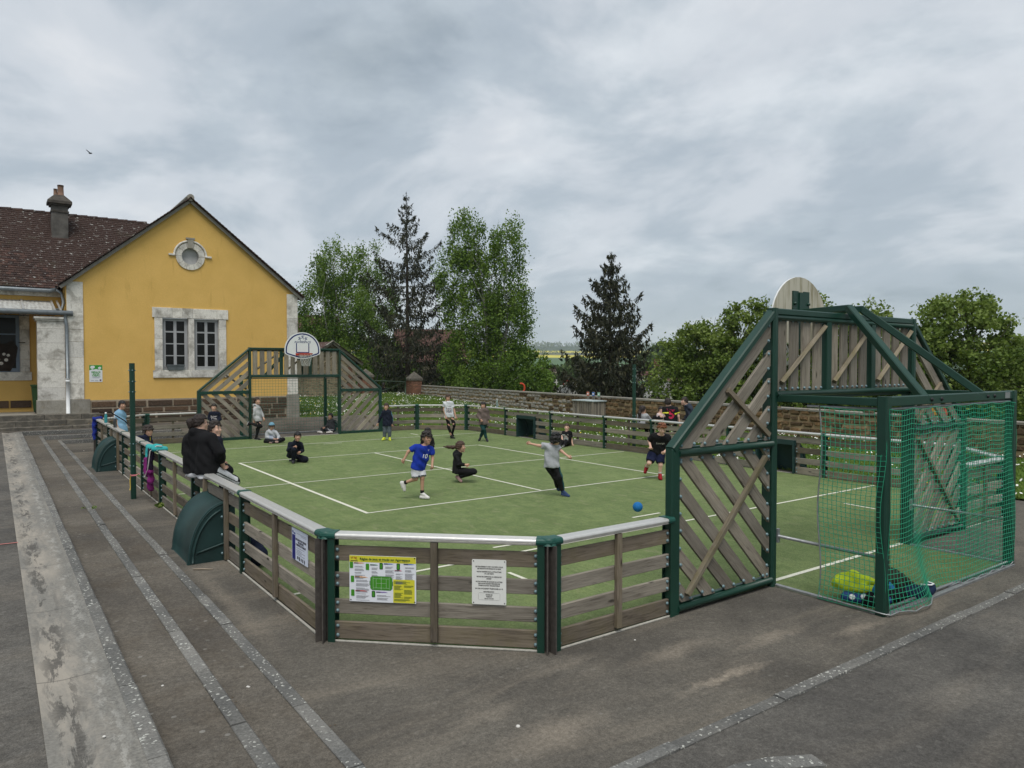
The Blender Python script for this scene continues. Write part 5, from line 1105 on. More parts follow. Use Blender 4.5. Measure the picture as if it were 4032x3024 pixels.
while t < WL:
    l = min(random.uniform(.9, 1.5), WL - t); a_ = wo + wd * (t + .004); c_ = wo + wd * (t + l - .004); b = MB(); zc_ = np.array([0, 0, 1.])
    sec = [(-.05, -.01), (.42, -.01), (.42, .03), (.18, .062), (-.05, .045)]; b.prism(a_ + zc_ * ztopf(t), c_ + zc_ * ztopf(t + l), [(-x, z) for x, z in sec][::-1], wn_, zc_); b.build('coping_stone', COPE, wl_); t += l
stones = []; z = .12; row = 0
while z < 1.02:
    h = random.uniform(.12, .18); t = random.uniform(-.2, 0)
    while t < WL:
        l = random.uniform(.18, .42); stones.append((t, z + random.uniform(-.03, .03), l, h * random.uniform(.62, 1.08))); t += l + random.uniform(.025, .05)
    z += h + .028; row += 1
def stone_geo(rg_):
    # lumpy rubble face: 4x3 grid front with rounded rim
    v = []; f = []; us = (-.5, -.36, .36, .5); vs = (-.5, -.34, .34, .5)
    for j, b_ in enumerate(vs):
        for i, a_ in enumerate(us):
            inner = i in (1, 2) and j in (1, 2); k = .97 if (i in (0, 3)) and (j in (0, 3)) else 1.; k2 = .8 if (i in (0, 3)) and (j in (0, 3)) else 1.
            v.append((a_ * k2 + rg_.uniform(-.09, .09), (1. if inner else .15) + rg_.uniform(-.2, .2), b_ * k2 + rg_.uniform(-.11, .11)))
    for j in range(3):
        for i in range(3): o = j * 4 + i; f.append((o, o + 4, o + 5, o + 1))
    return v, f
geos = []
for k in range(8):
    v, f = stone_geo(random.Random(k)); me = bpy.data.meshes.new('wall_stone'); me.from_pydata(v, [], f); me.materials.append(MT['rubble']); me.update(); geos.append((me, np.array(v), f))
def swhite(t): return max(0., min(1., (t - 15.5) / 2.0))
vis = [s_ for s_ in stones]
def st_depth(s_): p = wo + wd * s_[0]; return depth_of(*p)
order = sorted(vis, key=lambda s_: st_depth(s_) if (3.5 < s_[0] < 40) else 999); rest = MB(); wrot = math.atan2(wd[1], wd[0]); MW = np.array([[wd[0], wn_[0], 0], [wd[1], wn_[1], 0], [0, 0, 1.]])
RUB2 = mk_limestone('grey_white_rubble', (.36, .34, .30), .95, 2.); RUBM = [MT['rubble'], RUB2]
for k, (t, z, l, h) in enumerate(order):
    me, v, f = geos[k % 8]; c_ = wo + wd * (t + l / 2) + [0, 0, z + h / 2]
    if k < 298:
        o = bpy.data.objects.new('wall_stone', me); COL.objects.link(o); o.location = c_; o.rotation_euler = (0, 0, wrot); o.scale = (l, .045, h); child(o, wl_)
    else:
        i = 1 if t > 22 + random.uniform(-4, 4) else 0; rest.raw((v * [l, .045, h]) @ MW.T + c_, f, i)
rest.build('wall_stones', RUBM, wl_, kind='stuff')
# gate pillars, gate, shed
def brick_mat():
    m = NM('old_brick'); v = m.pos(); n = m.noise(v, 20, 4, .7); m.base(m.mix(1., m.ramp(n, [(.3, (.15, .07, .045)), (.7, (.27, .14, .09))]), m.ramp(m.rnd(), [(0, (.6, .6, .6)), (1, (1.3, 1.2, 1.15))]), 'MULTIPLY')).set(.9).bump(n, .5, .01); return m.m
MT['brick'] = brick_mat()
def pillar(cpt, w, h, label):
    x, y, z = cpt; e = thing('gate_pillar', (x, y, z), label, 'pillar', 'brick gate pillars'); b = MB(); b.box(x - w / 2 + .012, y - w / 2 + .012, z - .3, x + w / 2 - .012, y + w / 2 - .012, z + h); b.build('core', MT['mortar'], e)
    zz = z; r = 0
    while zz < z + h - .02:
        for s_ in (0, 1):
            off = 0 if r % 2 else w / 6; x0 = x - w / 2
            xa = x - w / 2
            while xa < x + w / 2 - .03:
                l = min(.21 if (xa > x - w / 2 or r % 2) else .105, x + w / 2 - xa); b = MB()
                if s_ == 0: b.box(xa, y - w / 2, zz, xa + l - .012, y - w / 2 + .05, zz + .055)
                else: b.box(x - w / 2, y - w / 2 + (xa - x + w / 2) + .051, zz, x - w / 2 + .05, y - w / 2 + (xa - x + w / 2) + l - .012 + .051, zz + .055)
                b.build('brick', MT['brick'], e); xa += l
        zz += .067; r += 1
    b = MB(); k = w / 2 + .05; b.raw([(x - k, y - k, z + h), (x + k, y - k, z + h), (x + k, y + k, z + h), (x - k, y + k, z + h), (x - k, y - k, z + h + .12), (x + k, y - k, z + h + .12), (x + k, y + k, z + h + .12), (x - k, y + k, z + h + .12), (x, y, z + h + .55)], [(0, 1, 5, 4), (1, 2, 6, 5), (2, 3, 7, 6), (3, 0, 4, 7), (4, 5, 8), (5, 6, 8), (6, 7, 8), (7, 4, 8)]); b.build('cap', MT['mossstone'], e)
pr_ = at(1631, 1572, 44.5); plft = at(1440, 1572, 46.)
pillar((pr_[0], pr_[1], .40), .72, 1.15, 'brick gate pillar with pyramid cap at the end of the stone wall'); pillar((plft[0], plft[1], .42), .74, 1.3, 'brick gate pillar half hidden behind the right planks of the far goal')
g = thing('metal_gate', (*((pr_ + plft) / 2)[:2], .4), 'open green tubular metal gate standing between the brick pillars', 'gate'); b = MB(); ga = np.array([plft[0] + .5, plft[1] - .3, 0]); gb_ = np.array([pr_[0] - .55, pr_[1] + .1, 0])
for z in (.62, 1.50): b.tube([ga + [0, 0, z], gb_ + [0, 0, z - .04]], .03, 6)
b.tube([ga + [0, 0, .65], gb_ + [0, 0, 1.45]], .025, 6); b.tube([gb_ + [0, 0, .4], gb_ + [0, 0, 1.75]], .045, 8); b.build('gate_frame', plain('gate_paint', (.06, .09, .06), .6), g)
sh = at(1301, 1345, 42.); sx_, sy_, sz_ = sh; shed = thing('stone_shed', (sx_, sy_, .6), 'small rubble stone shed with a tiled gable roof behind the far goal', 'shed')
def mk_rubblewall():
    m = NM('shed_rubble'); p = m.pos(); d = m.vor(m.mapping(p, (1, 1, 1.6)), 4.2, 'DISTANCE_TO_EDGE'); c0 = m.vor(m.mapping(p, (1, 1, 1.6)), 4.2, 'F1', 'Color'); bw = m.n('ShaderNodeRGBToBW'); m.l(c0, bw.inputs[0])
    c = m.ramp(bw.outputs[0], [(.2, (.13, .105, .07)), (.8, (.27, .22, .145))]); c = m.mix(m.ramp(d, [(.02, 1.), (.07, 0.)]), c, (.31, .25, .16)); m.base(c).set(.95).bump(d, .6, .03); return m.m
MT['shedwall'] = mk_rubblewall(); hw = 1.55; ez = 2.78
b = MB(); b.face([(sx_ - hw, sy_, .2), (sx_ + hw, sy_, .2), (sx_ + hw, sy_, ez), (sx_, sy_, sz_ - .12), (sx_ - hw, sy_, ez)]); b.face([(sx_ - hw, sy_, .2), (sx_ - hw, sy_, ez), (sx_ - hw, sy_ + 5, ez), (sx_ - hw, sy_ + 5, .2)]); b.face([(sx_ + hw, sy_, .2), (sx_ + hw, sy_ + 5, .2), (sx_ + hw, sy_ + 5, ez), (sx_ + hw, sy_, ez)]); b.build('wall', MT['shedwall'], shed)
for s_ in (-1, 1):
    xe = sx_ + s_ * (hw + .33); ze = ez - .2; p = [(xe, sy_ - .3, ze), (sx_, sy_ - .3, sz_), (sx_, sy_ + 5.2, sz_), (xe, sy_ + 5.2, ze)]; roof_slab(p if s_ < 0 else p[::-1], .06, MT['tile'], 'roof', shed)
    b = MB(); b.beam((xe, sy_ - .31, ze - .07), (sx_, sy_ - .31, sz_ - .06), .04, .13, (0, 0, 1), 0, 0); b.build('bargeboard', plain('grey_board', (.22, .20, .17), .9), shed)
    for k in range(9):
        d = nrm((sx_ - xe, 0, sz_ - ze)); L = math.hypot(sx_ - xe, sz_ - ze); c_ = np.array([xe, sy_ - .34, ze + .03]) + d * (k * L / 9); b = MB(); b.beam(c_, c_ + d * (L / 9 + .03), .22, .03, (0, 0, 1), 0, .004); b.build('verge_tile', MT['lime_grey'] if k > 6 else MT['tile'], shed)
b = MB(); b.beam((sx_, sy_ - .25, sz_ - .25), (sx_, sy_, sz_ - .25), .14, .14); b.build('purlin_end', MT['wood_dark'], shed)
b = MB()
for zz in np.arange(.6, 2.4, .2): b.box(sx_ + hw - .55 + (.1 if int(zz * 5) % 2 else 0), sy_ - .02, zz, sx_ + hw - .2, sy_ + .01, zz + .19)
b.build('brick_quoins', MT['brick'], shed, kind='stuff')
# --- the wide country: one sheet to the horizon
ang = np.radians(np.concatenate([np.arange(-70, 70, 1.25), np.arange(70, 291, 10.)])); rad = np.array([0, 14, 22, 30, 40, 50, 60, 75, 95, 120, 150, 190, 240, 300, 370, 450, 540, 640, 760, 900, 1050, 1200, 1350, 1500, 1600, 1700, 1850, 2000, 2100, 2200, 2400, 2600, 2800, 3100, 3600, 4500, 6000])
prof = np.interp(rad, [0, 40, 60, 95, 150, 240, 370, 540, 760, 900, 1050, 1200, 1500, 1700, 2000, 2200, 2600, 2800, 3600, 6000], [-.5, -.5, -.7, -2.0, -5, -10, -13.5, -12, -6.5, -1, 5, 10, 20.4, 30, 43, 52, 77, 79, 60, 30])
V = []; ty = math.radians(YAW)
for r, z0 in zip(rad, prof):
    for a in ang:
        wob_ = (math.sin(a * 7 + r * .002) * .5 + math.sin(a * 17 + 1.3) * .3) * np.clip((r - 600) / 2000, 0, 1) * 7
        V.append((CAM[0] + r * math.sin(ty + a), CAM[1] + r * math.cos(ty + a), z0 + wob_))
na = len(ang); F = []
for j in range(len(rad) - 1):
    for i in range(na): i2 = (i + 1) % na; F.append((j * na + i, j * na + i2, (j + 1) * na + i2, (j + 1) * na + i))
m = NM('country_fields'); p = m.pos(); dt = m.n('ShaderNodeVectorMath', operation='DOT_PRODUCT'); sb = m.n('ShaderNodeVectorMath', operation='SUBTRACT'); m.l(p, sb.inputs[0]); sb.inputs[1].default_value = (CAM[0], CAM[1], 0); m.l(sb.outputs[0], dt.inputs[0]); dt.inputs[1].default_value = (FW[0], FW[1], 0); dist = dt.outputs['Value']
dist = m.math('ADD', dist, m.math('MULTIPLY', m.math('SUBTRACT', m.noise(p, .0022, 3), .5), 130.)); fr = m.math('DIVIDE', dist, 3000.)
G1, G2, YL, BR, FO = (.060, .115, .038), (.045, .085, .032), (.52, .44, .030), (.085, .078, .045), (.022, .040, .020)
c = m.ramp(fr, [(0, (.05, .085, .025)), (.15, G2), (.33, G1), (.497, YL), (.566, BR), (.66, YL), (.73, FO), (1., FO)], 'CONSTANT')
n = m.noise(p, .02, 5, .6); c = m.mix(1., c, m.ramp(n, [(.3, .8), (.7, 1.2)]), 'MULTIPLY'); tr = m.n('ShaderNodeTexWave'); tr.inputs['Scale'].default_value = .012; tr.inputs['Distortion'].default_value = 3; m.l(p, tr.inputs['Vector']); c = m.mix(m.ramp(tr.outputs[0], [(.965, 0.), (.985, .35)]), c, (.22, .24, .14))
m.base(c).set(.95, 0, .05); bulk('ground', V, F, m.m, smooth=True, kind='structure')
# ------------------------------------------------------------------ trees
def leaf_mat(name, lo, mid, hi, trans=.25):
    m = NM(name); a = m.n('ShaderNodeAttribute', attribute_name='tint'); c = m.ramp(a.outputs['Fac'], [(0, lo), (.5, mid), (1, hi)]); m.base(c).set(.6, 0, .25)
    tr = m.n('ShaderNodeBsdfTranslucent'); m.l(m.mix(1., c, (1.2, 1.25, .7), 'MULTIPLY'), tr.inputs[0]); mx_ = m.n('ShaderNodeMixShader'); mx_.inputs[0].default_value = trans; m.l(m.b.outputs[0], mx_.inputs[1]); m.l(tr.outputs[0], mx_.inputs[2]); m.l(mx_.outputs[0], m.t.nodes['Material Output'].inputs[0]); return m.m
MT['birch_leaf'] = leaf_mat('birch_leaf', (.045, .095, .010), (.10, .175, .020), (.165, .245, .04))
MT['birch_leaf2'] = leaf_mat('yellow_green_leaf', (.045, .095, .010), (.10, .18, .02), (.16, .25, .035))
MT['maple_leaf'] = leaf_mat('fresh_leaf', (.05, .09, .012), (.12, .18, .03), (.20, .26, .06))
MT['spruce'] = leaf_mat('spruce_needle', (.014, .018, .009), (.034, .038, .018), (.075, .070, .036), .06)
MT['far_leaf'] = leaf_mat('distant_leaf', (.03, .055, .018), (.055, .09, .028), (.09, .13, .04))
m = NM('birch_bark'); v = m.pos(); n = m.noise(m.mapping(v, (2, 2, 9)), 2.5, 5, .7); m.base(m.ramp(n, [(.40, (.05, .045, .04)), (.50, (.36, .35, .32)), (.8, (.55, .54, .5))])).set(.8); MT['birch_bark'] = m.m
MT['bark'] = plain('bark', (.055, .045, .036), .95, 0, .35, 8., .6, 20, .1, 'world')
def quads(C, size, rg, tilt=None, aspect=.7, droop=0.):
    """one leaf-shaped quad (diamond) per centre"""
    n = len(C); a = rg.normal(size=(n, 3)); a[:, 2] -= droop; a /= np.linalg.norm(a, axis=1)[:, None]; b = rg.normal(size=(n, 3)); b = np.cross(a, b); b /= np.linalg.norm(b, axis=1)[:, None]; s = np.asarray(size)[:, None] if np.ndim(size) else size
    V = np.stack([C - a * s, C + b * s * aspect, C + a * s, C - b * s * aspect], 1).reshape(-1, 3); return V, np.arange(4 * n).reshape(-1, 4)
def limb(b, p, q, r0, r1, rg, bend=.12, n=5, seg=6):
    p = np.array(p, float); q = np.array(q, float); L = np.linalg.norm(q - p); off = rg.normal(0, bend * L, 3) * [1, 1, .3]; pts = [p + (q - p) * t + off * math.sin(math.pi * t) * .5 for t in np.linspace(0, 1, n)]
    b.tube(pts, list(np.linspace(r0, r1, n)), seg, caps=False); return pts
def broadleaf(name, base, lobes, label, cat, leaf, bark, nleaf, lsize, seed, stems=1, group=None, clump=.38, droop=.3, r0=.14, shell=.55, bare=0):
    """lobes: (x,y,z,rx,ry,rz) relative to base; leaves gather in clumps near the lobe surface, limbs reach into the clumps"""
    rg = np.random.default_rng(seed); base = np.array(base, float); e = thing(name, base, label, cat, group); L = np.array(lobes, float); vol = L[:, 3] * L[:, 4] * L[:, 5]; ncl = max(30, nleaf // 55)
    k = rg.choice(len(L), ncl, p=vol ** .8 / (vol ** .8).sum()); d = rg.normal(size=(ncl, 3)); d /= np.linalg.norm(d, axis=1)[:, None]; rr = shell + (1.06 - shell) * rg.random(ncl) ** .55; out_ = rg.random(ncl) < .07; rr[out_] += rg.uniform(.02, .16, out_.sum())
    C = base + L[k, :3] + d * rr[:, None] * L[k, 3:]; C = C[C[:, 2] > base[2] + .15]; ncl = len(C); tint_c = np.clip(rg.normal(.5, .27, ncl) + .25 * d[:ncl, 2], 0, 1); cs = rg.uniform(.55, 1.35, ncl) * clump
    per = rg.poisson(nleaf / ncl, ncl) + 4; idx = np.repeat(np.arange(ncl), per); n = len(idx); P = C[idx] + rg.normal(size=(n, 3)) * cs[idx][:, None] * [.62, .62, .5 + droop * .35]; P[:, 2] -= np.abs(rg.normal(0, droop * .22, n)) * clump; far_ = np.linalg.norm((P - C[idx]) / cs[idx][:, None], axis=1) > 1.5; P[far_] = C[idx][far_] + (P[far_] - C[idx][far_]) * .55
    if droop > .5: hang_ = rg.random(n) < .34; sid = rg.integers(0, 5, n); ofs = rg.normal(0, 1, (ncl, 5, 2)) * .42 * clump; sl_ = rg.random(n) * rg.uniform(.5, 1.25, ncl)[idx]; Q_ = C[idx].copy(); Q_[:, :2] += ofs[idx, sid] + rg.normal(0, .035, (n, 2)); Q_[:, 2] -= sl_ * droop * 1.15; P[hang_] = Q_[hang_]
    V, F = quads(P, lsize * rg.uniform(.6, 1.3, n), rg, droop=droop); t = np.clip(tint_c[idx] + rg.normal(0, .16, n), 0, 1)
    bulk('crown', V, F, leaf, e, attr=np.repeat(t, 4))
    b = MB(); top = L[:, :3]; h = float((L[:, 2] + L[:, 5]).max())
    for s_ in range(stems):
        j = int(np.argmax(top[:, 2])) if s_ == 0 else rg.integers(len(L)); tgt = base + [L[j, 0] * .8, L[j, 1] * .8, L[j, 2] + .55 * L[j, 5]]; p0 = base + [rg.normal(0, .12 * (stems > 1)), rg.normal(0, .12 * (stems > 1)), -.3]
        pts = limb(b, p0, tgt, r0 * (1 if s_ == 0 else .75), r0 * .15, rg, .06, 8, 7)
    tr = b.build('trunk', bark, e); b = MB()
    for c_ in C[rg.choice(ncl, min(ncl, 70), replace=False)]:
        pa = pts[min(len(pts) - 1, max(1, int(len(pts) * np.clip((c_[2] - base[2]) / h - .18, .1, .9))))]; limb(b, pa, c_, r0 * .22, .008, rg, .10, 4, 4)
    for k_ in range(bare):
        c_ = C[rg.integers(ncl)]; d_ = nrm(c_ - base - [0, 0, h * .5]); limb(b, c_, c_ + d_ * rg.uniform(.5, 1.1) + [0, 0, rg.uniform(.1, .6)], .012, .004, rg, .1, 4, 4)
    b.build('limbs', bark, e, kind='stuff'); return e
def spruce(base, h, rad, label, seed, levels=30, thin=.0, nper=8, group='spruces behind the wall', skirt=.06, density=1., prof=None):
    rg = np.random.default_rng(seed); base = np.array(base, float); e = thing('spruce_tree', base, label, 'tree', group); b = MB(); lean = rg.normal(0, .004 * h, 2)
    ax = lambda t: base + np.array([lean[0] * math.sin(3 * t), lean[1] * t, h * t]); b.tube([ax(t) for t in np.linspace(-.03, 1, 12)], [max(.012, h * .0125 * (1 - t) ** .9 + .01) for t in np.linspace(-.03, 1, 12)], 8); b.build('trunk', MT['bark'], e)
    Cs = []; Ds = []; Sz = []; br = MB()
    for L in range(levels):
        t = skirt + (1 - skirt) * (L + rg.uniform(-.25, .25)) / levels; t = min(max(t, skirt * .6), .985); R_ = rad * (prof(t) if prof else (1 - t) ** .82) * rg.uniform(.84, 1.12) + .12; n = max(4, int(nper * (1 - .45 * t)))
        for k in range(n):
            if rg.random() < thin: continue
            az = 2 * math.pi * (k + rg.uniform(-.35, .35)) / n + L * 2.4; r = R_ * rg.uniform(.62, 1.12); d = np.array([math.cos(az), math.sin(az), 0.]); p0 = ax(t); up = rg.uniform(-.02, .10) + .30 * t; sag = rg.uniform(.16, .30) * (1 - t)
            ts = np.linspace(0, 1, 9); P = np.array([p0 + d * r * q + [0, 0, r * (up * q - sag * math.sin(math.pi * q * .8) + .22 * q ** 3)] for q in ts]); br.tube(list(P[::2]), list(np.linspace(.028 * (1 - t) + .008, .004, 5)), 4, caps=False)
            m_ = int(max(12, r * 74 * density)); q = rg.uniform(.10, 1.03, m_) ** .8; c_ = np.stack([np.interp(q, ts, P[:, i]) for i in range(3)], 1); side = np.array([-d[1], d[0], 0]); w = .30 * r * (1.06 - q) * np.sin(np.pi * np.clip(q * 1.1, .06, .97)) + .05; c_ += side * (rg.uniform(-1, 1, m_) * w)[:, None]; hang = np.abs(rg.normal(0, .16 + .09 * r, m_)); c_[:, 2] -= hang * (.35 + .65 * rg.random(m_))
            Cs.append(c_); dd = np.stack([d[0] * .35 + rg.normal(0, .35, m_), d[1] * .35 + rg.normal(0, .35, m_), -1 + rg.normal(0, .45, m_) + 1.2 * (q > .93)], 1); Ds.append(dd); Sz.append(rg.uniform(.07, .18, m_) * (.85 + .3 * (1 - t)))
    for k in range(60): t = rg.uniform(.86, 1.0); Cs.append((ax(t) + rg.normal(0, .05 + .25 * (1 - t), 3) * [1, 1, .2])[None]); Ds.append(rg.normal(size=(1, 3)) + [[0, 0, .8]]); Sz.append(np.array([.07]))
    br.build('branches', MT['bark'], e, kind='stuff'); C = np.concatenate(Cs); D = np.concatenate(Ds); s = np.concatenate(Sz)[:, None]; D /= np.linalg.norm(D, axis=1)[:, None]; n = len(C); W = np.cross(D, rg.normal(size=(n, 3))); W /= np.linalg.norm(W, axis=1)[:, None]
    V = np.stack([C - D * s * .5, C + W * s * .30, C + D * s * 1.25, C - W * s * .30], 1).reshape(-1, 3); tint = np.clip(rg.normal(.42, .25, n), 0, 1); bulk('foliage', V, np.arange(4 * n).reshape(-1, 4), MT['spruce'], e, attr=np.repeat(tint, 4)); return e
def gp(px, py, d): p = at(px, py, d); return np.array([p[0], p[1], 0.])
# left birch clump
R2 = RT[:2]; F2 = nrm(np.array([FW[0], FW[1]]))
def lob(l): return [(a * R2[0] + dd * F2[0], a * R2[1] + dd * F2[1], z, rx, ry, rz) for a, dd, z, rx, ry, rz in l]
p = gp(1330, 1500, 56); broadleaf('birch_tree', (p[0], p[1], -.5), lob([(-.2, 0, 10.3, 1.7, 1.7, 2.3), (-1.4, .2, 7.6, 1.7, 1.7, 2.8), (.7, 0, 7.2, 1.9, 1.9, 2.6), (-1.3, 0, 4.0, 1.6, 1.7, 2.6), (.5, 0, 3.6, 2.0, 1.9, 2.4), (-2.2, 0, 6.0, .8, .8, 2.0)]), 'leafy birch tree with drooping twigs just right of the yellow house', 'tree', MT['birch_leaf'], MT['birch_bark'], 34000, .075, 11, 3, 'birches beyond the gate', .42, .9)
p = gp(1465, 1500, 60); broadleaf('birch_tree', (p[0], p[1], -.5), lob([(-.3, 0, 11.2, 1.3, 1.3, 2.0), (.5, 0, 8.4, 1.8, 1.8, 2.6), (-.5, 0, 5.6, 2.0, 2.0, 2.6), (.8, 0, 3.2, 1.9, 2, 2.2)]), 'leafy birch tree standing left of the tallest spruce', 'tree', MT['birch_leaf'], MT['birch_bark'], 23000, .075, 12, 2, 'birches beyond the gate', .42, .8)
p = gp(1605, 1530, 50); spruce((p[0], p[1], 0.0), 14.5, 3.6, 'tallest spruce with a thin bare-looking spire between the birches', 21, 27, .16, 7, skirt=.07, density=.95, prof=lambda t: np.interp(t, [0, .12, .35, .55, .70, .80, .88, 1.], [1.0, .98, .92, .72, .55, .38, .16, .02]))
# right birch, several stems
p = gp(1905, 1545, 46); broadleaf('birch_tree', (p[0], p[1], -.2), lob([(-1.0, 0, 10.6, 1.25, 1.25, 1.9), (1.55, 0, 10.2, 1.15, 1.15, 1.9), (-1.3, 0, 8.4, 1.5, 1.5, 2.2), (.9, 0, 8.0, 1.6, 1.6, 2.2), (-.6, 0, 5.7, 1.9, 1.9, 2.3), (1.5, 0, 5.6, 1.6, 1.6, 2.3), (-1.0, 0, 2.9, 1.7, 1.7, 2.0), (1.1, 0, 2.7, 1.9, 1.9, 2.0), (2.6, 0, 6.6, .8, .8, 1.0), (-2.6, 0, 7.6, .7, .7, 1.4), (-.2, 0, 1.5, 2.3, 2.0, 1.3)]), 'wide many-stemmed birch standing behind the stone wall in the middle', 'tree', MT['birch_leaf'], MT['birch_bark'], 54000, .07, 13, 4, None, .40, .85)
p = gp(2060, 1545, 49); broadleaf('maple_tree', (p[0], p[1], -.4), lob([(0, 0, 2.3, 1.9, 1.9, 1.7), (.7, 0, 1.2, 1.7, 1.7, 1.2), (-.9, 0, 2.6, 1.3, 1.3, 1.3)]), 'low rounded bright green tree at the right foot of the middle birch', 'tree', MT['birch_leaf2'], MT['bark'], 14000, .08, 14, 1, None, .3, .2, .12, .75)
p = gp(2403, 1565, 36.5); spruce((p[0], p[1], .2), 8.0, 2.75, 'broad dark spruce standing alone behind the wall', 22, 21, .08, 9, skirt=.05, density=1.15, prof=lambda t: np.interp(t, [0, .1, .3, .5, .7, .85, .93, 1.], [1.0, 1.0, .82, .66, .46, .24, .12, .02]))
# row of young limes on the right
for k, (px, d, h, w, lab) in enumerate(((2740, 33, 4.4, 1.9, 'fresh green bushy tree directly left of the near goal frame'), (2940, 31, 5.3, 1.7, 'fresh green bushy tree rising behind the sloping beam of the near goal'), (3180, 30, 5.4, 1.8, 'fresh green bushy tree behind the weathered backboard'), (3420, 29, 4.9, 1.7, 'fresh green bushy tree behind the slatted panel of the near goal'), (3780, 26, 5.1, 2.3, 'large fresh green tree at the right edge behind the net'), (4060, 27, 3.4, 1.8, 'low fresh green tree cut by the right picture edge'))):
    p = gp(px, 1560, d); h0 = h + .3
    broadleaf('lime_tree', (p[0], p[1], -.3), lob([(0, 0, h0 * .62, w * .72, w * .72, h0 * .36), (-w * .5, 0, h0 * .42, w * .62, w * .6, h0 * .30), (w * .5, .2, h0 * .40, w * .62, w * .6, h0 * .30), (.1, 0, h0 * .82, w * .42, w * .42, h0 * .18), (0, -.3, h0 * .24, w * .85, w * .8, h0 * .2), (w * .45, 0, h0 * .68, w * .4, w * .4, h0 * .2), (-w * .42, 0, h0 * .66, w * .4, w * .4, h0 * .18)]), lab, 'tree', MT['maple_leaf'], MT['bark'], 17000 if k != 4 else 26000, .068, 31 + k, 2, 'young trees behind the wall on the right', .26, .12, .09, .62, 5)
# shrubs and dark greenery by the gate
for k, (px, py, d, r, lab) in enumerate(((1550, 1545, 50, .9, 'dark clipped shrub behind the metal gate'), (1500, 1400, 66, 2.2, 'dark evergreen mass behind the shed roof'), (1700, 1500, 58, 2.6, 'dark evergreen shrub between the tall spruce and the middle birch'), (1790, 1530, 50, 1.2, 'low green shrub behind the left part of the stone wall'), (1560, 1470, 62, 2.0, 'yellow green shrub behind the gate under the tall spruce'))):
    p = gp(px, py, d); z = at(px, py, d)[2]; broadleaf('shrub', (p[0], p[1], max(-.3, z - r * 1.3)), [(0, 0, r, r, r, r), (r * .5, 0, r * .6, r * .7, r * .7, r * .6)], lab, 'shrub', MT['birch_leaf2'] if k == 4 else MT['spruce'] if k in (1, 2) else MT['far_leaf'], MT['bark'], 5000, .09, 60 + k, 1, 'shrubs beyond the wall', .3, .2, .05, .7)
# trees of the village and the hillside
def puff(V, F, T, c, r, rg, n):
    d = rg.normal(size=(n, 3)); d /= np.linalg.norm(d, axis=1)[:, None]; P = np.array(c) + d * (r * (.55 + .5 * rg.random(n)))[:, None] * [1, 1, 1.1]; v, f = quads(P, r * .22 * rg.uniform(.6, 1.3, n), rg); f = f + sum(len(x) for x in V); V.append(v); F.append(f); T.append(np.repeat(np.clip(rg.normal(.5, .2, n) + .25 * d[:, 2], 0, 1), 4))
def terrain_z(d): return float(np.interp(d, rad, prof))
vill = [(2190, 1478, 128, 2.6), (2225, 1470, 140, 3.0), (2262, 1468, 135, 2.8), (2300, 1480, 120, 2.4), (2165, 1490, 110, 1.6), (2590, 1420, 165, 3.6), (2625, 1405, 190, 4.4), (2560, 1440, 150, 3.0), (2680, 1412, 180, 4.2), (2720, 1420, 170, 4.0), (2640, 1465, 120, 1.8), (2545, 1400, 210, 3.5), (2760, 1430, 160, 3.6), (4020, 1420, 170, 6.0)]
for k, (px, py, d, r) in enumerate(vill):
    rg = np.random.default_rng(80 + k); c = at(px, py, d); V, F, T = [], [], []; e = thing('village_tree', (c[0], c[1], terrain_z(d)), 'hazy green tree among the village roofs below the wall', 'tree', 'trees down in the village')
    for j in range(4): puff(V, F, T, c + rg.normal(0, r * .4, 3) * [1, 1, .6] + [0, 0, -r * .3 * j / 2], r * rg.uniform(.55, .8), rg, 500)
    bulk('crown', np.concatenate(V), np.concatenate(F), MT['far_leaf'], e, attr=np.concatenate(T)); b = MB(); b.tube([(c[0], c[1], terrain_z(d) - .5), c], [.3, .12], 6); b.build('trunk', MT['bark'], e)
rg = np.random.default_rng(5); V, F, T = [], [], []
for k in range(420):
    d = rg.uniform(2350, 2750); a = rg.uniform(-.2, .5); c = CAM + d * (FW + RT * a); puff(V, F, T, (c[0], c[1], terrain_z(d) + 3), rg.uniform(9, 16), rg, 26)
for k in range(150):
    d = rg.uniform(1760, 1800); a = rg.uniform(-.1, .35); c = CAM + d * (FW + RT * a); puff(V, F, T, (c[0], c[1], terrain_z(d) + 3), rg.uniform(5, 9), rg, 22)
for k in range(260):
    d = rg.uniform(330, 700); a = rg.uniform(-.1, .6); c = CAM + d * (FW + RT * a)
    if rg.random() < .75 - (d < 430) * .55 or (.015 < a < .10): continue
    puff(V, F, T, (c[0], c[1], terrain_z(d) + 2), rg.uniform(3, 6), rg, 60)
bulk('far_woodland', np.concatenate(V), np.concatenate(F), MT['far_leaf'], attr=np.concatenate(T), kind='stuff', label='far strips of woodland along the hillside', cat='woodland')
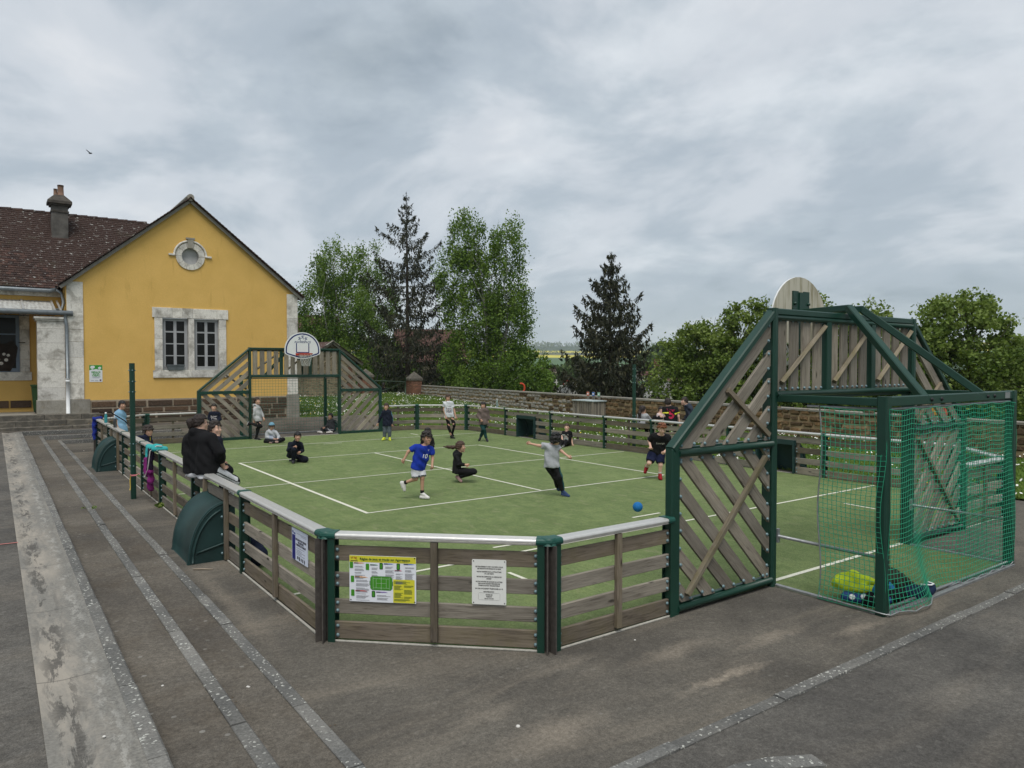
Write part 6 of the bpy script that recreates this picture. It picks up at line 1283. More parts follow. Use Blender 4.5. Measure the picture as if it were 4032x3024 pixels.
# ------------------------------------------------------------------ village houses, graves, far details
def house_box(px, py_ridge, py_eave, py_base, d, wpx, label, wallc, roofc, rotz, hip=False, chim=False):
    c = at(px, py_eave, d); zr = at(px, py_ridge, d)[2]; zb = at(px, py_base, d)[2]; ze = c[2]; w = wpx * d / FPX; e = thing('village_house', (c[0], c[1], zb), label, 'house', 'houses of the village'); u = np.array([math.cos(rotz), math.sin(rotz), 0]); v = np.array([-u[1], u[0], 0]); dp = w * .7; o = np.array([c[0], c[1], 0])
    Q = lambda a, b_, z: o + u * a + v * b_ + [0, 0, z]; b = MB()
    for p, q in (((-w / 2, 0), (w / 2, 0)), ((w / 2, 0), (w / 2, dp)), ((w / 2, dp), (-w / 2, dp)), ((-w / 2, dp), (-w / 2, 0))): b.face([Q(*p, zb), Q(*q, zb), Q(*q, ze), Q(*p, ze)])
    if not hip:
        for s_ in (-1, 1): f = [Q(s_ * w / 2, 0, ze), Q(s_ * w / 2, dp, ze), Q(s_ * w / 2, dp / 2, zr)]; b.face(f if s_ > 0 else f[::-1])
    b.build('wall', wallc, e); b = MB(); k = w * .05; hx = w * .28 if hip else 0
    b.face([Q(-w / 2 - k, -k, ze - .1), Q(w / 2 + k, -k, ze - .1), Q(w / 2 + k - hx, dp / 2, zr), Q(-w / 2 - k + hx, dp / 2, zr)]); b.face([Q(w / 2 + k, dp + k, ze - .1), Q(-w / 2 - k, dp + k, ze - .1), Q(-w / 2 - k + hx, dp / 2, zr), Q(w / 2 + k - hx, dp / 2, zr)])
    if hip: b.face([Q(w / 2 + k, -k, ze - .1), Q(w / 2 + k, dp + k, ze - .1), Q(w / 2 + k - hx, dp / 2, zr)]); b.face([Q(-w / 2 - k, dp + k, ze - .1), Q(-w / 2 - k, -k, ze - .1), Q(-w / 2 - k + hx, dp / 2, zr)])
    ro = b.build('roof', roofc, e)
    if chim: b = MB(); c2 = Q(-w * .32, dp / 2, zr); b.box(c2[0] - .35, c2[1] - .35, zr - 1.5, c2[0] + .35, c2[1] + .35, zr + .9); b.build('chimney', MT['brick'], ro)
    for k in range(3): a0 = -w * .33 + k * w * .27; b = MB(); b.face([Q(a0, -.03, zb + (ze - zb) * .35), Q(a0 + w * .1, -.03, zb + (ze - zb) * .35), Q(a0 + w * .1, -.03, zb + (ze - zb) * .8), Q(a0, -.03, zb + (ze - zb) * .8)]); b.build('window', MT['glass'], e)
    return e
cream = plain('cream_render', (.58, .50, .36), .9); grey_r = plain('grey_render', (.42, .40, .36), .9); slate = plain('brown_roof', (.085, .06, .052), .9, 0, .3, 1.); tilr = plain('old_red_roof', (.085, .045, .036), .9, 0, .35, .8)
house_box(2150, 1448, 1482, 1516, 118, 62, 'cream walled village house right of the low rounded tree', cream, slate, R(-62))
house_box(2618, 1434, 1470, 1500, 125, 70, 'village house with hipped brown roof and chimney behind the broad spruce', grey_r, slate, R(-20), True, True)
house_box(2545, 1462, 1478, 1500, 110, 60, 'low village house with a dark red roof beside the broad spruce', grey_r, tilr, R(-30))
house_box(2660, 1490, 1500, 1530, 90, 60, 'white village house low behind the right trees', plain('white_render', (.62, .61, .58), .9), tilr, R(-35))
house_box(1240, 1237, 1322, 1560, 66, 190, 'house with a steep dark red roof behind the left birch', MT['shedwall'], tilr, R(-15))
house_box(1705, 1292, 1430, 1545, 74, 260, 'long barn with a dark red roof behind the spruce and birch', MT['shedwall'], tilr, R(-20))
rg = np.random.default_rng(9); gm = [plain('grave_stone_%d' % k, c, .7, 0, .15) for k, c in enumerate(((.40, .39, .37), (.22, .22, .22), (.52, .50, .46), (.30, .27, .25)))]
k = 0
for (pa, pb, n) in ((2175, 2300, 26), (2585, 2680, 16), (2310, 2560, 24)):
    for j in range(n):
        px = rg.uniform(pa, pb); d = rg.uniform(55, 72); top = rg.uniform(1512, 1538) if pa != 2310 else rg.uniform(1520, 1545); c = at(px, top, d); z0 = -.9; w = rg.uniform(.4, .9); e = thing('grave', (c[0], c[1], z0), 'grey gravestone in the cemetery seen over the stone wall', 'grave', 'gravestones beyond the wall'); b = MB()
        h = c[2]; b.box(c[0] - w / 2, c[1] - .08, z0, c[0] + w / 2, c[1] + .08, h - .12, 0, .01); b.build('headstone', gm[k % 4], e); b = MB()
        if k % 3 == 0: b.box(c[0] - .05, c[1] - .05, h - .12, c[0] + .05, c[1] + .05, h + .55); b.box(c[0] - .22, c[1] - .045, h + .2, c[0] + .22, c[1] + .045, h + .29); b.build('cross', gm[(k + 1) % 4], e)
        else: b.box(c[0] - w / 2 - .04, c[1] - .1, h - .12, c[0] + w / 2 + .04, c[1] + .1, h - .04); b.build('coping', gm[(k + 1) % 4], e)
        k += 1
c = at(2231, 1509, 58); e = thing('road_sign', (c[0], c[1], -.9), 'round red no-entry road sign above the graves', 'sign'); b = MB(); b.tube([(c[0], c[1], -.9), (c[0], c[1], c[2] - .3)], .03, 6); b.build('pole', MT['galv'], e); b = MB(); nn = -np.array([FW[0], FW[1], 0]); b.dome(c, nn, .30, .02, 20); dsc = b.build('disc', plain('sign_red', (.38, .02, .025), .5), e)
b = MB(); s_ = np.array([RT[0], RT[1], 0]); cc = c + nn * .03; b.face([cc - s_ * .2 - [0, 0, .045], cc + s_ * .2 - [0, 0, .045], cc + s_ * .2 + [0, 0, .045], cc - s_ * .2 + [0, 0, .045]]); b.build('bar', MT['white'], e)
c = at(2223, 1368, 2500); e = thing('wind_turbine', (c[0], c[1], terrain_z(2500)), 'tiny wind turbine on the horizon left of the broad spruce', 'wind turbine'); b = MB(); top = at(2207, 1352, 2500); wt = plain('turbine_white', (.7, .7, .7), .5); b.tube([(top[0], top[1], 60), top], [1.6, 1.0], 8); b.build('tower', wt, e)
for a in (90, 210, 330): b = MB(); dv = RT * math.cos(R(a)) + np.array([0, 0, 1.]) * math.sin(R(a)); b.tube([top, top + dv * 17], [.8, .2], 5); b.build('blade', wt, e)
# ------------------------------------------------------------------ people: bodies meshed from smooth distance fields
def seg_t(P, a, b):
    d = b - a; return np.clip(((P - a) @ d) / (d @ d + 1e-9), 0, 1)
def rcone(P, a, b, ra, rb):
    t = seg_t(P, a, b); return np.linalg.norm(P - a - t[..., None] * (b - a), axis=-1) - (ra + (rb - ra) * t)
def ellip(P, c, ax, r):
    q = np.stack([(P - c) @ ax[k] / r[k] for k in range(3)], -1); l = np.linalg.norm(q, axis=-1); return (l - 1) * min(r)
def smin(a, b, k):
    h = np.clip(.5 + .5 * (b - a) / k, 0, 1); return b + (a - b) * h - k * h * (1 - h)
class Field:
    """union of round cones and ellipsoids; each touches only its own neighbourhood of the grid"""
    def __init__(s, k=.02): s.pr = []; s.k = k; s.cuts = []; s.noise = None
    def cone(s, a, b, ra, rb, k=None, cut=None): s.pr.append(('c', np.array(a, float), np.array(b, float), ra, rb, k or s.k, cut)); return s
    def ell(s, c, ax, r, k=None): s.pr.append(('e', np.array(c, float), [np.array(x, float) for x in ax], r, None, k or s.k, None)); return s
    def dist(s, p, P):
        if p[0] == 'c':
            d = rcone(P, p[1], p[2], p[3], p[4])
            if p[6] is not None:
                u = p[2] - p[1]; L = np.linalg.norm(u); d = np.maximum(d, (P - p[1]) @ (u / L) - L * p[6])
            return d
        return ellip(P, p[1], p[2], p[3])
    def bbox(s):
        lo = []; hi = []
        for p in s.pr:
            if p[0] == 'c': r = max(p[3], p[4]); lo += [np.minimum(p[1], p[2]) - r]; hi += [np.maximum(p[1], p[2]) + r]
            else: r = max(p[3]); lo += [p[1] - r]; hi += [p[1] + r]
        return np.min(lo, 0), np.max(hi, 0)
    def value(s, P):
        v = np.full(P.shape[:-1], 1e3)
        for p in s.pr: v = smin(v, s.dist(p, P), p[5])
        for c in s.cuts: v = np.maximum(v, c(P))
        return v
    def mesh(s, vx, pad=.03, extra=None):
        lo, hi = s.bbox(); lo = lo - pad; hi = hi + pad; n = np.ceil((hi - lo) / vx).astype(int) + 1; gx, gy_, gz = [lo[k] + vx * np.arange(n[k]) for k in range(3)]
        v = np.full(tuple(n), 1e3, np.float32)
        for p in s.pr:
            if p[0] == 'c': r = max(p[3], p[4]); a = np.minimum(p[1], p[2]) - r; b = np.maximum(p[1], p[2]) + r
            else: r = max(p[3]); a = p[1] - r; b = p[1] + r
            m_ = p[5] + .03; i0 = np.clip(((a - m_ - lo) / vx).astype(int), 0, n); i1 = np.clip(((b + m_ - lo) / vx).astype(int) + 2, 0, n)
            sl_ = tuple(slice(i0[k], i1[k]) for k in range(3)); G = np.stack(np.meshgrid(gx[sl_[0]], gy_[sl_[1]], gz[sl_[2]], indexing='ij'), -1); v[sl_] = smin(v[sl_], s.dist(p, G), p[5])
        if s.cuts or s.noise:
            near = v < .1; G = np.stack(np.meshgrid(gx, gy_, gz, indexing='ij'), -1)[near]; q = v[near]
            for c in s.cuts: q = np.maximum(q, c(G))
            if s.noise: q = q + s.noise(G)
            v[near] = q
        return surface_nets(v, lo, vx)
def surface_nets(v, lo, vx):
    ins = v < 0; c = np.zeros(tuple(k - 1 for k in v.shape), np.int8)
    offs = [(i, j, k) for i in (0, 1) for j in (0, 1) for k in (0, 1)]; nx, ny, nz = c.shape
    for i, j, k in offs: c += ins[i:i + nx, j:j + ny, k:k + nz]
    act = (c > 0) & (c < 8); I = np.argwhere(act); idx = np.full(c.shape, -1, np.int32); idx[act] = np.arange(len(I)); S = np.zeros((len(I), 3)); N = np.zeros(len(I))
    for a in offs:
        for ax in range(3):
            if a[ax]: continue
            b = list(a); b[ax] = 1; va = v[I[:, 0] + a[0], I[:, 1] + a[1], I[:, 2] + a[2]]; vb = v[I[:, 0] + b[0], I[:, 1] + b[1], I[:, 2] + b[2]]; k = (va < 0) != (vb < 0)
            t = np.where(k, va / np.where(va == vb, 1, va - vb), 0); p = np.array(a, float)[None].repeat(len(I), 0); p[:, ax] = t; S += p * k[:, None]; N += k
    V = lo + vx * (I + S / np.maximum(N, 1)[:, None]); Fs = []
    for ax in range(3):
        o1, o2 = (ax + 1) % 3, (ax + 2) % 3; sl0 = [slice(None)] * 3; sl1 = [slice(None)] * 3; sl0[ax] = slice(0, -1); sl1[ax] = slice(1, None); ch = ins[tuple(sl0)] != ins[tuple(sl1)]; E = np.argwhere(ch); E = E[(E[:, o1] > 0) & (E[:, o2] > 0) & (E[:, o1] < v.shape[o1] - 1) & (E[:, o2] < v.shape[o2] - 1)]
        if not len(E): continue
        q = []
        for da, db in ((-1, -1), (0, -1), (0, 0), (-1, 0)): e = E.copy(); e[:, o1] += da; e[:, o2] += db; q.append(idx[e[:, 0], e[:, 1], e[:, 2]])
        q = np.stack(q, 1); fl = ins[E[:, 0], E[:, 1], E[:, 2]]; q[~fl] = q[~fl][:, ::-1]; Fs.append(q[(q >= 0).all(1)])
    return V, np.concatenate(Fs)
def smooth_mesh(V, F, it=2, k=.5):
    for _ in range(it):
        S = np.zeros_like(V); N = np.zeros(len(V))
        for a in range(4):
            for b in (1, 3): np.add.at(S, F[:, a], V[F[:, (a + b) % 4]]); np.add.at(N, F[:, a], 1)
        V = V + k * (S / np.maximum(N, 1)[:, None] - V)
    return V
SKM = {}
def skin_mat(k):
    if k not in SKM:
        col = ((.56, .33, .235), (.46, .265, .18), (.64, .40, .30))[k]; m = NM('skin_%d' % k); n = m.noise(m.pos('object'), 14, 3, .5); m.base(m.ramp(n, [(.3, sc3(col, .92)), (.7, sc3(col, 1.06))])).set(.55, 0, .35); m.b.inputs['Subsurface Weight'].default_value = .08; m.b.inputs['Subsurface Radius'].default_value = (.02, .008, .004); SKM[k] = m.m
    return SKM[k]
def cloth_mat(name, col, rough=.9, fuzz=0.):
    key = 'cloth_' + name
    if key not in SKM:
        m = NM(key); v = m.pos('object'); n = m.noise(v, 130, 3, .7); w = m.noise(v, 7, 4, .6, .6); m.base(m.mix(1., m.ramp(n, [(.3, sc3(col, .85)), (.7, sc3(col, 1.15))]), m.ramp(w, [(.3, .82), (.7, 1.12)]), 'MULTIPLY')).set(rough, 0, .15).bump(m.math('ADD', w, m.math('MULTIPLY', n, .25 + fuzz)), .5, .02 + fuzz * .02); SKM[key] = m.m
    return SKM[key]
HAIRM = {}
def hair_mat(col):
    if col not in HAIRM:
        m = NM('hair'); n = m.noise(m.mapping(m.pos('object'), (60, 60, 22)), 1.4, 4, .7); m.base(m.ramp(n, [(.3, sc3(col, .45)), (.7, sc3(col, 1.6))])).set(.5, 0, .35).bump(n, .8, .012); HAIRM[col] = m.m
    return HAIRM[col]
EYE = plain('eye_dark', (.02, .014, .012), .25); LIP = plain('lips', (.40, .17, .14), .5); BROW = plain('brow', (.17, .10, .07), .9)
JN = 'hd nk sl sr el er wl wr hl hr kl kr al ar tl tr'.split()
def person(label, zoom, J, d0, yaw, h, c, vx=.009, cat='person', group=None, ground=None):
    """zoom=(ox,oy,scale) of the joint table J (pixel, pixel, depth offset); yaw: 0 faces the camera, 90 faces picture right"""
    ox, oy, s = zoom; P = {n: at(ox + J[n][0] / s, oy + J[n][1] / s, d0 + (J[n][2] if len(J[n]) > 2 else 0.)) for n in J}
    for n in JN:
        if n not in P:
            if n[0] in 'tak' : ref = {'k': 'h', 'a': 'k', 't': 'a'}[n[0]] + n[1]; P[n] = P[ref] + (np.array([0, 0, -.24 * h]) if n[0] in 'ka' else np.array([0, 0, -.04]))
    k = h / 1.3; w = c.get('wide', 1.); base = (P['hl'] + P['hr']) / 2; zmin = min(P[n][2] for n in ('al', 'ar', 'tl', 'tr'))
    yr = R(yaw); pit = R(c.get('nod', 0)); Ff = RT * math.sin(yr) - np.array([FW[0], FW[1], 0]) / np.linalg.norm(FW[:2]) * math.cos(yr); fwd = nrm(Ff * math.cos(pit) + np.array([0, 0, 1.]) * math.sin(pit)); lat = nrm(np.cross(np.array([0, 0, 1.]), Ff)); up = nrm(np.cross(fwd, lat)) ; ax = (lat, fwd, up)
    hk = c.get('head', 1.) * (.94 + .06 * k); hd = P['hd']; rw, rd, ru = .072 * hk, .088 * hk, .108 * hk
    H = lambda a, b, u: hd + lat * a * hk + fwd * b * hk + up * u * hk
    hipc = base; chest = (P['sl'] + P['sr']) / 2
    def head_prims(f):
        f.ell(H(0, -.005, .022), ax, (rw, rd * .98, ru * .86), .01); f.ell(H(0, .022, -.035), ax, (rw * .78, rd * .72, ru * .66), .02); f.cone(H(0, .072, .004), H(0, .097, -.022), .008 * hk, .0125 * hk, .01); f.cone(H(-.018, .072, -.062), H(.018, .072, -.062), .010, .010, .012); f.cone(H(0, .06, -.09), H(0, .055, -.085), .022 * hk, .022 * hk, .02)
        for sgn in (-1, 1): f.ell(H(sgn * .074, -.01, -.008), (lat, fwd, up), (.010, .018 * hk, .030 * hk), .006); f.ell(H(sgn * .036, .062, -.02), ax, (.02, .018, .022), .02)
    body = Field(.022 * k); head_prims(body)
    body.cone(P['nk'] + (hd - P['nk']) * .0, H(0, -.018, -.06), .036 * k * w ** .5, .036 * k, .015)
    def torso(f, o=0., kk=.05, low=0.):
        for sh, hp in (('sl', 'hl'), ('sr', 'hr')):
            a = P[sh] * .62 + chest * .38; b = P[hp] * .8 + hipc * .2; mid = a * .5 + b * .5; f.cone(a - (chest - hipc) * .09, mid, (.056 * k) * w + o, (.054 * k) * w ** 1.6 + o, kk * k); f.cone(mid, b + (b - mid) * low, (.054 * k) * w ** 1.6 + o, (.060 * k) * w ** 1.5 + o, kk * k); f.cone(P[sh] * .9 + chest * .1, chest, .036 * k * w + o, .046 * k * w + o, kk * .8 * k)
        f.cone(P['nk'], chest, .038 * k + o * .6, .054 * k * w + o, kk * k); f.cone(chest, hipc, .060 * k * w + o, .060 * k * w ** 1.5 + o, kk * k)
    torso(body)
    RAD = dict(ua=(.035, .029), fa=(.028, .020), th=(.060, .042), sh=(.041, .025))
    def arm(f, s_, o=0., upto=2., k_=None, cut=None):
        S, E, W_ = P['s' + s_], P['e' + s_], P['w' + s_]; r = RAD['ua']; ww = w ** .6
        if upto <= 1: f.cone(S, S + (E - S) * upto, r[0] * k * ww + o, (r[0] + (r[1] - r[0]) * upto) * k * ww + o * 1.25, k_, 1.0); return
        f.cone(S, E, r[0] * k * ww + o, r[1] * k * ww + o, k_); r2 = RAD['fa']; q = min(1, upto - 1); f.cone(E, E + (W_ - E) * q, r2[0] * k * ww + o, (r2[0] + (r2[1] - r2[0]) * q) * k + o * .9, k_, 1. if o else None)
    def leg(f, s_, o=0., upto=2., k_=None):
        Hp, K, A = P['h' + s_], P['k' + s_], P['a' + s_]; r = RAD['th']; ww = w ** .8
        if upto <= 1: f.cone(Hp, Hp + (K - Hp) * upto, r[0] * k * ww + o, (r[0] + (r[1] - r[0]) * upto) * k * ww + o * 1.5, k_, 1.0); return
        f.cone(Hp, K, r[0] * k * ww + o, r[1] * k * ww + o, k_); r2 = RAD['sh']; q = min(1, upto - 1); f.cone(K, K + (A - K) * q, r2[0] * k * ww + o, (r2[0] + (r2[1] - r2[0]) * q) * k + o * 1.1, k_, 1. if o else None)
    for s_ in 'lr': arm(body, s_, 0, 2., .015); leg(body, s_, 0, 2., .02)
    for s_ in 'lr':
        W_ = P['w' + s_]; d = nrm(W_ - P['e' + s_]); body.cone(W_, W_ + d * .055 * k, .019 * k, .024 * k, .012); A = P['a' + s_]; T = P['t' + s_]; body.cone(A, T * .7 + A * .3, .022 * k, .014 * k, .012)
    V, F = body.mesh(vx); V = smooth_mesh(V, F, 1, .4); C = V[F].mean(1); fm = np.zeros(len(F), int); rel = C - hd; a_, b_, u_ = rel @ lat / hk, rel @ fwd / hk, rel @ up / hk
    fb = MB()
    def skin_pt(a, u):          # march from in front of the face onto its surface
        X = H(a, .16, u)[None]
        for _ in range(12): X = X - fwd * body.value(X)[:, None] * .9
        return X[0]
    for sgn in (-1, 1):
        e0 = skin_pt(sgn * .033, .002); fb.dome(e0 - fwd * .002, fwd + lat * sgn * .25, .0085 * hk, .0045 * hk, 8, 1)
        fb.tube([skin_pt(sgn * x, z) for x, z in ((.019, .019), (.034, .0245), (.050, .018))], .0028 * hk, 5, 3)
        fb.tube([skin_pt(sgn * x, z) + fwd * .001 for x, z in ((.022, .004), (.033, .0105), (.045, .004))], .0016 * hk, 4, 3)
    fb.tube([skin_pt(x, z) for x, z in ((-.024, -.061), (-.010, -.0585), (.010, -.0585), (.024, -.061))], [.002, .0042, .0042, .002], 5, 2)
    # fingers: five bent chains rooted in each palm
    for s_, sg in (('l', 1), ('r', -1)):
        W_ = P['w' + s_]; d = nrm(W_ - P['e' + s_]); side = np.cross(d, fwd); side = nrm(side if np.linalg.norm(side) > .2 else np.cross(d, up)); palm = nrm(np.cross(d, side)) * sg; c0 = W_ + d * .062 * k; curl = c.get('curl', 1.)
        if c.get('flat' + s_): palm = np.array([0, 0, -1.]); d = nrm(np.array([d[0], d[1], 0]) + lat * (.6 if s_ == 'l' else -.6)); side = np.cross(d, palm); curl = .12
        for j, (o_, l_) in enumerate(((-.021, .026), (-.007, .030), (.007, .029), (.020, .023))):
            p0 = c0 + side * o_ * k; p1 = p0 + (d * .8 + palm * .35 * curl) * l_ * k; p2 = p1 + (d * (.8 - .7 * curl) + palm * .9 * curl) * l_ * .8 * k; p3 = p2 + (d * (.7 - 1.1 * curl) + palm * .7 * curl) * l_ * .6 * k; fb.tube([p0 - d * .015 * k, p1, p2, p3], [.0085 * k, .008 * k, .0072 * k, .005 * k], 6)
        p0 = W_ + d * .025 * k - side * .022 * k * sg; fb.tube([p0, p0 - side * sg * .018 * k + d * .022 * k + palm * .006, p0 - side * sg * .014 * k + d * .045 * k + palm * .02 * k], [.0105 * k, .0095 * k, .006 * k], 6)
    me = bpy.data.meshes.new('person'); nv = len(V); fv = np.array(fb.v); allv = np.concatenate([V, fv]); faces = [tuple(f) for f in F] + [tuple(i + nv for i in f) for f in fb.f]; me.from_pydata(allv - base, [], faces)
    for q in (skin_mat(c.get('skin', 0)), EYE, LIP, BROW): me.materials.append(q)
    me.polygons.foreach_set('material_index', list(map(int, fm)) + fb.m); me.polygons.foreach_set('use_smooth', [True] * len(faces)); me.update()
    o = bpy.data.objects.new('person', me); COL.objects.link(o); o.location = base; LOC[o.name] = tuple(base); tag(o, label, cat, group)
    # clothing
    seed = sum(map(ord, label)) % 97
    def wr(amp, fr=26.):
        def f(G): x, y, z = (G - base).T; return amp * (np.sin(fr * z + 14 * x + seed + 2.2 * np.sin(17 * y + seed)) * (.5 + .5 * np.sin(7 * x + 9 * y + seed)) + .8 * np.sin(fr * 1.5 * z - 21 * y + 17 * x + 1.5 * np.sin(15 * x)) * (.5 + .5 * np.sin(8 * z - 6 * x + seed)))
        return f
    G_ = {}
    def garment(nm, f, col, rough=.9, stripes=(), fuzz=0., noise=.0075):
        f.noise = wr(noise); Vg, Fg = f.mesh(vx); Vg = smooth_mesh(Vg, Fg, 1, .35); mats = [cloth_mat('%s_%.3f_%.3f_%.3f' % (nm, *col), col, rough, fuzz)]; fmg = np.zeros(len(Fg), int); Cg = Vg[Fg].mean(1)
        for (a, b, dirv, cw, scol) in stripes:
            mats.append(cloth_mat('stripe_%.3f_%.3f_%.3f' % scol, scol)); t = ((Cg - a) @ (b - a)) / ((b - a) @ (b - a)); q = Cg - a - t[:, None] * (b - a); dd = np.linalg.norm(q, axis=1); q = q / (dd[:, None] + 1e-9); u = nrm(b - a); dv = nrm(np.array(dirv) - u * (np.array(dirv) @ u)); an = np.degrees(np.arctan2(q @ np.cross(u, dv), q @ dv)); lo_, hi_ = cw; fmg[(t > -.05) & (t < 1.03) & (an > lo_) & (an < hi_) & (dd < .13)] = len(mats) - 1
        G_[nm] = f; return bulk(nm, Vg, Fg, mats, o, fm=fmg, smooth=True)
    f = Field(.03 * k); off = c.get('loose', .012); torso(f, off, .05, .0)
    slv = c.get('sleeve', 1.95)
    for s_ in 'lr': arm(f, s_, off * (.9 if slv > 1 else 1.2), slv, .014)
    hem = c.get('hem', .06)
    ya_ = nrm(chest - hipc); hr_ = .060 * k * w ** 1.4 + max(off, c.get('ploose', .012)) + .010; hemc = hipc - ya_ * (.02 + hem * .35) * k
    for s_ in 'lr': q = P['h' + s_] * .85 + hipc * .15; f.cone(q + ya_ * .07 * k, q - ya_ * (.05 + hem * .35) * k, hr_ * .96, hr_ * 1.04, .05 * k)
    if not c.get('sit'): f.cuts.append(lambda Q: (hemc - Q) @ ya_)
    if c.get('hood'):
        f.cone(P['nk'] - fwd * .055 * k + lat * .05 * k, P['nk'] - fwd * .055 * k - lat * .05 * k, .042 * k, .042 * k, .03); f.cone(P['nk'] - fwd * .075 * k - [0, 0, .05 * k], P['nk'] - fwd * .06 * k, .04 * k, .045 * k, .03); f.cone(P['nk'] + lat * .06 * k, P['nk'] + fwd * .05 * k + lat * .03 * k - [0, 0, .03], .026 * k, .02 * k, .02); f.cone(P['nk'] - lat * .06 * k, P['nk'] + fwd * .05 * k - lat * .03 * k - [0, 0, .03], .026 * k, .02 * k, .02)
    if c.get('collar'): f.cone(P['nk'] + [0, 0, .0], P['nk'] + (hd - P['nk']) * .28, .058 * k, .056 * k, .015)
    neckcut = P['nk'] + (hd - P['nk']) * (.34 if c.get('hood') or c.get('collar') else .12); nd = nrm(hd - P['nk']); f.cuts.append(lambda Q: np.minimum((Q - neckcut) @ nd, .06 * k - np.linalg.norm(Q - neckcut - nd * .02, axis=-1) + .05 * k)); st = []
    if c.get('sstripe'):
        for s_, sg in (('l', 1), ('r', -1)): st += [(P['s' + s_], P['e' + s_], lat * sg, (-22, 22), c['sstripe']), (P['e' + s_], P['w' + s_], lat * sg, (-25, 25), c['sstripe'])]
    for b0 in c.get('bands', ()): s_, t0, t1, col = b0; S, E = P['s' + s_], P['e' + s_]; st.append((S + (E - S) * t0, S + (E - S) * t1, lat, (-181, 181), col))
    shirt = garment('top', f, c['top'], .9, st, c.get('fuzz', 0.), c.get('wr', .0075)); SH = f
    f = Field(.03 * k); po = c.get('ploose', .012); pl = c.get('plen', 1.95)
    f.cone(P['hl'] * .8 + hipc * .2 + [0, 0, .03 * k], P['hr'] * .8 + hipc * .2 + [0, 0, .03 * k], .056 * k * w ** 1.4 + po, .056 * k * w ** 1.4 + po, .04)
    for s_ in 'lr': leg(f, s_, po, pl, .035)
    st = []
    for (a0, a1, col) in c.get('pstripe', ()):
        for s_, sg in (('l', 1), ('r', -1)):
            st += [(P['h' + s_], P['k' + s_], lat * sg, (a0, a1) if sg > 0 else (-a1, -a0), col), (P['k' + s_], P['a' + s_], lat * sg, (a0, a1) if sg > 0 else (-a1, -a0), col)]
    if c.get('phem'):
        for s_ in 'lr': Hp, K = P['h' + s_], P['k' + s_]; st.append((Hp + (K - Hp) * (pl - .10), Hp + (K - Hp) * (pl - .03), lat, (-181, 181), c['phem']))
    garment('shorts' if pl <= 1 else 'trousers', f, c['bot'], .9, st)
    if 'under' in c:
        f = Field(.03); 
        for s_ in 'lr': f.cone(P['h' + s_] * .85 + hipc * .15 + ya_ * .0, P['h' + s_] * .85 + hipc * .15 - ya_ * .07 * k, hr_ * .84, hr_ * .92, .05)
        f.cone(P['hl'] * .5 + hipc * .5 - ya_ * .02, P['hr'] * .5 + hipc * .5 - ya_ * .02, hr_ * .86, hr_ * .86, .05); hb_ = hemc - ya_ * c['under'] * k; f.cuts.append(lambda Q: (hb_ - Q) @ ya_); garment('undershirt', f, (.66, .66, .68))
    if c.get('shoe') is not None:
        for s_ in 'lr':
            A, T = P['a' + s_], P['t' + s_]; d = nrm(T - A); sh = nrm(P['a' + s_] - P['k' + s_]); drop = float(np.clip((T - A) @ sh + .01, .04 * k, .080 * k)); toe = T; heel = A + sh * drop - d * .018 * k; side = nrm(np.cross(d, sh)); f = Field(.016); f.cone(heel, toe - nrm(toe - heel) * .02 * k, .033 * k, .031 * k); f.cone(heel - sh * .01, (heel + toe) / 2, .034 * k, .034 * k); f.cone(A, (A * .35 + toe * .65), .036 * k, .024 * k); dn = nrm(np.cross(side, nrm(toe - heel))); dn = dn if dn @ sh > 0 else -dn; cen = (heel + toe) / 2 + dn * .024 * k; f.cuts.append(lambda Q, cen=cen, dn=dn: (Q - cen) @ dn)
            Vs, Fs_ = f.mesh(max(.006, vx * .8)); Cs = Vs[Fs_].mean(1); sole = ((Cs - cen) @ dn > -.014 * k).astype(int); bulk('shoe', smooth_mesh(Vs, Fs_, 1, .3), Fs_, [cloth_mat('shoe_%.3f_%.3f_%.3f' % c['shoe'], c['shoe'], .6), cloth_mat('sole_%.3f_%.3f_%.3f' % c.get('sole', (.6, .6, .58)), c.get('sole', (.6, .6, .58)), .7)], o, fm=sole, smooth=True)
            if 'sock' in c:
                f = Field(.01); sk = P['k' + s_]; f.cone(A + (sk - A) * .22, A, .037 * k, .034 * k); f.cuts.append(lambda Q, A=A, sk=sk: (Q - A) @ nrm(sk - A) - np.linalg.norm(sk - A) * .22); Vs, Fs_ = f.mesh(max(.006, vx * .8)); bulk('sock', Vs, Fs_, cloth_mat('sock_%.2f_%.2f_%.2f' % c['sock'], c['sock']), o, smooth=True)
    # hair
    hc = c.get('hair', (.03, .02, .015)); f = Field(.014); th = c.get('hth', .016)
    f.ell(H(0, -.008, .024), ax, (rw + th, rd + th, ru * .86 + th), .01); f.ell(H(0, -.03, -.02), ax, (rw + th * .8, rd * .78 + th * .7, ru * .7 + th * .6), .02)
    la, lb = c.get('line', (.005, .055)), 0; q0, q1 = la
    def hcut(Q):
        r_ = (Q - hd); b2 = r_ @ fwd / hk; u2 = r_ @ up / hk; a2 = np.abs(r_ @ lat) / hk; ln = np.where(b2 > 0, q0 + (q1 - q0) * np.clip(b2 / .07, 0, 1), q0 + c.get('nape', .9) * b2); ln = np.where((b2 > -.02) & (a2 < .066), np.maximum(ln, q1 - .012 * np.cos(a2 * 40)), ln) ; return (ln - u2) * .8 * hk
    f.cuts.append(hcut); f.cuts.append(lambda Q: np.where((Q - hd) @ fwd > .02 * hk, ellip(Q, H(0, -.005, .022), ax, (rw, rd * .98, ru * .86)) - c.get('fringe', .008) - 2.2 * c.get('curly', .003), -1.)); na = c.get('curly', .003); fr = 90 if na > .005 else 140
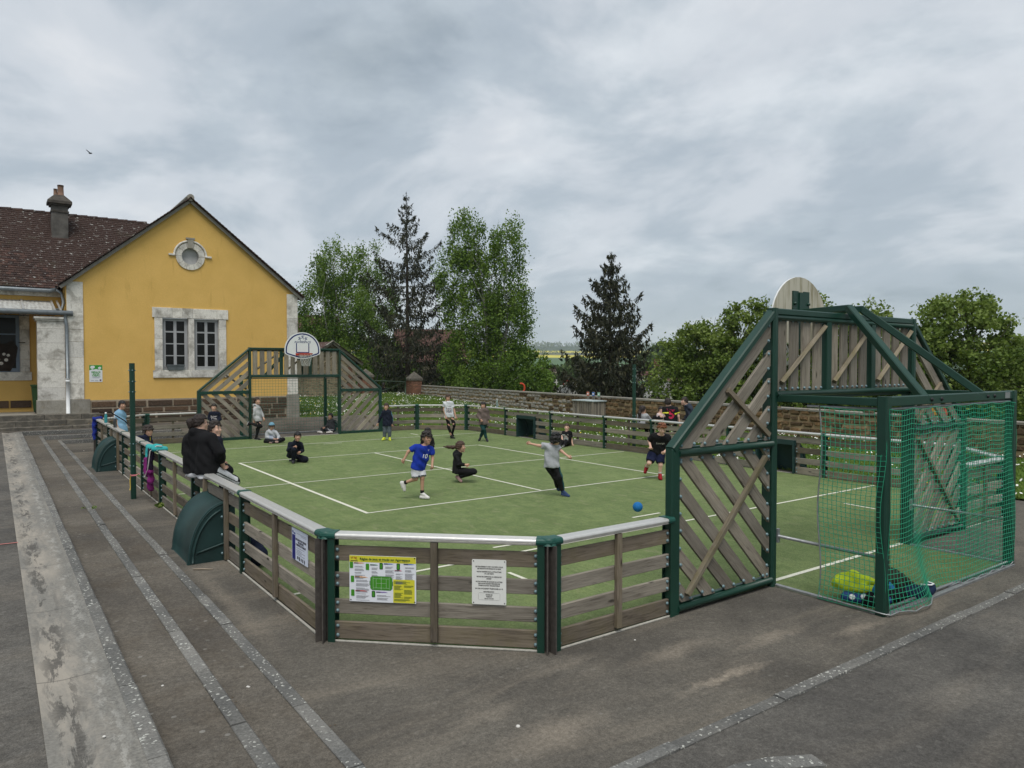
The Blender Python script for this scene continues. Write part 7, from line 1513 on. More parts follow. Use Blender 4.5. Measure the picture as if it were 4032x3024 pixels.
    f.noise = lambda Q: na * (np.sin(fr * (Q[:, 0] - hd[0]) + 3 * np.sin(60 * Q[:, 2])) + np.sin(fr * (Q[:, 1] - hd[1]) + 2) + np.sin(fr * (Q[:, 2] - hd[2]) + 1)) * .7
    Vh, Fh = f.mesh(max(.006, vx * .75)); bulk('hair', smooth_mesh(Vh, Fh, 1, .3), Fh, hair_mat(hc), o, smooth=True)
    if 'tail' in c:
        f = Field(.03); pts = [H(*p) if len(p) == 3 else p for p in c['tail'][0]]; rs = c['tail'][1]
        for p, q, ra, rb in zip(pts, pts[1:], rs, rs[1:]): f.cone(p, q, ra, rb)
        f.noise = lambda Q: .0022 * (np.sin(110 * Q[:, 0] + 40 * Q[:, 2]) + np.sin(120 * Q[:, 1])) ; Vh, Fh = f.mesh(max(.007, vx * .8)); bulk('ponytail' if not c.get('bun') else 'hair_bun', Vh, Fh, hair_mat(hc), o, smooth=True)
    if c.get('glasses'):
        b = MB()
        for sgn in (-1, 1): b.tube([H(sgn * .034 + .024 * math.cos(t), .088, .0 + .018 * math.sin(t)) for t in np.linspace(0, 2 * math.pi, 13)], .0028, 5, caps=False); b.tube([H(sgn * .058, .086, .006), H(sgn * .078, .0, .008)], .003, 5)
        b.tube([H(-.01, .09, .004), H(.01, .09, .004)], .003, 5); b.build('glasses', MT['black'], o)
    if 'cap' in c:
        f = Field(.01); f.ell(H(0, -.004, .03), ax, (rw + .024, rd + .024, ru * .8 + .024), .01); f.cuts.append(lambda Q: (.045 - (Q - hd) @ up / hk) * hk); Vh, Fh = f.mesh(.008); cp = bulk('cap', Vh, Fh, cloth_mat('cap', c['cap']), o, smooth=True); b = MB(); b.raw([H(-.06, .07, .045), H(-.045, .145, .035), H(.045, .145, .035), H(.06, .07, .045), H(-.06, .07, .053), H(-.045, .145, .043), H(.045, .145, .043), H(.06, .07, .053)], [(0, 1, 2, 3)[::-1], (4, 5, 6, 7), (1, 5, 6, 2), (0, 4, 5, 1), (2, 6, 7, 3)]); b.build('peak', MT['black'], cp)
    if 'band' in c: b = MB(); b.tube([H(.088 * math.cos(t), .005, .03 + .088 * math.sin(t)) for t in np.linspace(0, math.pi, 13)], .006, 5); b.build('headband', plain('pink_band', (.55, .22, .25), .6), o)
    def decal(s, size, col, at_, front=True, bold=.0, sx=1.):
        dirn = Ff if front else -Ff; x_ = lat if front else -lat; cpt = chest + (hipc - chest) * at_[1] + x_ * at_[0]; ya = nrm(chest - hipc); M_ = frame(cpt + dirn * .3, x_, ya); tm = text_mesh(s, size, 'print', cloth_mat('print_%.2f_%.2f_%.2f' % col, col, .7), o, M_, .0005, bold=bold, sx=sx) if isinstance(s, str) else None
        if tm is None:
            b = MB(); wd_, ht_ = s; nn = 8
            for i in range(nn):
                for j in range(nn): q = [(-wd_ / 2 + wd_ * (i + a) / nn, -ht_ / 2 + ht_ * (j + b2) / nn) for a, b2 in ((0, 0), (1, 0), (1, 1), (0, 1))]; b.face([cpt + dirn * .3 + x_ * u + ya * v_ for u, v_ in q], m=(i * 3 + j * 5 + i * j) % len(col))
            tm = b.build('print', [cloth_mat('print_%.2f_%.2f_%.2f' % cc, cc, .7) for cc in col], o)
        mv = tm.data.vertices; X = np.empty(len(mv) * 3); mv.foreach_get('co', X); X = X.reshape(-1, 3)
        for _ in range(9): X = X - dirn * (SH.value(X) - .0055)[:, None] * .85
        mv.foreach_set('co', X.ravel()); tm.data.update(); return tm
    for dcl in c.get('prints', ()): decal(*dcl)
    return o
def gdep(px, py, z=0.): p = on_z(px, py, z); return depth_of(*p)
BLK, NAVY, DKN = (.012, .012, .013), (.012, .016, .035), (.010, .013, .022)
HB, HBR, HDK = (.018, .013, .011), (.055, .030, .018), (.010, .009, .009)
# running boy in blue
Z = (1550, 1660, 2.885); person('boy in blue football shirt number 10 and white shorts running', Z, dict(hd=(376, 190, -.03), nk=(362, 276), sl=(425, 312, .05), sr=(248, 290, -.06), el=(444, 412, .05), er=(166, 342, -.08), wl=(438, 486, -.02), wr=(125, 418, -.1), hl=(305, 528, .05), hr=(248, 530, -.04), kl=(325, 640, 0), kr=(252, 648, -.06), al=(324, 818, 0), ar=(120, 698, -.02), tl=(402, 866, -.06), tr=(126, 790, -.02)), gdep(1679, 1966), 38, 1.28,
  dict(top=(.012, .035, .30), sleeve=.72, hem=.0, loose=.016, bot=(.62, .62, .66), plen=.90, ploose=.022, phem=NAVY, shoe=(.62, .60, .58), sole=(.55, .55, .55), sock=BLK, skin=1, hair=HB, hth=.028, curly=.009, line=(.01, .045), prints=[('10', .115, (.75, .75, .75), (.02, .40), True, .002), ('V', .05, (.7, .7, .7), (.06, .1), True)], bands=[]), .008)
# crouching girl in black
Z = (1740, 1710, 4.533); person('girl in black hoodie crouching on her toes with a blown ponytail', Z, dict(hd=(335, 225), nk=(300, 325), sl=(285, 372, .12), sr=(268, 374, -.11), el=(330, 530, .15), er=(292, 540, -.16), wl=(415, 545, .06), wr=(408, 545, -.13), hl=(262, 650, .09), hr=(262, 655, -.08), kl=(555, 655, .12), kr=(575, 668, -.10), al=(300, 765, .09), ar=(305, 765, -.07), tl=(335, 850, .09), tr=(352, 852, -.08)), gdep(1816, 1900), 84, 1.32,
  dict(top=BLK, sleeve=1.95, hood=1, bot=(.010, .010, .011), shoe=(.33, .20, .20), sole=(.34, .27, .20), hair=HBR, line=(-.03, .05), nape=.2, tail=([(0, -.085, .0), (0, -.17, -.01), (0, -.26, -.005), (.01, -.36, .0)], [.028, .036, .03, .010])), .008)
# boy in grey T-shirt, arms spread
Z = (2060, 1690, 3.282); person('boy in light grey T-shirt and black tracksuit trousers with both arms flung out', Z, dict(hd=(424, 132, 0), nk=(405, 200, .02), sl=(300, 222, .0), sr=(440, 240, .05), el=(200, 212, .05), er=(500, 288, .02), wl=(105, 190, .12), wr=(572, 344, -.05), hl=(330, 462, .0), hr=(410, 470, .06), kl=(418, 610, .10), kr=(462, 612, .02), al=(450, 745, .25), ar=(508, 798, .05), tl=(475, 785, .28), tr=(598, 866, .0)), gdep(2215, 1958), 150, 1.24,
  dict(top=(.36, .37, .39), sleeve=.62, hem=.05, loose=.02, bot=BLK, ploose=.024, pstripe=[(-20, 20, (.015, .07, .075))], shoe=(.035, .06, .14), sole=(.55, .55, .53), sock=(.03, .05, .14), skin=0, hair=HDK, hth=.026, curly=.008, line=(-.02, .05), nape=.55), .008)
# red haired runner
Z = (2500, 1640, 3.528); person('red haired boy in black T-shirt, navy shorts and red trainers running forward', Z, dict(hd=(376, 172, -.18), nk=(365, 262, -.10), sl=(462, 288, -.06), sr=(258, 268, -.06), el=(472, 420, .02), er=(196, 338, .04), wl=(418, 482, -.16), wr=(216, 414, -.08), hl=(352, 500, .10), hr=(258, 492, .10), kl=(354, 676, -.02), kr=(198, 648, -.05), al=(348, 796, .0), ar=(168, 690, .28), tl=(364, 872, -.10), tr=(138, 786, .22)), gdep(2603, 1890), 4, 1.46,
  dict(top=(.013, .013, .014), sleeve=.85, hem=.06, loose=.02, bot=(.012, .016, .045), plen=.85, ploose=.03, shoe=(.30, .015, .02), sole=(.10, .01, .012), sock=(.55, .52, .5), skin=2, hair=(.16, .055, .022), hth=.024, curly=.010, line=(.03, .055), nod=-22, prints=[('Luunge', .06, (.45, .45, .40), (.0, .40), True, .001)]), .008)
# girl in white T-shirt
Z = (1720, 1540, 4.327); person('girl in white printed T-shirt and black leggings standing with crossed ankles', Z, dict(hd=(191, 118), nk=(195, 178), sl=(255, 206), sr=(136, 206), el=(298, 335), er=(122, 325), wl=(320, 432, -.05), wr=(155, 432, -.08), hl=(250, 430), hr=(178, 430), kl=(296, 580, -.05), kr=(202, 605, -.03), al=(262, 735, .10), ar=(245, 768, 0), tl=(285, 760, .06), tr=(305, 806, -.08)), gdep(1784, 1727), 6, 1.45,
  dict(top=(.58, .60, .62), sleeve=.55, hem=.03, loose=.016, bot=BLK, ploose=.004, shoe=BLK, sole=(.02, .02, .02), skin=1, hair=HBR, hth=.02, curly=.006, line=(-.03, .05), nape=.1, prints=[((.17, .24), 0, ((.10, .11, .13), (.22, .23, .25), (.40, .22, .22), (.5, .5, .5)), (.0, .45), True)]), .010)
person('girl in taupe fleece jacket and dark green trousers walking', Z, dict(hd=(791, 250), nk=(797, 302), sl=(850, 330, .02), sr=(738, 330, -.03), el=(878, 428, .05), er=(700, 425, -.03), wl=(868, 495, .0), wr=(752, 488, -.12), hl=(826, 540), hr=(766, 540), kl=(790, 670, .05), kr=(800, 660, -.08), al=(745, 785, .12), ar=(842, 800, -.05), tl=(715, 845, .08), tr=(870, 858, -.12)), gdep(1918, 1739), -8, 1.32,
  dict(top=(.145, .110, .098), sleeve=1.9, hem=.10, loose=.03, fuzz=.6, hood=1, bot=(.012, .048, .046), ploose=.02, shoe=(.03, .03, .04), sole=(.4, .38, .38), sock=(.5, .5, .5), skin=1, hair=HB, hth=.022, line=(-.02, .05), nape=.1, tail=([(.05, -.06, -.02), (.07, -.07, -.10)], [.03, .015])), .010)
# by the far goal
Z = (960, 1550, 3.282); person('boy in pale grey hoodie standing on one leg and holding his raised foot', Z, dict(hd=(174, 97, -.02), nk=(166, 145), sl=(200, 188, .10), sr=(148, 190, -.08), el=(236, 262, .12), er=(132, 268, -.12), wl=(254, 312, .08), wr=(134, 340, -.06), hl=(196, 345, .07), hr=(180, 348, -.06), kl=(185, 455, .05), kr=(215, 420, -.08), al=(160, 572, .05), ar=(92, 388, -.05), tl=(220, 596, .0), tr=(48, 412, -.05)), gdep(1015, 1733), 62, 1.42,
  dict(top=(.42, .42, .42), sleeve=1.92, hood=1, hem=.02, loose=.012, bot=BLK, ploose=.008, shoe=BLK, sole=(.62, .62, .6), hair=(.03, .018, .012), line=(-.01, .05), nape=.6, nod=6), .010)
person('boy with light blue cap and grey hoodie sitting cross-legged on the turf', Z, dict(hd=(360, 425, -.02), nk=(354, 475), sl=(412, 500), sr=(304, 500), el=(452, 560, -.03), er=(292, 565, -.03), wl=(438, 588, -.16), wr=(398, 588, -.16), hl=(385, 608, .08), hr=(325, 610, .08), kl=(505, 592, -.12), kr=(285, 612, -.14), al=(380, 628, -.30), ar=(400, 622, -.28), tl=(330, 634, -.34), tr=(445, 628, -.32)), gdep(1080, 1745) + .15, 15, 1.38,
  dict(top=(.40, .41, .43), sleeve=1.9, hood=1, loose=.022, bot=BLK, ploose=.02, shoe=(.04, .035, .035), sole=(.3, .2, .17), hair=HDK, line=(-.03, .05), nape=.3, glasses=1, cap=(.14, .28, .36), prints=[((.12, .12), 0, ((.25, .28, .36), (.33, .36, .42)), (.0, .45), True)]), .010)
person('boy in dark navy tracksuit kneeling on one knee on the turf', Z, dict(hd=(696, 558, -.08), nk=(676, 618, -.02), sl=(738, 652, .04), sr=(602, 652, .0), el=(758, 735, .06), er=(575, 725, -.10), wl=(725, 755, -.10), wr=(655, 690, -.24), hl=(665, 800, .14), hr=(602, 795, .10), kl=(798, 852, -.05), kr=(655, 725, -.26), al=(700, 878, .22), ar=(640, 862, -.18), tl=(590, 862, .30), tr=(636, 895, -.30)), gdep(1153, 1824) + .1, 22, 1.36,
  dict(top=(.010, .013, .022), sleeve=1.9, collar=1, loose=.02, bot=(.010, .012, .019), ploose=.02, shoe=(.03, .03, .035), sole=(.55, .53, .5), skin=1, hair=HDK, line=(-.01, .04), nape=.6), .009)
Z = (700, 1580, 2.646); person('boy in navy sweatshirt with white lettering standing in front of the far goal planks', Z, dict(hd=(377, 66), nk=(380, 108), sl=(425, 128), sr=(336, 128), el=(442, 182), er=(324, 182), wl=(418, 212, -.1), wr=(402, 216, -.12), hl=(412, 238), hr=(366, 238), kl=(432, 335, -.03), kr=(380, 335), al=(440, 420), ar=(382, 420), tl=(460, 440, -.08), tr=(385, 440, -.1)), gdep(874, 1748), 8, 1.28,
  dict(top=(.011, .014, .026), sleeve=1.9, loose=.018, bot=(.03, .04, .06), ploose=.012, shoe=(.12, .09, .07), sole=(.35, .25, .18), hair=(.02, .014, .01), line=(.0, .05), nape=.6, prints=[('Super', .085, (.55, .52, .52), (.0, .25), True, .003), ('Potes', .085, (.55, .52, .52), (.02, .45), True, .003)]), .011)
Z = (1230, 1600, 7.47); person('girl in charcoal tracksuit sitting against the far goal post', Z, dict(hd=(532, 300, -.03), nk=(542, 395), sl=(668, 440, .03), sr=(468, 440, -.02), el=(745, 540, .08), er=(440, 560, -.05), wl=(730, 620, .05), wr=(360, 622, -.14), hl=(640, 690, .03), hr=(540, 690, .0), kl=(445, 690, -.22), kr=(290, 665, -.14), al=(535, 752, -.24), ar=(265, 752, -.22), tl=(410, 770, -.28), tr=(145, 752, -.26)), gdep(1300, 1706) + .12, -25, 1.35,
  dict(top=(.045, .046, .050), sleeve=1.92, collar=1, loose=.016, bot=(.04, .041, .046), ploose=.01, pstripe=[(-18, 18, (.30, .30, .31))], sstripe=(.25, .25, .26), shoe=(.62, .58, .54), sole=(.6, .55, .5), skin=1, hair=HDK, line=(-.02, .05), nape=.4), .011)
Z = (1480, 1570, 5.29); person('boy in navy jacket with blue sleeve stripes, jeans and yellow shoes standing', Z, dict(hd=(218, 170), nk=(222, 240), sl=(292, 275), sr=(154, 275), el=(330, 400), er=(98, 395), wl=(336, 530), wr=(52, 512), hl=(272, 545), hr=(192, 545), kl=(282, 680), kr=(186, 680), al=(284, 810), ar=(178, 805), tl=(305, 866, -.14), tr=(128, 858, -.12)), gdep(1530, 1735), -4, 1.28,
  dict(top=(.011, .014, .026), sleeve=1.97, collar=1, loose=.016, sstripe=(.10, .27, .42), bot=(.09, .11, .125), ploose=.022, shoe=(.55, .60, .05), sole=(.5, .55, .3), skin=1, hair=(.035, .02, .014), line=(.0, .05), nape=.6), .010)
Z = (2150, 1650, 7.32); person('boy in black printed T-shirt sitting by the right barrier, leaning on one hand', Z, dict(hd=(602, 240), nk=(620, 345), sl=(700, 400, .03), sr=(500, 405, -.04), el=(728, 570, .05), er=(452, 510, -.1), wl=(765, 735, .0), wr=(470, 600, -.2), hl=(640, 715, .03), hr=(560, 715, .0), kl=(575, 650, -.34), kr=(430, 655, -.28), al=(520, 770, -.42), ar=(395, 770, -.45), tl=(490, 780, -.58), tr=(360, 785, -.6)), gdep(2235, 1757) + .1, -18, 1.36,
  dict(top=BLK, sleeve=.75, loose=.02, bot=BLK, ploose=.018, shoe=(.1, .1, .1), skin=2, hair=(.05, .03, .02), hth=.012, line=(.0, .05), nape=.7, flatl=1, prints=[((.17, .22), 0, ((.15, .28, .27), (.36, .33, .29), (.22, .10, .08), (.28, .35, .33)), (-.02, .42), True)]), .010)
Z = (1550, 1660, 2.885); person('curly haired child in black crouching, mostly hidden behind the running boy', Z, dict(hd=(386, 122), nk=(390, 170), sl=(440, 195), sr=(330, 195), el=(452, 255), er=(318, 255), wl=(445, 290, -.1), wr=(350, 290, -.1), hl=(415, 290), hr=(360, 290), kl=(440, 285, -.2), kr=(340, 285, -.2), al=(420, 325, -.05), ar=(360, 325, -.05), tl=(425, 332, -.15), tr=(355, 332, -.15)), gdep(1690, 1774), 10, 1.2,
  dict(top=BLK, bot=BLK, shoe=BLK, hair=HB, hth=.026, curly=.009, line=(.0, .05), skin=1), .012)
# left end, behind the rail
Z = (380, 1560, 4.329); gz_ = 1560 + 0
def hang(J, h): return J
J = dict(hd=(441, 155), nk=(416, 228), sl=(452, 292, .08), sr=(345, 296, -.06), el=(476, 400, .10), er=(346, 415, -.10), wl=(470, 500, .02), wr=(368, 505, -.12), hl=(462, 572, .06), hr=(412, 575, -.05))
J.update(kl=(462, 730, .05), kr=(412, 735, -.05), al=(458, 880, .06), ar=(408, 885, -.04), tl=(480, 905, .02), tr=(440, 910, -.08)); person('boy in light blue football shirt standing behind the far end of the left rail', Z, J, 19.2, 52, 1.46, dict(top=(.20, .36, .50), sleeve=.8, hem=.1, loose=.02, sstripe=(.6, .62, .65), bot=(.03, .035, .05), plen=.9, ploose=.02, shoe=(.2, .2, .2), skin=1, hair=HDK, line=(-.02, .045), nape=.5, hth=.02), .010)
J = dict(hd=(884, 596), nk=(858, 655), sl=(905, 690, .10), sr=(820, 698, -.05), el=(925, 760, .12), er=(740, 692, -.10), wl=(930, 820, .05), wr=(640, 690, -.12), hl=(880, 830, .05), hr=(825, 835, -.02)); J.update(kl=(890, 930, .0), kr=(835, 935, -.05), al=(885, 1035, .03), ar=(830, 1040, -.03), tl=(915, 1055), tr=(860, 1060, -.05)); person('small girl with pink hairband and navy top reaching along the left rail', Z, J, 15.3, 60, 1.12, dict(top=(.014, .018, .04), sleeve=1.95, loose=.014, bot=(.02, .02, .03), shoe=(.2, .2, .2), hair=(.03, .02, .015), hth=.03, curly=.008, line=(-.03, .04), nape=.1, band=1, skin=0, prints=[('I', .14, (.6, .5, .05), (.02, .2), True, .006)]), .010)
Z = (700, 1580, 2.646); person('woman in black hoodie with hair bun and glasses sitting on the left rail', Z, dict(hd=(238, 228, .02), nk=(222, 312, .0), sl=(112, 392, .17), sr=(356, 390, -.16), el=(92, 545, .20), er=(428, 540, -.20), wl=(210, 640, .32), wr=(462, 640, -.08), hl=(165, 716, .16), hr=(330, 712, -.13), kl=(500, 790, .42), kr=(575, 830, .16), al=(470, 960, .45), ar=(545, 985, .18), tl=(510, 1000, .5), tr=(585, 1010, .25)), depth_of(-6.1, 5.85, 1), 118, 1.66,
  dict(top=(.010, .010, .011), sleeve=1.92, hood=1, wide=1.24, loose=.028, hem=.03, under=.045, sit=0, bot=(.011, .011, .012), ploose=.022, pstripe=[(-50, -32, (.60, .60, .62)), (-24, -12, (.60, .60, .62)), (-4, 8, (.60, .60, .62)), (16, 60, (.60, .60, .62))], shoe=(.3, .3, .3), skin=2, hair=(.020, .012, .009), hth=.016, line=(-.02, .05), nape=.35, glasses=1, bun=1, tail=([(0, -.10, -.0), (.01, -.125, .02), (-.01, -.13, -.04)], [.045, .05, .035])), .009)
person('dark haired woman in navy sitting on the left rail beyond the woman with the bun', Z, dict(hd=(388, 288), nk=(362, 362), sl=(300, 400, .20), sr=(420, 420, -.12), el=(290, 520, .22), er=(455, 520, -.14), wl=(380, 610, .25), wr=(470, 600, .0), hl=(310, 660, .12), hr=(390, 655, -.10), kl=(500, 700, .35), kr=(520, 715, .15), al=(490, 850, .38), ar=(515, 860, .18), tl=(530, 880, .4), tr=(555, 890, .2)), depth_of(-6.1, 7.0, 1), 78, 1.64,
  dict(top=(.012, .014, .022), sleeve=1.92, collar=1, wide=1.15, loose=.02, bot=(.012, .012, .016), shoe=(.2, .2, .2), skin=2, hair=(.022, .015, .012), hth=.015, curly=.006, line=(-.01, .05), nape=.4), .010)
# teenagers at the table beyond the right barrier
Z = (2470, 1550, 4.379); person('teenage girl with long dark ponytail and grey sweatshirt sitting beyond the right barrier', Z, dict(hd=(266, 278), nk=(258, 338), sl=(198, 380, .1), sr=(338, 380, -.02), el=(200, 480, .15), er=(388, 455, .02), wl=(290, 520, .25), wr=(440, 480, .15), hl=(225, 560, .05), hr=(305, 560, .0), kl=(330, 590, .35), kr=(410, 590, .25), al=(330, 690, .35), ar=(410, 690, .25), tl=(350, 705, .4), tr=(430, 705, .3)), 21.0, 120, 1.55,
  dict(top=(.33, .34, .35), sleeve=1.95, loose=.02, bot=(.02, .02, .025), shoe=(.2, .2, .2), hair=(.022, .014, .011), line=(-.02, .05), nape=.4, tail=([(0, -.09, .02), (0, -.12, -.10), (.0, -.12, -.24), (0, -.11, -.33)], [.03, .045, .04, .02])), .011)
person('girl in pale top with dark trousers sitting facing the court beyond the right barrier', Z, dict(hd=(587, 292), nk=(582, 352), sl=(628, 372), sr=(535, 372), el=(650, 440, -.05), er=(515, 430, -.05), wl=(600, 400, -.2), wr=(560, 400, -.2), hl=(610, 470, .05), hr=(550, 470, .05), kl=(560, 415, -.25), kr=(470, 415, -.15), al=(520, 500, -.2), ar=(450, 480, -.15), tl=(520, 520, -.3), tr=(450, 500, -.3)), 21.8, 5, 1.55,
  dict(top=(.60, .50, .49), sleeve=1.9, bot=BLK, shoe=(.4, .4, .4), hair=HB, line=(-.01, .05), nape=.4, skin=2), .011)
person('teenage boy in black jersey with pink number 5 seen from behind past the right barrier', Z, dict(hd=(697, 152), nk=(708, 222), sl=(640, 262, .0), sr=(838, 268, .0), el=(652, 390, -.03), er=(880, 392, -.03), wl=(648, 468, .08), wr=(900, 508, .0), hl=(700, 485, .0), hr=(805, 490, .0), kl=(690, 540, .40), kr=(815, 545, .40), al=(690, 660, .42), ar=(815, 665, .42), tl=(690, 675, .55), tr=(815, 680, .55)), 20.7, 176, 1.7,
  dict(top=BLK, sleeve=.62, hem=.04, loose=.022, bot=(.012, .012, .014), shoe=(.2, .2, .2), skin=2, hair=(.022, .016, .012), hth=.02, line=(-.02, .05), nape=.45, bands=[('l', .50, .66, (.65, .62, .05)), ('r', .50, .66, (.65, .62, .05))], prints=[('5', .34, (.72, .05, .12), (.01, .42), False, .012), ('Trévyny', .07, (.6, .06, .14), (.0, .05), False, .001)]), .010)
person('teenage boy in dark blue hoodie leaning forward beyond the right barrier', Z, dict(hd=(982, 132), nk=(1020, 200), sl=(1088, 250, -.10), sr=(1030, 250, .12), el=(1120, 350, -.14), er=(1050, 350, .15), wl=(1036, 440, -.12), wr=(990, 440, .10), hl=(1120, 440, -.08), hr=(1100, 440, .10), kl=(985, 470, -.1), kr=(985, 465, .12), al=(1000, 590, -.1), ar=(1000, 585, .12), tl=(950, 605, -.1), tr=(950, 600, .12)), 21.2, -76, 1.66,
  dict(top=(.030, .038, .055), sleeve=1.92, hood=1, loose=.022, bot=BLK, shoe=(.2, .2, .2), skin=2, hair=(.022, .015, .011), line=(-.01, .045), nape=.6, hth=.018), .010)
p = at(1511, 1545, 47.5); Z = (1470, 1490, 3.771); person('person in black with long dark hair sitting behind the metal gate', Z, dict(hd=(152, 90), nk=(150, 130), sl=(190, 160), sr=(115, 160), el=(200, 230), er=(105, 230), wl=(180, 260, .1), wr=(125, 260, .1), hl=(180, 270), hr=(125, 270), kl=(180, 280, .3), kr=(125, 280, .3), al=(180, 340, .3), ar=(125, 340, .3), tl=(180, 345, .4), tr=(125, 345, .4)), 47.5, 170, 1.65, dict(top=BLK, bot=BLK, shoe=BLK, hair=HB, nape=.1, line=(-.03, .05), tail=([(0, -.07, .0), (0, -.09, -.2)], [.06, .05])), .016)
# ------------------------------------------------------------------ small things
# ball in flight over the near turf
bp = at(2511, 1996, 10.6); b = MB(); N = 16
V = []; F = []
for i in range(N + 1):
    for j in range(2 * N): t = math.pi * i / N; u = math.pi * j / N; V.append(bp + .0735 * np.array([math.sin(t) * math.cos(u), math.sin(t) * math.sin(u), math.cos(t)]))
for i in range(N):
    for j in range(2 * N): j2 = (j + 1) % (2 * N); F.append((i * 2 * N + j, (i + 1) * 2 * N + j, (i + 1) * 2 * N + j2, i * 2 * N + j2))
bulk('ball', V, F, plain('blue_foam', (.008, .13, .36), .75, 0, .25, 60., .3, 200), smooth=True, label='blue foam ball bouncing above the turf in front of the near goal', cat='ball')
def blob(name, prims, vx, mat, parent=None, k=.03, cuts=(), noise=.004, fr=30, **tags):
    f = Field(k)
    for p in prims: f.cone(*p)
    for c in cuts: f.cuts.append(c)
    o_ = np.array(prims[0][0], float); f.noise = lambda Q: noise * (np.sin(fr * (Q[:, 2] - o_[2]) + 1.1 * fr * (Q[:, 0] - o_[0]) + 2 * np.sin(fr * .7 * (Q[:, 1] - o_[1]))) + .8 * np.sin(fr * 1.9 * (Q[:, 1] - o_[1]) - fr * (Q[:, 2] - o_[2])))
    V, F = f.mesh(vx); V = smooth_mesh(V, F, 1, .3); return bulk(name, V, F, mat, parent, smooth=True, **tags)
# jacket thrown over the left rail (turquoise, plum and white piping)
jy = on_z(560 + 215 / 4.14, 1730 + 130 / 4.14, .97)[1]; e = thing('draped_jacket', (XA, jy, HR), 'turquoise and plum jacket with white piping hung over the left rail', 'jacket')
teal = cloth_mat('teal', (.045, .36, .36)); plum = cloth_mat('plum', (.16, .018, .12)); dark = cloth_mat('darklining', (.02, .014, .03))
blob('turquoise_back', [((XA + .08, jy - .25, .96), (XA - .09, jy - .22, .97), .045, .05), ((XA + .08, jy + .2, .96), (XA - .09, jy + .25, .96), .045, .05), ((XA - .09, jy - .22, .97), (XA - .10, jy + .25, .96), .05, .05), ((XA + .085, jy - .2, .95), (XA + .10, jy + .1, .80), .03, .02), ((XA - .11, jy + .10, .95), (XA - .12, jy + .22, .75), .04, .035), ((XA - .12, jy + .25, .9), (XA - .13, jy + .25, .72), .04, .03)], .012, teal, e, noise=.006)
blob('dark_lining', [((XA - .12, jy - .18, .94), (XA - .135, jy - .12, .62), .04, .04), ((XA - .12, jy + .02, .93), (XA - .14, jy - .02, .58), .035, .05)], .012, dark, e, noise=.006)
blob('plum_body', [((XA - .14, jy + .20, .74), (XA - .15, jy + .08, .50), .05, .055), ((XA - .15, jy + .08, .50), (XA - .15, jy - .12, .56), .05, .04), ((XA - .15, jy + .24, .66), (XA - .15, jy + .16, .52), .04, .05)], .012, plum, e, noise=.008)
blob('plum_sleeve', [((XA - .13, jy - .10, .58), (XA - .13, jy - .08, .40), .045, .05), ((XA - .13, jy - .08, .40), (XA - .13, jy - .05, .25), .05, .052)], .011, plum, e, noise=.007)
b = MB(); b.tube([(XA + .02, jy - .30, 1.015), (XA - .06, jy - .27, 1.02), (XA - .155, jy - .21, .93), (XA - .17, jy - .17, .75), (XA - .185, jy - .14, .60), (XA - .20, jy - .02, .50), (XA - .21, jy + .02, .46)], .009, 6); b.build('piping', cloth_mat('piping', (.6, .58, .55)), e)
# blue cloth on the far end of the rail
cy2 = LEN - DY - .1; e = blob('blue_garment', [((XA - .08, cy2 - .12, .955), (XA + .10, cy2 + .15, .965), .045, .04), ((XA - .09, cy2 - .1, .95), (XA - .10, cy2 - .06, .55), .045, .05), ((XA - .09, cy2 + .1, .95), (XA - .11, cy2 + .02, .70), .045, .04), ((XA - .10, cy2 - .06, .6), (XA - .11, cy2 - .10, .40), .045, .03)], .014, cloth_mat('royalblue', (.015, .03, .22)), noise=.008, label='royal blue garment hung over the far end of the left rail', cat='garment')
def lathe(b, c, prof, n=16, m=0):
    i = len(b.v); c = np.array(c, float)
    for r, z in prof:
        for j in range(n): t = 2 * math.pi * j / n; b.v.append(tuple(c + [r * math.cos(t), r * math.sin(t), z]))
    for k in range(len(prof) - 1):
        for j in range(n): j2 = (j + 1) % n; b.f.append([i + k * n + j, i + k * n + j2, i + (k + 1) * n + j2, i + (k + 1) * n + j]); b.uv.append([(0, 0)] * 4); b.m.append(m); b.sm.append(True)
for (px, py, prof, mat, capm, lab) in ((380 + 160 / 4.33, 1560 + 452 / 4.33, [(0, 0), (.036, 0), (.037, .01), (.037, .15), (.033, .19), (.021, .215), (.021, .235)], plain('teal_bottle', (.03, .22, .24), .35), MT['white'], 'turquoise drinking bottle with white cap standing on the far left rail'), (380 + 317 / 4.33, 1560 + 532 / 4.33, [(0, 0), (.036, 0), (.036, .20), (.036, .205)], plain('grey_bottle', (.10, .105, .11), .4, .4), MT['zinc'], 'grey metal flask standing on the far left rail')):
    p = on_z(px, py, HR + .002); e = thing('bottle', p, lab, 'bottle'); b = MB(); lathe(b, p, prof); b.build('body', mat, e); b = MB(); z = prof[-1][1]; r = prof[-1][0]; lathe(b, (p[0], p[1], p[2] + z), [(r + .002, 0), (r + .002, .03), (r * .7, .034), (0, .034)]); b.build('cap', capm, e)
m = NM('clear_plastic'); m.base((.55, .66, .68)).set(.15, 0, .5); m.b.inputs['Transmission Weight'].default_value = .75
p = on_z(1500 + 1177 / 2.4578, 1550 + 133 / 2.4578, HR + .002); p = np.array([-XA, LEN - 5.07 + 1.75, HR + .002]); e = thing('water_bottle', p, 'clear plastic water bottle standing on the far right rail', 'bottle'); b = MB(); lathe(b, p, [(0, 0), (.04, 0), (.042, .02), (.040, .10), (.042, .18), (.036, .22), (.016, .26), (.016, .275)]); b.build('body', m.m, e); b = MB(); lathe(b, p + [0, 0, .275], [(.018, 0), (.018, .022), (0, .022)]); b.build('cap', MT['white'], e)
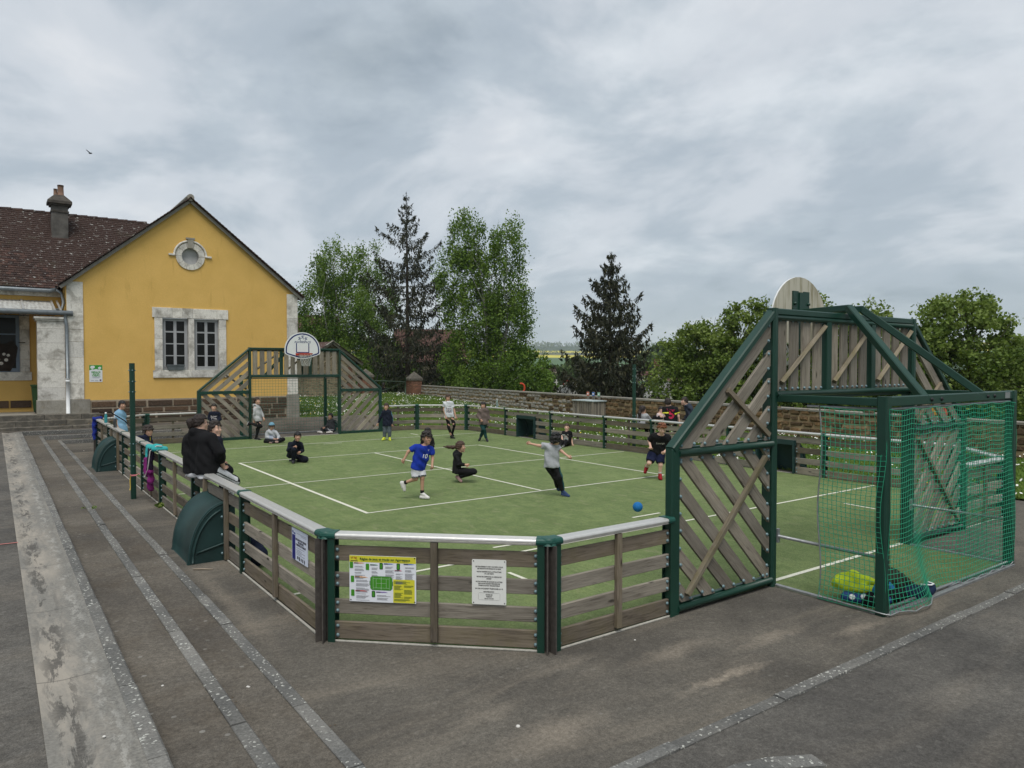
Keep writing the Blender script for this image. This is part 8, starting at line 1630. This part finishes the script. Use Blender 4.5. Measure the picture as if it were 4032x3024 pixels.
# clothes piled inside the net corner
pc = np.array([-1.2, -1.0, 0.])
blob('yellow_jacket', [((-1.44, -.72, .20), (-1.30, -.82, .23), .065, .08), ((-1.30, -.82, .22), (-1.12, -.90, .17), .08, .06), ((-1.42, -.74, .16), (-1.25, -.98, .14), .05, .05)], .012, cloth_mat('fluoyellow', (.50, .62, .03)), noise=.007, label='fluorescent yellow jacket on top of the clothes in the net corner', cat='jacket')
blob('light_blue_garment', [((-1.27, -1.03, .16), (-1.06, -1.02, .19), .05, .06), ((-1.10, -1.0, .19), (-1.06, -1.05, .15), .06, .05)], .012, cloth_mat('azure', (.035, .20, .44)), noise=.005, label='light blue garment in the middle of the clothes pile', cat='garment')
blob('olive_jacket', [((-1.02, -1.02, .20), (-.80, -1.05, .16), .09, .09), ((-.95, -.95, .26), (-.86, -1.0, .22), .07, .07), ((-.8, -1.05, .14), (-.68, -1.1, .10), .08, .06)], .012, cloth_mat('olive', (.032, .030, .022)), noise=.010, label='dark olive padded jacket at the right of the clothes pile', cat='jacket')
blob('black_garment', [((-1.36, -1.0, .06), (-.9, -1.08, .08), .07, .09), ((-1.2, -.85, .08), (-.9, -.9, .08), .08, .08)], .013, cloth_mat('pileblack', (.010, .010, .013)), noise=.008, label='black garment under the other clothes in the net corner', cat='garment')
blob('navy_jacket', [((-.86, -1.14, .09), (-.58, -1.22, .07), .07, .06), ((-.6, -1.2, .08), (-.5, -1.2, .10), .06, .04)], .012, cloth_mat('pilenavy', (.012, .022, .05)), noise=.008, label='navy jacket with white collar trim at the foot of the clothes pile', cat='jacket')
b = MB(); b.tube([(-.72, -1.2, .16), (-.62, -1.26, .15), (-.52, -1.24, .14), (-.5, -1.17, .14)], .008, 6); b.build('collar_trim', MT['white'], bpy.data.objects['navy_jacket'])
blob('patterned_garment', [((-1.44, -.80, .07), (-1.32, -1.0, .06), .05, .045), ((-1.33, -.98, .07), (-1.22, -1.10, .07), .045, .05)], .012, [cloth_mat('patblue', (.03, .07, .2))], noise=.005, label='blue and white patterned garment at the left foot of the clothes pile', cat='garment')
for k, (x, y, z) in enumerate(((-1.455, -.88, .085), (-1.40, -.97, .10), (-1.345, -1.045, .09))): b = MB(); b.dome((x, y, z), nrm((-.7, -.5, .5)), .03, .012, 8); b.build('white_patch', MT['white'], bpy.data.objects['patterned_garment'])
# backpack inside the left barrier near the first small goal
blob('dark_bag', [((-5.9, 4.02, .14), (-5.88, 4.26, .16), .13, .13), ((-5.9, 4.1, .30), (-5.9, 4.2, .30), .07, .07)], .016, cloth_mat('bagnavy', (.012, .016, .035)), noise=.006, label='dark blue bag lying on the turf behind the left planks', cat='bag')
# picnic table with the teenagers
tp = at(2660, 1690, 21.2); tx_, ty_ = tp[0], tp[1]; e = thing('picnic_table', (tx_, ty_, float(lawn_z(tx_, ty_))), 'wooden picnic table the teenagers sit on beyond the right barrier', 'table'); ux = nrm((RT[0], RT[1], 0)); uy = np.array([-ux[1], ux[0], 0]); o_ = np.array([tx_, ty_, 0.])
for k in range(5): b = MB(); c_ = o_ + uy * (-.32 + .16 * k) + [0, 0, .80]; b.beam(c_ - ux * .95, c_ + ux * .95, .145, .04, (0, 0, 1), 0, .004); b.build('top_plank', MT['wood_dark'], e)
for s_ in (-1, 1):
    for k in range(2): b = MB(); c_ = o_ + uy * s_ * (.68 + .14 * k) + [0, 0, .50]; b.beam(c_ - ux * .95, c_ + ux * .95, .13, .04, (0, 0, 1), 0, .004); b.build('bench_plank', MT['wood_dark'], e)
    for t in (-.7, .7): b = MB(); c_ = o_ + ux * t; b.beam(c_ + uy * s_ * .62 + [0, 0, .1], c_ + uy * s_ * .25 + [0, 0, .78], .05, .09); b.build('leg', MT['wood_dark'], e)
# slatted wooden box with three coloured tags in front of the wall
bc = on_z(2264, 1648, .30); x, y = bc[0] - .1, bc[1]; e = thing('slatted_bin', (x, y, .28), 'slatted wooden box with three coloured tags against the stone wall', 'bin'); ux = wd; c0 = np.array([wall_x(y) - .42, y, 0.]); W_ = .62
for s_ in range(2):
    for k in range(9):
        b = MB()
        if s_ == 0: p = c0 - wd * (W_ - k * W_ * 2 / 8) + wn_ * .32
        else: p = c0 - wd * W_ + wn_ * (.32 - k * .08)
        b.beam(p + [0, 0, .34], p + [0, 0, .98], .12 if s_ == 0 else .065, .022, wn_ if s_ == 0 else wd, 0, .003); b.build('slat', MT['wood'], e)
b = MB(); b.beam(c0 - wd * (W_ + .06) + [0, 0, 1.01], c0 + wd * (W_ + .06) + [0, 0, 1.01], .76, .04, (0, 0, 1), 0, .004); b.build('lid', plain('pale_lid', (.40, .46, .46), .5), e)
for k, cc in enumerate(((.60, .18, .10), (.06, .16, .45), (.20, .42, .28))):
    p = c0 + wd * (.42 - .36 * k) - wn_ * .28; b = MB(); b.beam(p + [0, 0, .3], p + [0, 0, 1.36], .14, .03, wn_, 0, .003); sl_ = b.build('tag_post', MT['wood'], e); b = MB(); q = p + wn_ * .02 + [0, 0, 1.27]; b.beam(q - wd * .075, q + wd * .075, .008, .15, (0, 0, 1), 0, 0); b.build('tag', plain('tag_%d' % k, cc, .6), e); b = MB(); b.beam(q - wd * .045 + wn_ * .006, q + wd * .045 + wn_ * .006, .004, .06, (0, 0, 1), 0, 0); b.build('tag_mark', MT['white'], e)
# toy tower on the wall behind the net, red thing on the wall
p = at(3800, 1640, 19.5); tt = (p[1] - wy0) / wd[1]; p = wo + wd * tt - wn_ * .2 + [0, 0, ztopf(tt) + .09]; e = thing('toy_box', p, 'small orange and yellow toy on the wall coping behind the net', 'toy'); b = MB(); b.raw([p + wd * -.22, p + wd * .05, p + wd * .05 + [0, 0, .26], p + wd * -.10 + [0, 0, .26], p + wd * -.22 - wn_ * .12, p + wd * .05 - wn_ * .12, p + wd * .05 - wn_ * .12 + [0, 0, .26], p + wd * -.10 - wn_ * .12 + [0, 0, .26]], [(0, 1, 2, 3)[::-1], (4, 5, 6, 7), (0, 1, 5, 4), (1, 2, 6, 5), (2, 3, 7, 6), (3, 0, 4, 7)]); b.build('slope', plain('toy_orange', (.55, .26, .04), .5), e)
for k in range(3): b = MB(); q = p + wd * (-.17 - .06 * k); b.beam(q - wn_ * .04, q - wn_ * .04 + [0, 0, .25], .05, .12, wn_); b.build('stripe', plain('toy_%d' % (k % 2), ((.55, .05, .03), (.6, .5, .05))[k % 2], .5), e)
p = at(2052, 1528, 41); e = thing('red_hoop', p, 'red plastic hoop leaning above the wall beside the low rounded tree', 'hoop'); b = MB(); b.tube([p + RT * .20 * math.cos(t) + np.array([0, 0, .26 * math.sin(t)]) for t in np.linspace(-1.6, 1.9, 14)], .055, 7); b.build('ring', plain('hoop_plastic', (.50, .06, .02), .5), e)
# bird
p = at(356, 604, 38); e = thing('bird', p, 'small dark bird flying high over the roof', 'bird'); b = MB(); b.tube([p - RT * .09, p - RT * .04, p + RT * .05, p + RT * .10], [.01, .03, .028, .008], 7); b.build('body', MT['black'], e)
for s_ in (-1, 1): b = MB(); q = p + FW * s_ * .02; w_ = p + FW * s_ * .22 + UP * .12 - RT * .08; b.raw([q + RT * .04, q - RT * .04, w_ - RT * .03, w_ + RT * .005, q + RT * .04 + UP * .008, q - RT * .04 + UP * .008, w_ - RT * .03 + UP * .006, w_ + RT * .005 + UP * .006], [(0, 1, 2, 3), (7, 6, 5, 4), (0, 3, 7, 4), (1, 5, 6, 2)]); b.build('wing', MT['black'], e)
# stick, stone chips, weeds
b = MB(); b.tube([(-6.54, 4.33, .012), (-6.45, 4.26, .016), (-6.35, 4.19, .012)], [.008, .010, .006], 6); b.build('stick', plain('dry_stick', (.30, .25, .19), .9), label='thin dry stick lying on the asphalt by the first small goal', cat='stick')
chips = MB(); rg = np.random.default_rng(12)
for px, py, z in ((1095, 2858, 0.), (2040, 2860, 0.), (980, 2705, Z3 - .012), (410, 2900, Z1), (975, 2704, Z3 - .01), (640, 2700, Z2 - .01), (330, 1775, 0), (2500, 2520, 0)):
    p = on_z(px, py, z); r = rg.uniform(.008, .016); chips.dome(p, (0, 0, 1), r, r * .6, 7)
chips.build('stone_chips', plain('chip_white', (.6, .58, .54), .8), kind='stuff', label='pale stone chips scattered on the asphalt', cat='gravel')
def weed(px, py, z, n, h, lab):
    p = on_z(px, py, z); rg = np.random.default_rng(int(px)); V = []; 
    for k in range(n):
        a = rg.uniform(0, 6.28); d = np.array([math.cos(a), math.sin(a), 0]); w_ = np.array([-d[1], d[0], 0]) * rg.uniform(.004, .009); b0 = p + rg.normal(0, .05, 3) * [1, 1, 0]; l = h * rg.uniform(.5, 1.2); V += [b0 - w_, b0 + w_, b0 + d * l * .7 + w_ * .6 + [0, 0, l * .8], b0 + d * l + [0, 0, l * .6]]
    bulk('weed', V, np.arange(4 * n).reshape(-1, 4), MT['blade'], attr=np.repeat(rg.random(n), 4), label=lab, cat='weed')
weed(290, 1742, 0., 60, .13, 'tuft of weeds at the foot of the far stone steps'); weed(366, 1737, 0., 40, .14, 'tuft of weeds beside the far end of the left barrier'); weed(300 + 860 / 2.5525, 1450 + 1395 / 2.5525, 0., 40, .09, 'small weed at the foot of the barrier below the plum sleeve'); weed(363, 2003, Z2, 12, .045, 'small weed growing from the middle kerb')
# leaf litter collected along the barrier foot and kerbs
rg = np.random.default_rng(44); pts = []
for k in range(900):
    t = rg.random(); 
    if k % 3 == 0: x, y, z = XA - .06 - abs(rg.normal(0, .06)), DY + t * (LEN - 2 * DY), .004
    elif k % 3 == 1: x, y, z = X3 + .02 + abs(rg.normal(0, .04)), -1.6 + t * 22, .004
    else: x, y, z = X2 + .015 + abs(rg.normal(0, .035)), -1.6 + t * 22, Z3 - .006
    pts.append((x, y, z))
pts = np.array(pts); V, F = quads(pts, rg.uniform(.006, .014, len(pts)), rg); V[:, 2] = np.maximum(V[:, 2] * .35 + .002, np.repeat(pts[:, 2], 4)); bulk('leaf_litter', V, F, plain('litter', (.11, .075, .045), .95, 0, .4, 9.), kind='stuff', label='crumbs of dead leaves gathered along the kerbs and barrier foot', cat='litter')
# ------------------------------------------------------------------ air
b = MB(); q = [(x, y, z) for x in (-6300, 6300) for y in (-6300, 6300) for z in (-16, 125)]; b.raw(q, [(0, 1, 3, 2), (4, 6, 7, 5), (0, 4, 5, 1), (2, 3, 7, 6), (0, 2, 6, 4), (1, 5, 7, 3)]); hz = b.build('haze', plain('air', (.5, .5, .5)), kind='stuff'); hm = bpy.data.materials.new('hazy_air'); hm.use_nodes = True; ht = hm.node_tree; ht.nodes.clear()
ho = ht.nodes.new('ShaderNodeOutputMaterial'); pv = ht.nodes.new('ShaderNodeVolumePrincipled'); pv.inputs['Color'].default_value = (.80, .88, .96, 1); pv.inputs['Density'].default_value = .00018; pv.inputs['Anisotropy'].default_value = 0.; ht.links.new(pv.outputs[0], ho.inputs['Volume']); hz.data.materials.clear(); hz.data.materials.append(hm)
SC.cycles.volume_bounces = 2
